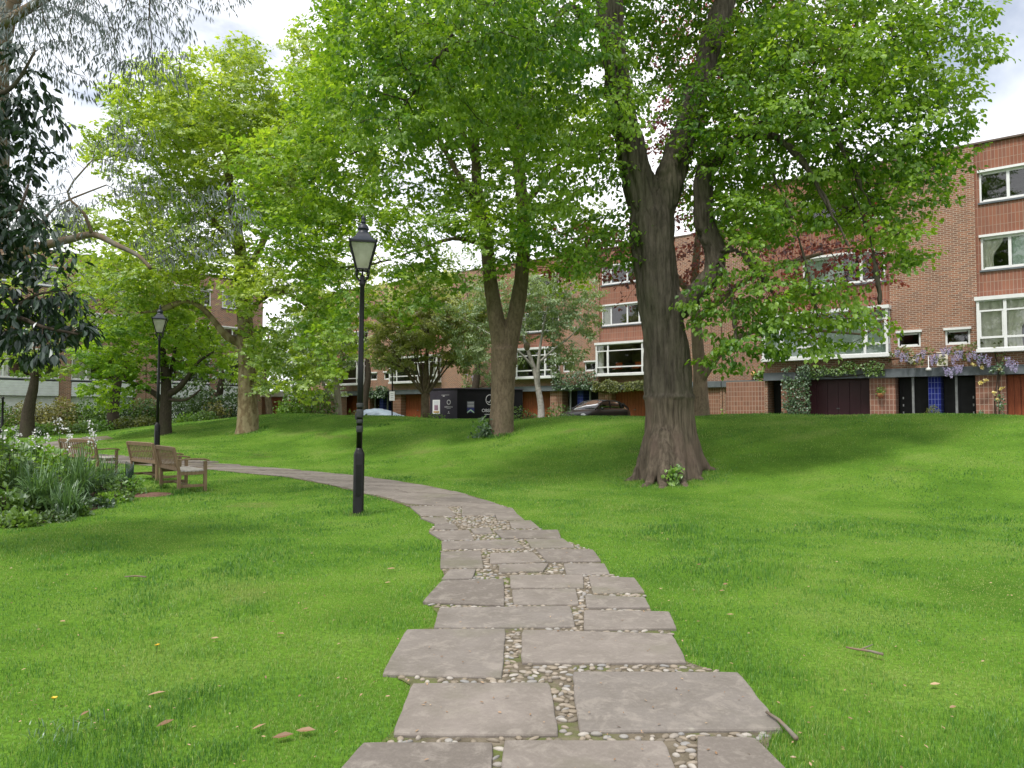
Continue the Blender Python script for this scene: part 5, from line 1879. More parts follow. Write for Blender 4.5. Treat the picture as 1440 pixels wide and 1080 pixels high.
l1 = hit(503.5, 724)
lp1 = lamp(l1, R(12), 'tall black lamp post with taped bands standing beside the stone path', R(.55))
sc1 = (P(511, 299, l1.y).z - l1.z) / 4.81
lp1.scale = (1, 1, sc1)
l2 = onY(222, 22.4)
lp2 = lamp(l2, R(20), 'second black lamp post standing behind the wooden benches', R(.2), False)
l3 = onY(4, 31)
m = MB()
pt = thing('bollard_post', 'thin black post at the left edge among the bushes', 'post', tuple(l3))
m.lathe([(.10, -.2), (.10, .02), (.07, .04), (.06, 1.0), (.045, 1.05), (.045, 1.9), (.06, 1.92), (.06, 1.97), (.02, 2.02)], 12)
m.build('shaft', M['iron'], pt)
m = MB()
m.box(-.05, .05, -.075, -.055, .3, .7)
m.build('access_door', M['iron'], pt)


# ------------------------------------------------------------------ benches
def bench(c, fv, W, label, back_slats=13):
    fx, fy = fv
    rt = thing('park_bench', label, 'bench', tuple(c), math.atan2(-fx, fy), 'slatted teak benches by the near bed')
    h2 = W / 2
    for sx in (-1, 1):
        m = MB()
        x = sx * (h2 - .032)
        m.bar((x, 0, -.02), (x, 0, .42), .062, .062, (0, 1, 0))
        m.bar((x, 0, .42), (x, -.115, .905), .062, .055, (0, 1, 0))
        m.build('leg', M['teak'], rt, .006)
        m = MB()
        m.bar((x, .50, -.02), (x, .50, .615), .062, .062, (0, 1, 0))
        m.build('leg', M['teak'], rt, .006)
        m = MB()
        m.bar((x, -.04, .655), (x, .28, .665), .085, .032)
        m.bar((x, .27, .665), (x, .50, .650), .095, .032)
        m.bar((x, .49, .650), (x, .57, .625), .095, .032)
        m.build('armrest', M['teak'], rt, .008)
        m = MB()
        m.bar((x, .02, .13), (x, .49, .13), .035, .055)
        m.build('stretcher', M['teak'], rt, .004)
        m = MB()
        m.bar((x, .02, .385), (x, .49, .385), .035, .075)
        m.build('seat_rail', M['teak'], rt, .004)
    m = MB()
    m.bar((-h2 + .06, .25, .13), (h2 - .06, .25, .13), .05, .04)
    m.build('stretcher', M['teak'], rt, .004)
    m = MB()
    m.bar((-h2 + .06, .50, .385), (h2 - .06, .50, .385), .028, .075)
    for k in range(7):
        y = .045 + k * .075
        z = .432 - .010 * math.sin(math.pi * k / 6)
        m.bar((-h2 + .005, y, z), (h2 - .005, y, z), .058, .02)
    m.build('seat', M['teakgrey'], rt, .004)
    m = MB()
    m.bar((-h2 + .06, -.015, .475), (h2 - .06, -.015, .475), .03, .075, (0, 0, 1))
    m.bar((-h2 + .05, -.108, .875), (h2 - .05, -.108, .875), .034, .085, (0, -.23, 1))
    n = int((W - .16) / .088)
    for k in range(n):
        x = -h2 + .10 + (W - .20) * k / (n - 1)
        m.bar((x, -.022, .50), (x, -.100, .84), .038, .014, (0, 1, .23))
    m.build('backrest', M['teak'], rt, .003)
    return rt


def bench_at(a_px, dirv, W, label, Y=None):
    """a_px: photo position of the near rear foot"""
    a = hit(*a_px)
    d = Vector((dirv[0], dirv[1], 0)).normalized()
    c = a + d * (W / 2)
    c.z = hz(c.x, c.y)
    f = Vector((d.y, -d.x, 0))
    return bench(c, (f.x, f.y), W, label)


bench_at((252, 694), (-.66, .75), 1.28, 'nearest teak bench facing the path, seen from behind with its grey seat showing')
bench_at((221.5, 680), (-.74, .67), 1.55, 'paler teak bench just behind the nearest bench')
bench_at((138, 669), (-.89, .45), 1.5, 'teak bench half hidden by strap leaves and white flowers')

# ------------------------------------------------------------------ small things on the lawn
def fallen(px, py, rot, ln, label, mat='dead'):
    g = hit(px, py)
    rng = np.random.default_rng(int(px * 7 + py))
    L = Leaves()
    c, s = math.cos(rot), math.sin(rot)
    ln *= .72
    L.add([(-c * ln / 2, -s * ln / 2, 0)], [(c, s, .04)], [(rng.normal(0, .25), -.25, 1)], [ln], 'dry', [rng.random()])
    o = L.build('fallen_leaf', M[mat])
    o.location = g + Vector((0, 0, .030))
    tag(o, label, 'leaf', 'dry leaves scattered on the lawn')


FL = [(220, 985, .5, .13, 'curled brown leaf left of the path'), (232, 1026, 1.0, .13, 'brown leaf below the curled brown leaf'), (364, 1031, .9, .11, 'brown leaf nearest the path edge among the lower leaves'), (398, 1046, .35, .14, 'long brown leaf at the lower edge'), (430, 1037, .0, .14, 'flat pale leaf right of the long brown leaf'),
      (119, 1012, 1.4, .08, 'small yellowish oval leaf near grass tuft'), (395, 897, -.4, .09, 'grey leaf in the middle of the left lawn'), (302, 904, .1, .08, 'pale leaf in the middle of the left lawn'), (88, 880, -.3, .08, 'pale leaf at the left of the lawn'), (430, 862, .8, .07, 'small pale leaf up the left lawn'),
      (550, 804, .2, .12, 'tan leaf beside the path bend'), (545, 824, .4, .08, 'white leaf near the path bend'), (1020, 826, .6, .09, 'pale leaf right of the path'), (1015, 836, .1, .07, 'paler leaf below it right of the path'), (1027, 870, -.2, .08, 'grey leaf right of the path in taller grass'),
      (1315, 970, .1, .09, 'brown leaf on the lower right lawn'), (983, 798, .3, .08, 'leaf by the upper right edge of the path'), (1340, 1004, .4, .07, 'small reddish leaf at the lower right')]
for q in FL:
    fallen(*q)


def twig(pxs, r_, label, side=None):
    p = [hit(*q) + Vector((0, 0, .045)) for q in pxs]
    m = MB()
    m.tube([q - p[0] for q in p], [r_ * (1 - .5 * k / len(p)) for k in range(len(p))], 6)
    if side:
        a, b = hit(*side[0]) + Vector((0, 0, .045)), hit(*side[1]) + Vector((0, 0, .07))
        m.tube([a - p[0], b - p[0]], [r_ * .6, r_ * .3], 5)
    o = m.build('fallen_twig', M['eucbark'])
    o.location = p[0]
    tag(o, label, 'twig')


rng = np.random.default_rng(99)
x, y = sample_grass(1300, 2.4, 22, R(44))
k = ~inpoly(x, y, BED)
x, y = x[k], y[k]
n = len(x)
L = Leaves()
a_ = rng.uniform(0, 6.28, n)
L.add(np.stack([x, y, H(x, y) + np.where(inpoly(x, y, PATH_POLY), .034, .030)], 1), np.stack([np.cos(a_), np.sin(a_), rng.normal(0, .15, n)], 1), np.stack([rng.normal(0, .3, n), rng.normal(0, .3, n), np.ones(n)], 1),
      rng.uniform(.008, .026, n) * (1 + y * .03), 'dry', rng.random(n))
o = L.build('leaf_litter', M['dead'])
o['kind'] = 'stuff'
tag(o, 'tiny dry scraps of leaf and bud scales scattered over lawn and path', 'litter')
twig([(1120, 1052), (1108, 1040), (1096, 1026), (1078, 1014)], .012, 'bent twig lying at the right edge of the path')
twig([(1242, 931), (1225, 926), (1205, 923), (1190, 921)], .010, 'grey twig lying on the right hand lawn', ((1212, 924), (1228, 922)))
twig([(205, 818), (190, 817), (175, 818)], .009, 'short dark twig on the left hand lawn')
for k_, (px, py, lb_) in enumerate([(220, 919, 'yellow dandelion in the middle of the left lawn'), (75, 996, 'yellow dandelion near the lower left corner')]):
    g = hit(px, py)
    rt = thing('dandelion', lb_, 'flower', tuple(g))
    m = MB(); m.tube([(0, 0, -.02), (.005, 0, .05)], .002, 4); m.build('stem', M['stem'], rt)
    rng = np.random.default_rng(k_)
    L = Leaves(); a = rng.uniform(0, 6.28, 24)
    L.add(np.tile([.005, 0, .05], (24, 1)), np.stack([np.cos(a), np.sin(a), rng.uniform(.1, .8, 24)], 1), np.tile([0, 0, 1.], (24, 1)), np.full(24, .018), 'petal', rng.random(24))
    L.build('flowers', M['yellow'], rt)
# a coarse blue-green tuft at the lower left
tf = hit(85, 1035)
rt = strap_plant('coarse blue green grass tuft in the lower left lawn', tf, 70, .09, .005, 77)
rt.name = 'grass_tuft'
rt['group'] = 'coarse tufts'
# ------------------------------------------------------------------ terraced houses
def facade(m, x0, x1, z0, z1, y, holes, depth=.14):
    """wall plane at y (facing -y) with real openings and their reveals"""
    xs_ = sorted(set([x0, x1] + [h[0] for h in holes] + [h[1] for h in holes]))
    zs_ = sorted(set([z0, z1] + [h[2] for h in holes] + [h[3] for h in holes]))
    xs_ = [x for x in xs_ if x0 <= x <= x1]
    zs_ = [z for z in zs_ if z0 <= z <= z1]
    for i in range(len(xs_) - 1):
        for j in range(len(zs_) - 1):
            cx, cz = (xs_[i] + xs_[i + 1]) / 2, (zs_[j] + zs_[j + 1]) / 2
            if any(h[0] < cx < h[1] and h[2] < cz < h[3] for h in holes):
                continue
            m.add([(xs_[i], y, zs_[j]), (xs_[i + 1], y, zs_[j]), (xs_[i + 1], y, zs_[j + 1]), (xs_[i], y, zs_[j + 1])], [(0, 1, 2, 3)])
    for a, b, c, d in holes:
        y2 = y + depth
        m.add([(a, y, c), (a, y, d), (a, y2, d), (a, y2, c)], [(0, 1, 2, 3)])
        m.add([(b, y, c), (b, y2, c), (b, y2, d), (b, y, d)], [(0, 1, 2, 3)])
        m.add([(a, y, d), (b, y, d), (b, y2, d), (a, y2, d)], [(0, 1, 2, 3)])
        m.add([(a, y, c), (a, y2, c), (b, y2, c), (b, y, c)], [(0, 1, 2, 3)])


def drape(x0, x1, z0, z1, y, waves, tie=False):
    """hanging curtain with folds, gathered to one side lower down when tied"""
    m = MB()
    n, k = 26, 7
    vs, fs = [], []
    for j in range(k + 1):
        f = j / k
        for i in range(n + 1):
            g = i / n
            xx = x0 + (x1 - x0) * g
            if tie:
                q = min(1, max(0, (f - .35) / .6))
                xx = x0 + (x1 - x0) * g * (.48 + .52 * q * q * (3 - 2 * q) + .12 * max(0, .35 - f))
            vs.append((xx, y + .025 * math.sin(g * waves * 6.28) + .01 * math.sin(g * 17 + f * 3), z0 + (z1 - z0) * f))
    for j in range(k):
        for i in range(n):
            a = j * (n + 1) + i
            fs.append((a, a + 1, a + n + 2, a + n + 1))
    m.add(vs, fs, True)
    return m


def window(house, x0, x1, z0, z1, y, divs, curt, mir, sill=True, head=True):
    """casement window: white frame, mullions, glass and what hangs behind it"""
    X = (lambda v: -v) if mir else (lambda v: v)

    def bx(m, a, b, *r):
        a, b = X(a), X(b)
        m.box(min(a, b), max(a, b), *r)
    m = MB()
    t_ = .065
    bx(m, x0, x1, y + .03, y + .10, z0, z0 + t_)
    bx(m, x0, x1, y + .03, y + .10, z1 - t_, z1)
    bx(m, x0, x0 + t_, y + .03, y + .10, z0 + t_, z1 - t_)
    bx(m, x1 - t_, x1, y + .03, y + .10, z0 + t_, z1 - t_)
    cuts = [x0 + t_] + [x0 + (x1 - x0) * d for d in divs] + [x1 - t_]
    for d in cuts[1:-1]:
        bx(m, d - .05, d + .05, y + .028, y + .102, z0 + t_, z1 - t_)
    for a, b in zip(cuts[:-1], cuts[1:]):
        for q in ((a + .05, b - .05, z0 + t_, z0 + t_ + .045), (a + .05, b - .05, z1 - t_ - .045, z1 - t_)):
            bx(m, q[0], q[1], y + .045, y + .085, q[2], q[3])
    if head:
        bx(m, x0 - .05, x1 + .05, y - .09, y + .028, z1 - .02, z1 + .07)
    f = m.build('window', M['white'], house)
    if sill:
        m = MB()
        bx(m, x0 - .05, x1 + .05, y - .07, y + .028, z0 - .07, z0 - .003)
        m.build('sill', M['fascia'], f)
    m = MB()
    a, b = X(x0 + t_), X(x1 - t_)
    m.add([(min(a, b), y + .065, z0 + t_), (max(a, b), y + .065, z0 + t_), (max(a, b), y + .065, z1 - t_), (min(a, b), y + .065, z1 - t_)], [(0, 1, 2, 3)])
    m.build('pane', M['glass'], f)
    for (ca, cb, mt, tie) in curt:
        aa, bb = X(x0 + (x1 - x0) * ca), X(x0 + (x1 - x0) * cb)
        drape(aa, bb, z0 + .02, z1 - .02, y + .15, max(2, int(abs(bb - aa) * 6)), tie).build('curtain', M[mt], f)
    return f


def bay(house, x0, x1, z0, z1, proj, mullions, curt, mir, furniture=False):
    X = (lambda v: -v) if mir else (lambda v: v)

    def bx(m, a, b, *r):
        a, b = X(a), X(b)
        m.box(min(a, b), max(a, b), *r)
    y0 = -proj
    m = MB()
    bx(m, x0 - .06, x1 + .06, y0 - .06, -.003, z1 - .14, z1)
    bx(m, x0 - .04, x1 + .04, y0 - .04, -.003, z0, z0 + .13)
    zb, zt = z0 + .13, z1 - .14
    for px_ in (x0, x1 - .09):
        bx(m, px_, px_ + .09, y0, y0 + .09, zb, zt)
    cuts = [x0 + .09] + [x0 + (x1 - x0) * d for d in mullions] + [x1 - .09]
    for d in cuts[1:-1]:
        bx(m, d - .05, d + .05, y0, y0 + .09, zb, zt)
    tr1, tr2 = zb + .42, zt - .40
    for a, b in zip(cuts[:-1], cuts[1:]):
        a2, b2 = a + (.05 if a != cuts[0] else 0), b - (.05 if b != cuts[-1] else 0)
        bx(m, a2, b2, y0 + .012, y0 + .075, tr1 - .04, tr1 + .04)
        bx(m, a2, b2, y0 + .012, y0 + .075, tr2 - .03, tr2 + .03)
        for zz in (zb, zt - .045):
            bx(m, a2, b2, y0 + .015, y0 + .07, zz, zz + .045)
        if b - a < 1.3:                       # opening lights have a second, heavier frame
            for q in (a2, b2 - .05):
                bx(m, q, q + .05, y0 + .02, y0 + .08, tr1 + .04, tr2 - .03)
    for px_ in (x0, x1 - .07):
        bx(m, px_, px_ + .07, -.09, -.003, zb, zt)
        bx(m, px_ + .005, px_ + .065, y0 + .09, -.09, tr1 - .03, tr1 + .03)
        bx(m, px_ + .005, px_ + .065, y0 + .09, -.09, tr2 - .03, tr2 + .03)
    f = m.build('bay_window', M['white'], house)
    m = MB()
    a, b = X(x0 + .09), X(x1 - .09)
    a, b = min(a, b), max(a, b)
    m.add([(a, y0 + .045, zb), (b, y0 + .045, zb), (b, y0 + .045, zt), (a, y0 + .045, zt)], [(0, 1, 2, 3)])
    for q in (x0 + .035, x1 - .035):
        q = X(q)
        m.add([(q, y0 + .09, zb), (q, -.09, zb), (q, -.09, zt), (q, y0 + .09, zt)], [(0, 1, 2, 3)])
    m.build('pane', M['glass'], f)
    for (ca, cb, mt, tie) in curt:
        aa, bb = X(x0 + (x1 - x0) * ca), X(x0 + (x1 - x0) * cb)
        drape(aa, bb, zb + .02, zt - .02, y0 + .13, max(2, int(abs(bb - aa) * 5)), tie).build('curtain', M[mt], f)
    if furniture:
        for q in (.24, .5, .72):
            m = MB()
            c = X(x0 + (x1 - x0) * q)
            m.box(c - .22, c + .22, .25, .31, zb + .35, zb + .72)
            m.box(c - .22, c + .22, -.2, .25, zb + .30, zb + .36)
            m.build('chair_back', M['orange'], f)
    return f


def house(label, org, rz, mir, W, garage, curt3, curt2, curtb, ctrs=(.28,), x_end=None, furn=False, zbase=STREET, group='brick terraced houses', boarded=False, upper=(1.65, 4.9)):
    """one house of a mirrored pair; local x runs from the pair's shared pillar"""
    rt = thing('terraced_house', label, 'house', (org[0], org[1], zbase), rz, group)
    X = (lambda v: -v) if mir else (lambda v: v)

    def part(name, mat, fn, bevel=0):
        m = MB()
        fn(m)
        if mir:
            m.v = [(-q[0], q[1], q[2]) for q in m.v]
            m.f = [f[::-1] for f in m.f]
        return m.build(name, mat, rt, bevel)
    E = x_end or W
    TOP = 11.1
    b0, b1 = 1.5, min(6.7, E - .05)
    up0, up1 = upper[0], min(upper[1], E - .4)
    D = 9.0
    small = (.42, 1.24, 3.42, 4.02)

    def wall(m):
        facade(m, 0, b0, 2.56, TOP, 0, [small])
        if E > b1:
            facade(m, b1, E, 2.56, TOP, 0, [])
        facade(m, b0, b1, 2.56, 3.05, 0, [])
        # flanks, rear
        m.box(-.0 if not mir else 0, .0 + .12, .16, D, 0, TOP - .03)
        m.box(E - .12, E, .002, D, -1.2, TOP - .003)
        m.box(.12, E - .12, D - .2, D, -1.2, TOP - .003)
        m.box(.125, E - .125, 1.5, 1.62, -1.0, 2.3)
    part('wall', M['brick'], wall)

    def panel(m):
        facade(m, b0, b1, 5.14, TOP, .075, [(up0, up1, 6.22, 7.50), (up0, up1, 8.82, 10.0)])
        m.add([(b0, 0, 5.14), (b0, .075, 5.14), (b0, .075, TOP), (b0, 0, TOP)], [(0, 1, 2, 3)])
        m.add([(b1, 0, 5.14), (b1, 0, TOP), (b1, .075, TOP), (b1, .075, 5.14)], [(0, 1, 2, 3)])
    part('brick_panel', M['soldier'], panel)

    def roof(m):
        m.box(.0, E, .20, D - .01, TOP - .25, TOP - .12)
        m.box(0, E, -.04, .22, TOP + .002, TOP + .07)
    part('roof', M['coping'], roof)

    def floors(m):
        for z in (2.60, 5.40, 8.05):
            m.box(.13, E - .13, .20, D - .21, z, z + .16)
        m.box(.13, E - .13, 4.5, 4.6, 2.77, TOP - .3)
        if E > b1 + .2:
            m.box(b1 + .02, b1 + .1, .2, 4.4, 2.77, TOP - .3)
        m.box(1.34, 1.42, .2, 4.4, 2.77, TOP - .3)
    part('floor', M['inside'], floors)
    window(rt, small[0], small[1], small[2], small[3], 0, [], [], mir, False)
    window(rt, up0, up1, 8.82, 10.0, .075, ctrs, curt3, mir)
    window(rt, up0, up1, 6.22, 7.50, .075, ctrs, curt2, mir)
    bay(rt, b0, b1, 3.05, 5.14, .48, (.17, .62, .83) if b1 - b0 > 4 else (.3, .7), curtb, mir, furn)
    part('fascia', M['fascia'], lambda m: (m.box(0, E, -.16, -.004, 2.22, 2.56), m.box(0, E, -.003, 1.5, 2.30, 2.37)))
    part('tiled_pier', M['tile'], lambda m: m.box(1.37, 2.32, .05, .75, -1.0, 2.218))
    if E > 6.0:
        part('tiled_pier', M['tile'], lambda m: m.box(5.0, 5.9, .05, .75, -1.0, 2.218))
        part('tiled_pier', M['tile'], lambda m: m.box(8.4, E - .005, .05, .75, -1.0, 2.218))
        part('store_door', M['dark'], lambda m: [m.box(5.9 + .01, 7.12, .9, .95, -.2, 2.2), m.box(7.15, 8.38, .9, .95, -.2, 2.2)])
    ge = 5.0 if E > 6 else E
    gd = part('garage_door', garage, lambda m: [m.box(2.33 + k * (ge - 2.34) / 6, 2.33 + (k + 1) * (ge - 2.34) / 6 - .012, .58 + .01 * (k % 2), .66, -.3, 2.10) for k in range(6)] + [m.box(2.33, ge - .01, .56, .68, 2.10, 2.217)])
    m = MB()
    xx = X((2.33 + ge) / 2)
    m.box(xx - .06, xx + .06, .54, .575, .95, .99)
    m.build('handle', M['steel'], gd)
    part('door_post', M['steel'], lambda m: m.box(.70, .78, .06, .16, -.3, 2.218))
    dr = part('entrance_door', M['dark'], lambda m: [m.box(.25, .70, .92, .97, -.1, 2.2), m.box(.80, 1.36, .90, .95, -.1, 2.2), m.box(.22, 1.36, .96, 1.02, -.3, 2.21)])
    m = MB()
    for zz in (.75, 1.05, 1.35):
        c = X(1.22)
        m.box(c - .02, c + .02, .87, .90, zz, zz + .09)
    m.build('handle', M['white'], dr)
    if not mir:
        m = MB()
        m.box(-.21, .21, .10, 1.2, -1.0, 2.218)
        m.build('blue_pillar', M['bluetile'], rt)
    return rt


RZ = math.atan2(-DY, -DX)             # local x runs to the viewer's right along the terrace
A0 = np.array([17.8, 27.0])           # left edge of the nearest bay
exd = np.array([-DX, -DY])
S1 = A0 - exd * 1.53                  # shared pillar of the nearest pair
C0 = np.array([5.6, 44.7])
S2 = C0 - exd * 1.6
tie = lambda a, b: (a, b, 'curtain', True)
st = lambda a, b, m='curtain': (a, b, m, False)
house('nearest brick house at the right edge with cream curtains and roses on its pier', S1, RZ, False, 9.43, M['cedar'], [], [tie(.02, .22), st(.3, .95, 'sheer')], [st(.01, .16), tie(.17, .36), tie(.99, .8)])
house('brick house behind the drooping lime branches with maroon garage door and green blinds', S1, RZ, True, 9.43, M['maroon'], [], [st(.5, .98, 'sheer')], [st(.02, .98, 'sheer')], x_end=6.6)
house('brick house left of the big trunk with red chairs in its bay window', S2, RZ, False, 9.43, M['cedar'], [st(.02, .12)], [st(.02, .16)], [st(.01, .10), st(.9, .99)], furn=True, ctrs=(.2, .55, .8))
house('brick house behind the white birch', S2, RZ, True, 9.43, M['cedar'], [st(.02, .12)], [st(.85, .99)], [st(.01, .10), st(.9, .99)], ctrs=(.4,))
S3 = S2 + exd * 18.9
house('set back brick house glimpsed right of the big trunk', S3, RZ, True, 9.43, M['maroon'], [], [], [st(.02, .98, 'sheer')], ctrs=(.4,))
S4 = S2 - exd * 18.9
house('brick house behind the vase shaped tree', S4, RZ, False, 9.43, M['cedar'], [], [st(.02, .16)], [st(.01, .10), st(.9, .99)], ctrs=(.4,))
house('farthest brick house with cedar doors left of the tall lamp', S4, RZ, True, 9.43, M['cedar'], [], [], [st(.01, .10)], ctrs=(.4,))

# ------------------------------------------------------------------ the boarded house on the left
RZ3 = math.atan2(NY, NX)


def side_house(label, org, W, zb):
    rt = thing('boarded_house', label, 'house', (org[0], org[1], zb), RZ3, 'white boarded houses on the left')
    TOP = 11.0 - zb + .8
    m = MB()
    up = [(0.9, 4.6, TOP - 2.25, TOP - 1.05), (5.5, W - .9, TOP - 2.25, TOP - 1.05)]
    mid = [(0.9, 4.6, TOP - 4.9, TOP - 3.7), (5.5, W - .9, TOP - 4.9, TOP - 3.7)]
    low = [(.7, 4.6, 2.95, 4.75), (5.3, W - .7, 2.95, 4.75)]
    facade(m, 0, W, 2.9, TOP, 0, up + mid + low)
    m.box(0, .12, .16, 9, -1.5, TOP - .003)
    m.box(W - .12, W, .16, 9, -1.5, TOP - .003)
    m.box(.13, W - .13, 8.8, 9, -1.5, TOP - .003)
    m.box(.0, .7, .01, .5, -1.5, 2.9)
    m.box(4.6, 5.3, .01, .5, -1.5, 2.9)
    m.box(W - .7, W, .01, .5, -1.5, 2.9)
    m.build('wall', M['brick'], rt)
    m = MB()
    m.box(.12, W - .12, .2, 8.8, TOP - .25, TOP - .12)
    m.box(0, W, -.05, .22, TOP + .002, TOP + .08)
    m.build('roof', M['coping'], rt)
    m = MB()
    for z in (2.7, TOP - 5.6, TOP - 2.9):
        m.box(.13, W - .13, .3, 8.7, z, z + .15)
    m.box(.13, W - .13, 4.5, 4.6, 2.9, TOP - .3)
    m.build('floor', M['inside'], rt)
    for q in up + mid:
        window(rt, q[0], q[1], q[2], q[3], 0, (.35, .7), [(.02, .15, 'curtain', False)], False)
    for q in low:
        window(rt, q[0], q[1], q[2], q[3], 0, (.22, .78), [(.02, .3, 'curtain', False)], False)
    for a, b in ((.72, 4.58), (5.32, W - .72)):
        m = MB()
        for k in range(6):
            m.bar((a, -.03 + .004, 1.96 + k * .155), (b, -.03 + .004, 1.96 + k * .155), .03, .148, (0, -.12, 1))
        m.build('weatherboard', M['boards'], rt)
        m = MB()
        m.box(a, b, .3, .36, -1.0, 1.86)
        m.build('garage_door', M['boards'], rt)
    return rt


E3 = np.array([NX, NY])
p0 = np.array([-28.8, 45.0])
side_house('boarded house at the left with red brick piers behind the hedge', p0 - E3 * 4.5, 10.0, .75)
side_house('second boarded house half hidden by the spreading tree', p0 + E3 * 5.55, 9.0, .8)

# ------------------------------------------------------------------ creepers on the walls
def loc_w(S, x, y, z):
    """terrace-local point (x right, y into the wall, z above the street) -> world"""
    q = np.array(S) + exd * x + np.array([NX, NY]) * y
    return Vector((q[0], q[1], STREET + z))


def creeper(name, label, cat, S, x0, x1, z0, z1, thick, n, size, mat, seed, flowers=None, stems=None, gapk=.32, edge=.25):
    rng = np.random.default_rng(seed)
    rt = thing(name, label, cat, tuple(loc_w(S, (x0 + x1) / 2, 0, z0)), RZ)
    cx = (x0 + x1) / 2
    p = np.stack([rng.uniform(x0, x1, n), -thick * rng.random(n) ** .7 - .17, rng.uniform(z0 - edge, z1 + edge, n)], 1)
    lo = z0 + (vnoise(p[:, 0], p[:, 0] * 0, 2.3, seed) - .5) * edge * 2
    hi = z1 + (vnoise(p[:, 0], p[:, 0] * 0 + 5, 2.3, seed) - .5) * edge * 2
    k = (p[:, 2] > lo) & (p[:, 2] < hi) & (vnoise(p[:, 0], p[:, 2], 2.6, seed + 3) > gapk)
    p = p[k] - np.array([cx, 0, z0])
    n = len(p)
    L = Leaves()
    L.add(p, rng.normal(0, .5, (n, 3)) + np.array([0, -.5, -.5]), rng.normal(0, .4, (n, 3)) + np.array([0, -.8, .5]), size * rng.uniform(.6, 1.3, n), 'ovate', np.clip(.5 + .9 * (noise3(p, 2, seed) - .5) + rng.normal(0, .22, n), 0, 1))
    L.build('foliage', M[mat], rt)
    m = MB()
    for q in (stems or [((x0, z0), (x1, z0 + .1))]):
        pts = [Vector((q[0][0] - cx, -.18, q[0][1] - z0)).lerp(Vector((q[1][0] - cx, -.20, q[1][1] - z0)), s / 6) + Vector((rng.normal(0, .03), 0, rng.normal(0, .04))) for s in range(7)]
        m.tube(pts, .022, 5)
    m.build('stem', M['branch'], rt)
    if flowers:
        fm, items = flowers
        for it in items:
            L = Leaves()
            if it[0] == 'raceme':
                _, fx, fz, ln = it
                nn_ = 110
                f = rng.random(nn_)
                w_ = .095 * (1 - f * .8)
                a = rng.uniform(0, 6.28, nn_)
                q = np.stack([fx - cx + w_ * np.cos(a), -.46 + w_ * np.sin(a), fz - z0 - f * ln], 1)
                L.add(q, rng.normal(size=(nn_, 3)) + np.array([0, 0, -.6]), rng.normal(size=(nn_, 3)), np.full(nn_, .043), 'petal', np.clip(.3 + f * .6 + rng.normal(0, .2, nn_), 0, 1))
                L.build('raceme', fm, rt)
            else:
                _, fx, fz, sz = it
                nn_ = 16
                q = np.tile([fx - cx, -.34, fz - z0], (nn_, 1)) + rng.normal(0, sz * .12, (nn_, 3))
                L.add(q, rng.normal(size=(nn_, 3)) + np.array([0, -.5, .2]), rng.normal(size=(nn_, 3)), np.full(nn_, sz * .6), 'petal', rng.random(nn_))
                L.build('rose_flower', fm, rt)
    return rt


def xz(px, py, S, Sy=-.2):
    """terrace-local x and height above the street of a photo position on that wall"""
    r = ray(px, py)
    o = np.array(S) + np.array([NX, NY]) * Sy
    s0 = NX * o[0] + NY * o[1]
    tt = s0 / (NX * r[0] + NY * r[1])
    p = np.array([r[0] * tt, r[1] * tt])
    return float((p - o) @ exd), EYE + r[2] * tt - STREET


# wisteria over the doors of the nearest pair
rac = [(1262, 498, .30), (1268, 502, .35), (1275, 502, .36), (1290, 504, .35), (1299, 499, .3), (1311, 506, .40), (1317, 504, .36), (1327, 496, .3), (1334, 494, .3), (1341, 505, .38), (1347, 500, .36), (1352, 498, .34),
       (1331, 522, .34), (1338, 524, .36), (1346, 520, .32), (1351, 519, .3), (1377, 506, .4), (1384, 503, .36), (1390, 508, .4), (1417, 508, .36), (1422, 512, .4), (1428, 514, .42), (1363, 503, .3), (1371, 500, .3)]
items = []
for px, py, ln in rac:
    x_, z_ = xz(px, py - 6, S1, -.35)
    items.append(('raceme', x_, z_, ln))
xa, _ = xz(1250, 500, S1)
xb, _ = xz(1440, 500, S1)
_, za = xz(1340, 503, S1)
_, zb_ = xz(1340, 485, S1)
creeper('wisteria', 'wisteria with lilac flower clusters over the doors of the nearest house', 'climber', S1, xa, xb, za, zb_, .28, 1500, .10, 'shruby', 71, (M['wist'], items), [((xa, za + .1), (xb, za + .3)), ((xb - .8, -.6), (xb - .8, za))], .44, .30)
# ivy column and swag round the maroon garage
xa, za = xz(1104, 592, S1)
xb, zb_ = xz(1141, 512, S1)
creeper('ivy_column', 'clipped column of ivy at the left of the maroon garage door', 'ivy', S1, xa, xb, -.2, zb_ - .1, .45, 2600, .085, 'ivy', 72, None, [((xa + .4, -.5), (xa + .5, zb_))], .12, .12)
xa, za = xz(1140, 529, S1)
xb, zb_ = xz(1244, 509, S1)
creeper('ivy_swag', 'green creeper trailing along the fascia above the maroon garage door', 'ivy', S1, xa, xb, za, zb_ + .05, .3, 1700, .085, 'shrub', 73, None, None, .26, .16)
# climbing rose on the pier
xa, za = xz(1378, 585, S1)
xb, zb_ = xz(1412, 505, S1)
ri = []
for px, py in ((1379, 538), (1386, 535), (1409, 546), (1402, 563), (1381, 517), (1369, 512), (1398, 553), (1406, 519)):
    x_, z_ = xz(px, py, S1, -.35)
    ri.append(('rose', x_, z_, .15))
creeper('climbing_rose', 'climbing rose with pale yellow flowers on the tiled pier', 'climber', S1, xa, xb, -.1, zb_, .3, 1100, .085, 'ivy', 74, (M['rose'], ri), [((xa + .4, -.5), (xa + .6, zb_))], .40, .2)
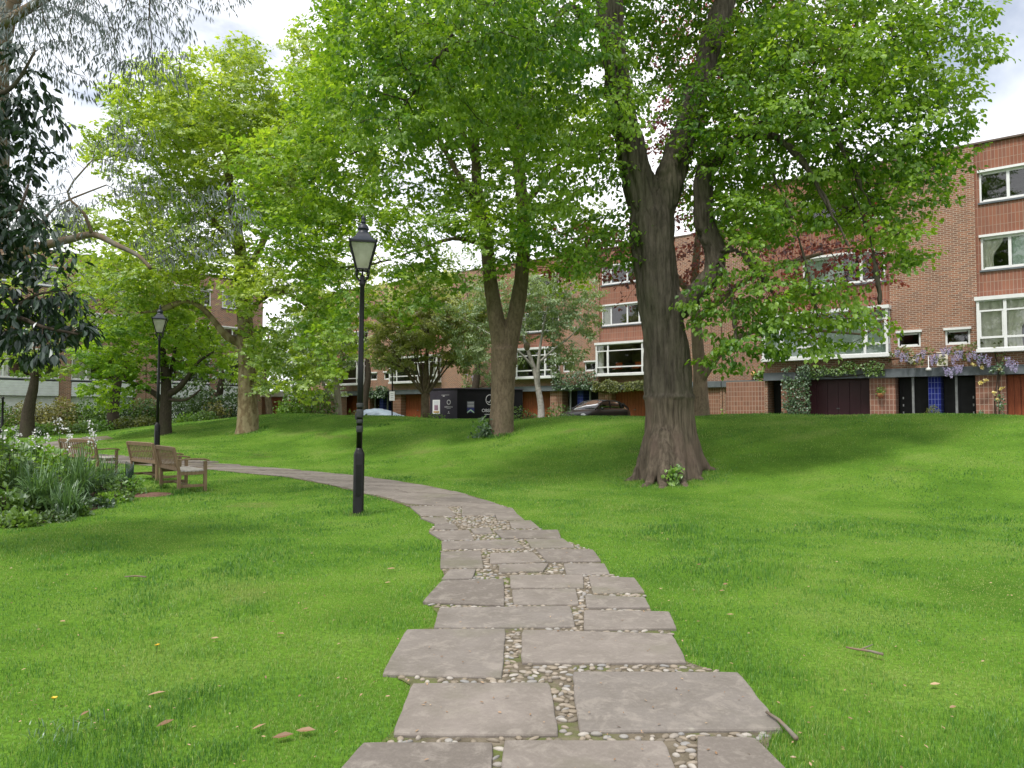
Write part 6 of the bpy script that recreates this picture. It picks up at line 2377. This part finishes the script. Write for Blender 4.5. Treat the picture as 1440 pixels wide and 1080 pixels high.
# hedge-like creeper over the row two garage and dark swag left of it
xa, za = xz(838, 551, S2)
xb, zb_ = xz(915, 534, S2)
creeper('clipped_creeper', 'yellow green clipped creeper over the garage behind the black car', 'climber', S2, xa, xb, za, zb_, .5, 2600, .10, 'shruby', 75, None, None, .10, .12)
xa, za = xz(780, 548, S2)
xb, zb_ = xz(842, 521, S2)
creeper('dark_creeper', 'dark green creeper above the doors left of the black car', 'climber', S2, xa, xb, za, zb_, .4, 1800, .11, 'ivy', 76, None, None, .15, .18)
xa, za = xz(1066, 545, S3)
xb, zb_ = xz(1108, 515, S3)
creeper('leafy_creeper', 'bright leafy creeper under the set back bay window', 'climber', S3, xa, xb, za - .3, zb_ + .1, .6, 700, .17, 'shrubb', 77, None, None, .25, .25)
xa, za = xz(652, 545, S2)
xb, zb_ = xz(700, 520, S2)
creeper('lilac_creeper', 'creeper with faded lilac flowers above the dark hoarding', 'climber', S2, xa, xb, za, zb_, .3, 700, .12, 'shrub', 78,
        (M['wist'], [('raceme', xa + .5, zb_ - .2, .35), ('raceme', xa + 1.1, zb_ - .3, .4), ('raceme', xa + 1.7, zb_ - .2, .35)]), None, .35, .25)
xa, za = xz(470, 575, S4)
xb, zb_ = xz(600, 552, S4)
creeper('trailing_creeper', 'dark creeper over the doors behind the covered car', 'climber', S4, xz(520, 550, S4)[0], xz(548, 550, S4)[0], 2.0, 2.9, .4, 900, .15, 'ivy', 79, None, None, .2, .2)

# clipped box ball, small shrubs at the doors
x_, z_ = xz(1312, 585, S1, -1.2)
q = loc_w(S1, x_, -1.2, 0)
shrub('box_ball', 'clipped dome of box in front of the blue tiled pillar', 'shrub', q, (.40), .40, P(1312, 569, q.y).z - STREET, 3200, .04, M['shruby'], 600, lump=.03, stems=3)
x_, z_ = xz(1026, 583, S3, -2)
shrub('shrub', 'small light green shrub at the set back doors right of the big trunk', 'shrub', loc_w(S3, x_, -2.0, 0), .6, .5, .95, 380, .10, M['shrubb'], 601)
# wall ornaments and lights
for px, py, nm, lb_, cat, S in ((1281, 506, 'heart_plaque', 'cream heart shaped plaque on the brick wall under the wisteria', 'ornament', S1),):
    x_, z_ = xz(px, py, S, -.03)
    m = MB()
    pts = []
    for k in range(28):
        a = 2 * math.pi * k / 28
        pts.append((.0098 * 1.15 * 16 * math.sin(a) ** 3, .0098 * 1.15 * (13 * math.cos(a) - 5 * math.cos(2 * a) - 2 * math.cos(3 * a) - math.cos(4 * a))))
    vs = [(p[0], -.06, p[1]) for p in pts] + [(p[0], -.02, p[1]) for p in pts]
    m.add(vs, [tuple(range(28)), tuple(range(55, 27, -1))] + [(k, 28 + k, 28 + (k + 1) % 28, (k + 1) % 28) for k in range(28)])
    m.box(-.02, .02, -.075, -.06, .0, .05)
    o = m.build(nm, M['curtain'])
    o.location = loc_w(S, x_, 0, z_)
    o.rotation_euler = (0, 0, RZ)
    tag(o, lb_, cat)
x_, z_ = xz(1325, 505, S1, -.05)
m = MB()
m.box(-.19, .19, -.05, -.01, -.27, .27)
m.box(-.13, .13, -.062, -.05, -.20, .20)
m.box(-.03, .07, -.085, -.062, -.08, .12)
o = m.build('wall_plaque', M['curtain'], None, .01)
o.location = loc_w(S1, x_, 0, z_)
o.rotation_euler = (0, 0, RZ)
tag(o, 'square cream relief plaque among the lilac wisteria flowers', 'ornament')
x_, z_ = xz(1306, 519, S1, -.2)
m = MB()
m.lathe([(.10, -.06), (.11, 0), (.06, .05), (.02, .07), (.015, .55)], 12)
o = m.build('pendant_light', M['white'])
o.location = loc_w(S1, x_, -.22, z_)
tag(o, 'small white light hanging in front of the grey fascia', 'light')
x_, z_ = xz(1060, 526, S3, -.1)
m = MB()
m.ball((0, 0, 0), .16, .16, 14)
m.tube([(0, 0, .0), (0, .15, .05)], .03, 6)
o = m.build('globe_light', plain('amber_globe', (0.55, 0.32, 0.14), .4, .4))
o.location = loc_w(S3, x_, -.15, z_)
o.rotation_euler = (0, 0, RZ)
tag(o, 'amber globe light on the set back brick wall', 'light')
# flower pot bracket on the pier
x_, z_ = xz(1239, 554, S1, 0)
q = loc_w(S1, x_, -.12, z_)
rt = thing('hanging_pot', 'wall pot of green leaves on the tiled pier by the maroon door', 'plant pot', tuple(q), RZ)
m = MB(); m.lathe([(.08, -.16), (.13, .02), (.12, .02), (.02, .0)], 12); m.build('pot', plain('terracotta', (.30, .11, .06), .8, .2), rt)
rng = np.random.default_rng(4)
L = Leaves(); n = 90
L.add(rng.normal(0, .09, (n, 3)) + np.array([0, -.02, .10]), rng.normal(size=(n, 3)), rng.normal(size=(n, 3)), rng.uniform(.05, .09, n), 'ovate', rng.random(n)); L.build('foliage', M['shrubb'], rt)

# ------------------------------------------------------------------ cars
t = NT('car_paint_black')
M['paint'] = t.pbr((0.006, 0.007, 0.008), .38, .35, 0, None, **{'Coat Weight': .25, 'Coat Roughness': .05})
M['tyre'] = plain('tyre_rubber', (.02, .02, .02), .8, .2)
M['alloy'] = plain('alloy', (.45, .45, .46), .3, .5, .9, .05, 3, 0)
M['chrome'] = plain('chrome', (.7, .7, .72), .15, .5, 1.0, .02, 3, 0)
M['lens'] = plain('headlight_lens', (.6, .62, .65), .1, .6, 0, .05, 3, 0)
M['redlens'] = plain('tail_lens', (.25, .01, .01), .2, .5)


def loft(m, st_, sm=True):
    """st_: list of closed loops (same length)"""
    n = len(st_[0])
    vs = [q for r_ in st_ for q in r_]
    fs = []
    for i in range(len(st_) - 1):
        for k in range(n):
            k2 = (k + 1) % n
            fs.append((i * n + k, i * n + k2, (i + 1) * n + k2, (i + 1) * n + k))
    fs.append(tuple(range(n - 1, -1, -1)))
    fs.append(tuple((len(st_) - 1) * n + k for k in range(n)))
    m.add(vs, fs, sm)


def car(loc, rz, label):
    rt = thing('parked_car', label, 'car', tuple(loc), rz)
    # body from tail (-x) to nose (+x)
    def ring(x, w, zb, zt, cr=.12):
        return [(x, -w * .92, zb), (x, -w, zb + .12), (x, -w, zt - cr * 1.6), (x, -w * .94, zt - cr * .5), (x, -w * .80, zt), (x, 0, zt + .02), (x, w * .80, zt), (x, w * .94, zt - cr * .5), (x, w, zt - cr * 1.6), (x, w, zb + .12), (x, w * .92, zb)]
    m = MB()
    loft(m, [ring(-2.16, .70, .40, .86), ring(-2.10, .82, .28, .96), ring(-1.6, .89, .20, 1.0), ring(-.8, .90, .18, .98), ring(.4, .90, .18, .97), ring(1.0, .90, .18, .98), ring(1.5, .88, .20, .90), ring(1.95, .82, .24, .80), ring(2.14, .68, .30, .66), ring(2.2, .55, .36, .56)])
    body = m.build('body', M['paint'], rt)
    def gr(x, w, z, zb=.94):
        return [(x, -w - .06, zb), (x, -w, z - .07), (x, -w * .86, z), (x, 0, z + .03), (x, w * .86, z), (x, w, z - .07), (x, w + .06, zb)]
    m = MB()
    loft(m, [gr(-2.0, .70, 1.02), gr(-1.62, .66, 1.30), gr(-1.2, .64, 1.42), gr(-.3, .64, 1.46), gr(.25, .63, 1.42), gr(.75, .66, 1.18), gr(1.12, .72, .98)])
    m.build('windows', M['carglass'], rt)
    m = MB()
    loft(m, [[(x, y * s, z + .012) for (x, y, z) in gr(xx, w, zz)][1:6] for (xx, w, zz, s) in ((-1.62, .66, 1.30, 1.01), (-1.2, .64, 1.42, 1.01), (-.3, .64, 1.46, 1.01), (.22, .63, 1.425, 1.01))])
    m.build('roof', M['paint'], rt)
    m = MB()
    for s in (-1, 1):
        m.bar((.22, s * .64, 1.40), (1.10, s * .77, .97), .055, .05, (0, s, .3))
        m.bar((-.35, s * .645, 1.42), (-.38, s * .70, .96), .07, .03, (0, s, 0))
        m.bar((-1.25, s * .645, 1.38), (-1.45, s * .71, .98), .12, .03, (0, s, 0))
        m.bar((-1.6, s * .66, 1.28), (-2.0, s * .76, .98), .12, .05, (0, s, .2))
    m.build('pillar', M['paint'], rt)
    m = MB()
    for s in (-1, 1):
        m.bar((.95, s * .775, .985), (-1.9, s * .765, .985), .015, .02, (0, 0, 1))
    m.build('window_trim', M['chrome'], rt)
    for s in (-1, 1):
        m = MB()
        m.ball((.78, s * .98, 1.0), .10, .07, 10)
        m.bar((.78, s * .80, .97), (.78, s * .95, .98), .05, .03)
        m.build('wing_mirror', M['paint'], rt)
        m = MB()
        m.ball((1.98, s * .64, .68), .15, .07, 10)
        m.build('headlight', M['lens'], rt)
        m = MB()
        m.ball((-2.08, s * .66, .80), .13, .09, 10)
        m.build('tail_light', M['redlens'], rt)
        for x in (-1.35, 1.38):
            m = MB()
            m.tube([(x, s * .72, .32), (x, s * .92, .32)], [.32, .32], 20)
            wh = m.build('wheel', M['tyre'], rt)
            m = MB()
            m.tube([(x, s * .90, .32), (x, s * .935, .32)], [.21, .19], 12)
            m.build('rim', M['alloy'], wh)
    m = MB()
    m.box(2.17, 2.225, -.26, .26, .36, .47)
    m.build('number_plate', M['white'], rt)
    return rt


cc = np.array([(838 - 720) / F * 38.5, 38.5])
car((cc[0], cc[1], STREET + .004), math.pi + R(47), 'black hatchback parked behind the mound, only windscreen and roof showing')


def covered_car(loc, rz, label):
    rt = thing('covered_car', label, 'car', tuple(loc), rz)
    prof = [(-2.25, .25, .55), (-2.15, .85, .75), (-1.7, 1.0, .86), (-1.15, 1.18, .84), (-.6, 1.36, .76), (.1, 1.42, .74), (.6, 1.34, .78), (1.1, 1.08, .86), (1.6, .92, .88), (2.1, .82, .80), (2.28, .3, .6)]
    xs_ = np.linspace(-2.25, 2.28, 60)
    zt = np.interp(xs_, [p[0] for p in prof], [p[1] for p in prof])
    wd = np.interp(xs_, [p[0] for p in prof], [p[2] for p in prof])
    m = MB()
    loops = []
    for i, x in enumerate(xs_):
        lp = []
        for k in range(33):
            a = math.pi * k / 32
            c, s = math.cos(a), math.sin(a)
            y = wd[i] * (1.12 if s < .3 else 1.0) * math.copysign(abs(c) ** .55, c)
            z = .04 + zt[i] * s ** .5 if s > 0 else .04
            wr = .028 * math.sin(x * 9 + k * .8) * math.sin(k * 1.1 + x * 2.2) + .015 * math.sin(x * 21 + k * .5)
            lp.append((x, y + wr * abs(c), z + wr * s))
        loops.append(lp)
    loft(m, loops)
    m.build('cover', plain('blue_grey_tarpaulin', (.17, .22, .27), .55, .4, 0, .12, 3, .4, .02), rt)
    m = MB()
    for x in (-1.35, 1.35):
        for s in (-1, 1):
            m.tube([(x, s * .66, .30), (x, s * .84, .30)], [.30, .30], 18)
    m.build('wheel', M['tyre'], rt)
    return rt


Yk = 47.0
cc = np.array([(529 - 720) / F * Yk, Yk])
cz = P(529, 574.5, Yk).z - 1.46
covered_car((cc[0], cc[1], cz), R(180 - 20), 'car under a blue grey cover parked beside the tall lamp')

# ------------------------------------------------------------------ hoarding
def text_mesh(name, body, size, mat, parent, loc, rot, align='CENTER'):
    cu = bpy.data.curves.new(name, 'FONT')
    cu.body = body
    cu.size = size
    cu.align_x = align
    cu.extrude = .004
    ob = bpy.data.objects.new(name, cu)
    COL.objects.link(ob)
    dg = bpy.context.evaluated_depsgraph_get()
    me = bpy.data.meshes.new_from_object(ob.evaluated_get(dg))
    bpy.data.objects.remove(ob)
    o = link(name, me, mat, parent)
    o.location = loc
    o.rotation_euler = rot
    return o


Yh = 41.5
hc = np.array([(643 - 720) / F * Yh, Yh])          # the corner nearest the viewer
ha = np.array([(604.5 - 720) / F * (Yh + .9), Yh + .9])
hb = hc + exd * 1.0
hb = np.array([(735 - 720) / F * (Yh + 1.6), Yh + 1.6])
zt_ = P(643, 547, Yh).z
hd = thing('hoarding', 'dark site hoarding with white ring logo beside the twin stemmed trunk', 'hoarding', (hc[0], hc[1], STREET))
M['hoard'] = plain('dark_purple_board', (.032, .027, .042), .6, .5, 0, .25, 2, .03)
M['hoard2'] = plain('black_board', (.005, .005, .007), .65, .2, 0, .3, 2, .03)
M['sign'] = plain('sign_white', (.72, .74, .76), .5, .3, 0, .05, 3, 0)
M['logo'] = plain('logo_grey', (.60, .60, .62), .5, .3, 0, .05, 3, 0)
HH = zt_ - STREET


def board(name, a, b, mat):
    d = b - a
    L_ = np.linalg.norm(d)
    d = d / L_
    o = thing  # noqa
    m = MB()
    m.box(0, L_, 0, .05, -.2, HH)
    for k in range(1, int(L_ / 1.22) + 1):
        if k * 1.22 < L_ - .05:
            m.box(k * 1.22 - .006, k * 1.22 + .006, -.003, 0, -.1, HH - .05)
    q = m.build(name, mat, hd)
    q.location = (a[0] - hc[0], a[1] - hc[1], 0)
    q.rotation_euler = (0, 0, math.atan2(d[1], d[0]))
    return q, L_


pl, LA = board('side_panel', ha, hc, M['hoard'])
pf, LB = board('front_panel', hc, hb, M['hoard2'])
for par_, L_ in ((pl, LA), (pf, LB)):
    m = MB()
    m.box(-.03, L_ + .03, -.05, .09, HH + .002, HH + .06)
    m.build('top_rail', M['hoard'], par_)
ex_ = (math.pi / 2, 0, 0)
sx = LA / 38.5                       # metres per photo pixel on the side panel
zz = lambda py: (P(643, py, Yh).z - STREET)
m = MB()
m.box((608.8 - 604.5) * sx, (619 - 604.5) * sx, -.02, -.004, zz(582), zz(562))
nt_ = m.build('notice', M['sign'], pl)
m = MB()
m.box((611.2 - 604.5) * sx, (616.5 - 604.5) * sx, -.024, -.0203, zz(577), zz(569.5))
m.build('print_block', plain('print_mauve', (.25, .16, .22), .6, .2), nt_)
m = MB()
for py in (564.5, 566.2, 568):
    m.box((610.5 - 604.5) * sx, (617.5 - 604.5) * sx, -.024, -.0203, zz(py + .4), zz(py))
m.build('print_lines', plain('print_blue', (.22, .28, .38), .6, .2), nt_)
m = MB()
m.box((610 - 604.5) * sx, (618 - 604.5) * sx, -.024, -.0203, zz(580.6), zz(578))
m.build('print_strip', plain('print_orange', (.45, .30, .12), .6, .2), nt_)


def ring_logo(parent, cx, cz, rx, rz_, w, name='ring_logo'):
    m = MB()
    n = 40
    vs = []
    for k in range(n):
        a = 2 * math.pi * k / n
        for f in (1, 1 - w):
            for y in (-.012, -.002):
                vs.append((cx + rx * f * math.cos(a), y, cz + rz_ * f * math.sin(a)))
    fs = []
    for k in range(n):
        b, c = k * 4, ((k + 1) % n) * 4
        fs += [(b, c, c + 2, b + 2), (b, b + 1, c + 1, c), (b + 2, c + 2, c + 3, b + 3), (b + 1, b + 3, c + 3, c + 1)]
    m.add(vs, fs)
    return m.build(name, M['logo'], parent)


ring_logo(pl, (631.3 - 604.5) * sx, zz(565.5), 2.7 * sx, 3.5 * Yh / F, .28)
text_mesh('lettering', 'OBSIDIAN', .125, M['logo'], pl, ((631 - 604.5) * sx, -.006, zz(573.2)), ex_)
m = MB()
m.box((628.5 - 604.5) * sx, (634 - 604.5) * sx, -.012, -.004, zz(574.7), zz(574.2))
m.box((629.5 - 604.5) * sx, (633 - 604.5) * sx, -.012, -.004, zz(581.5), zz(580.9))
m.box((630.6 - 604.5) * sx, (631.8 - 604.5) * sx, -.012, -.004, zz(580.2), zz(578.4))
m.build('print_lines', M['logo'], pl)
m = MB()
m.box((621 - 604.5) * sx, (632 - 604.5) * sx, -.012, -.004, zz(555.5), zz(555.1))
m.box((623 - 604.5) * sx, (625.5 - 604.5) * sx, -.012, -.004, zz(557.3), zz(556.2))
m.build('scratch', M['logo'], pl)
sf = LB / (735 - 643.0)
ring_logo(pf, (687.8 - 643) * sf, zz(561.8), 5.6 * sf, 7.4 * Yh / F, .10)
m = MB()
m.bar(((684.5 - 643) * sf, -.008, zz(564)), ((687 - 643) * sf, -.008, zz(566)), .01, .03, (0, 0, 1))
m.bar(((687 - 643) * sf, -.008, zz(566)), ((692 - 643) * sf, -.008, zz(557)), .01, .03, (0, 0, 1))
m.build('check_mark', M['logo'], pf)
text_mesh('lettering', 'OBSIDIAN', .27, M['logo'], pf, ((676.6 - 643) * sf, -.006, zz(579.4)), ex_, 'LEFT')
m = MB()
m.box((680.5 - 643) * sf, (712 - 643) * sf, -.012, -.004, zz(583), zz(582.3))
m.box((680.5 - 643) * sf, (712 - 643) * sf, -.012, -.004, zz(589.8), zz(589.0))
m.build('print_lines', M['logo'], pf)
m = MB()
m.box((656.3 - 643) * sf, (666.2 - 643) * sf, -.014, -.004, zz(573), zz(564))
pn = m.build('poster', plain('poster_slate', (.10, .11, .13), .5, .3), pf)
m = MB()
for py in (565.5, 567.6, 569.8, 571.6):
    m.box((657 - 643) * sf, (665.6 - 643) * sf, -.018, -.0143, zz(py + .7), zz(py))
m.build('print_lines', M['logo'], pn)
m = MB()
m.box((656.3 - 643) * sf, (666.2 - 643) * sf, -.013, -.004, zz(580), zz(573.1))
m.build('print_block', plain('poster_navy', (.03, .035, .16), .5, .3), pn)
m = MB()
a_, b_, c_ = (656.5 - 643) * sf, (661.2 - 643) * sf, (666 - 643) * sf
m.add([(a_, -.016, zz(581.2)), (b_, -.016, zz(577.3)), (c_, -.016, zz(581.2)), (c_, -.016, zz(579.2)), (b_, -.016, zz(575.3)), (a_, -.016, zz(579.2))], [(0, 1, 4, 5), (1, 2, 3, 4)])
o = m.build('arrow_mark', plain('poster_mint', (.45, .62, .48), .5, .3), pn)
sd = o.modifiers.new('t', 'SOLIDIFY'); sd.thickness = .003

# sign on a post
sp_ = onY(551.5, 40.5)
rt = thing('sign_post', 'small white sign on a thin dark post beside the covered car', 'sign', tuple(sp_))
m = MB()
m.tube([(0, 0, -.3), (0, 0, P(551.5, 470, 40.5).z - sp_.z)], .04, 10)
m.build('post', M['iron'], rt)
m = MB()
z0_, z1_ = P(0, 563.5, 40.5).z - sp_.z, P(0, 550.5, 40.5).z - sp_.z
m.box(-.15, .15, -.07, -.045, z0_, z1_)
sg = m.build('sign_plate', M['sign'], rt)
m = MB()
for k in range(3):
    m.box(-.08, .08, -.074, -.0702, z1_ - .12 - k * .12, z1_ - .105 - k * .12)
m.build('print_lines', M['fascia'], sg)
# low garage seen through the gap at the far left end
gq = onY(405, 58)
gr_ = thing('low_garage', 'low flat roofed garage with a white fascia seen through the gap left of the lamp', 'garage', tuple(gq), RZ)
m = MB(); m.box(-4, 2.5, .0, 4, -.6, 2.1); m.build('wall', M['brick'], gr_)
m = MB(); m.box(-4.1, 2.6, -.15, 4.1, 2.105, 2.55); m.build('fascia', M['white'], gr_)
m = MB(); m.box(.2, 2.0, -.06, -.005, -.5, 2.0); m.box(-3, -1, -.06, -.005, -.5, 2.0); m.build('garage_door', M['cedar'], gr_)
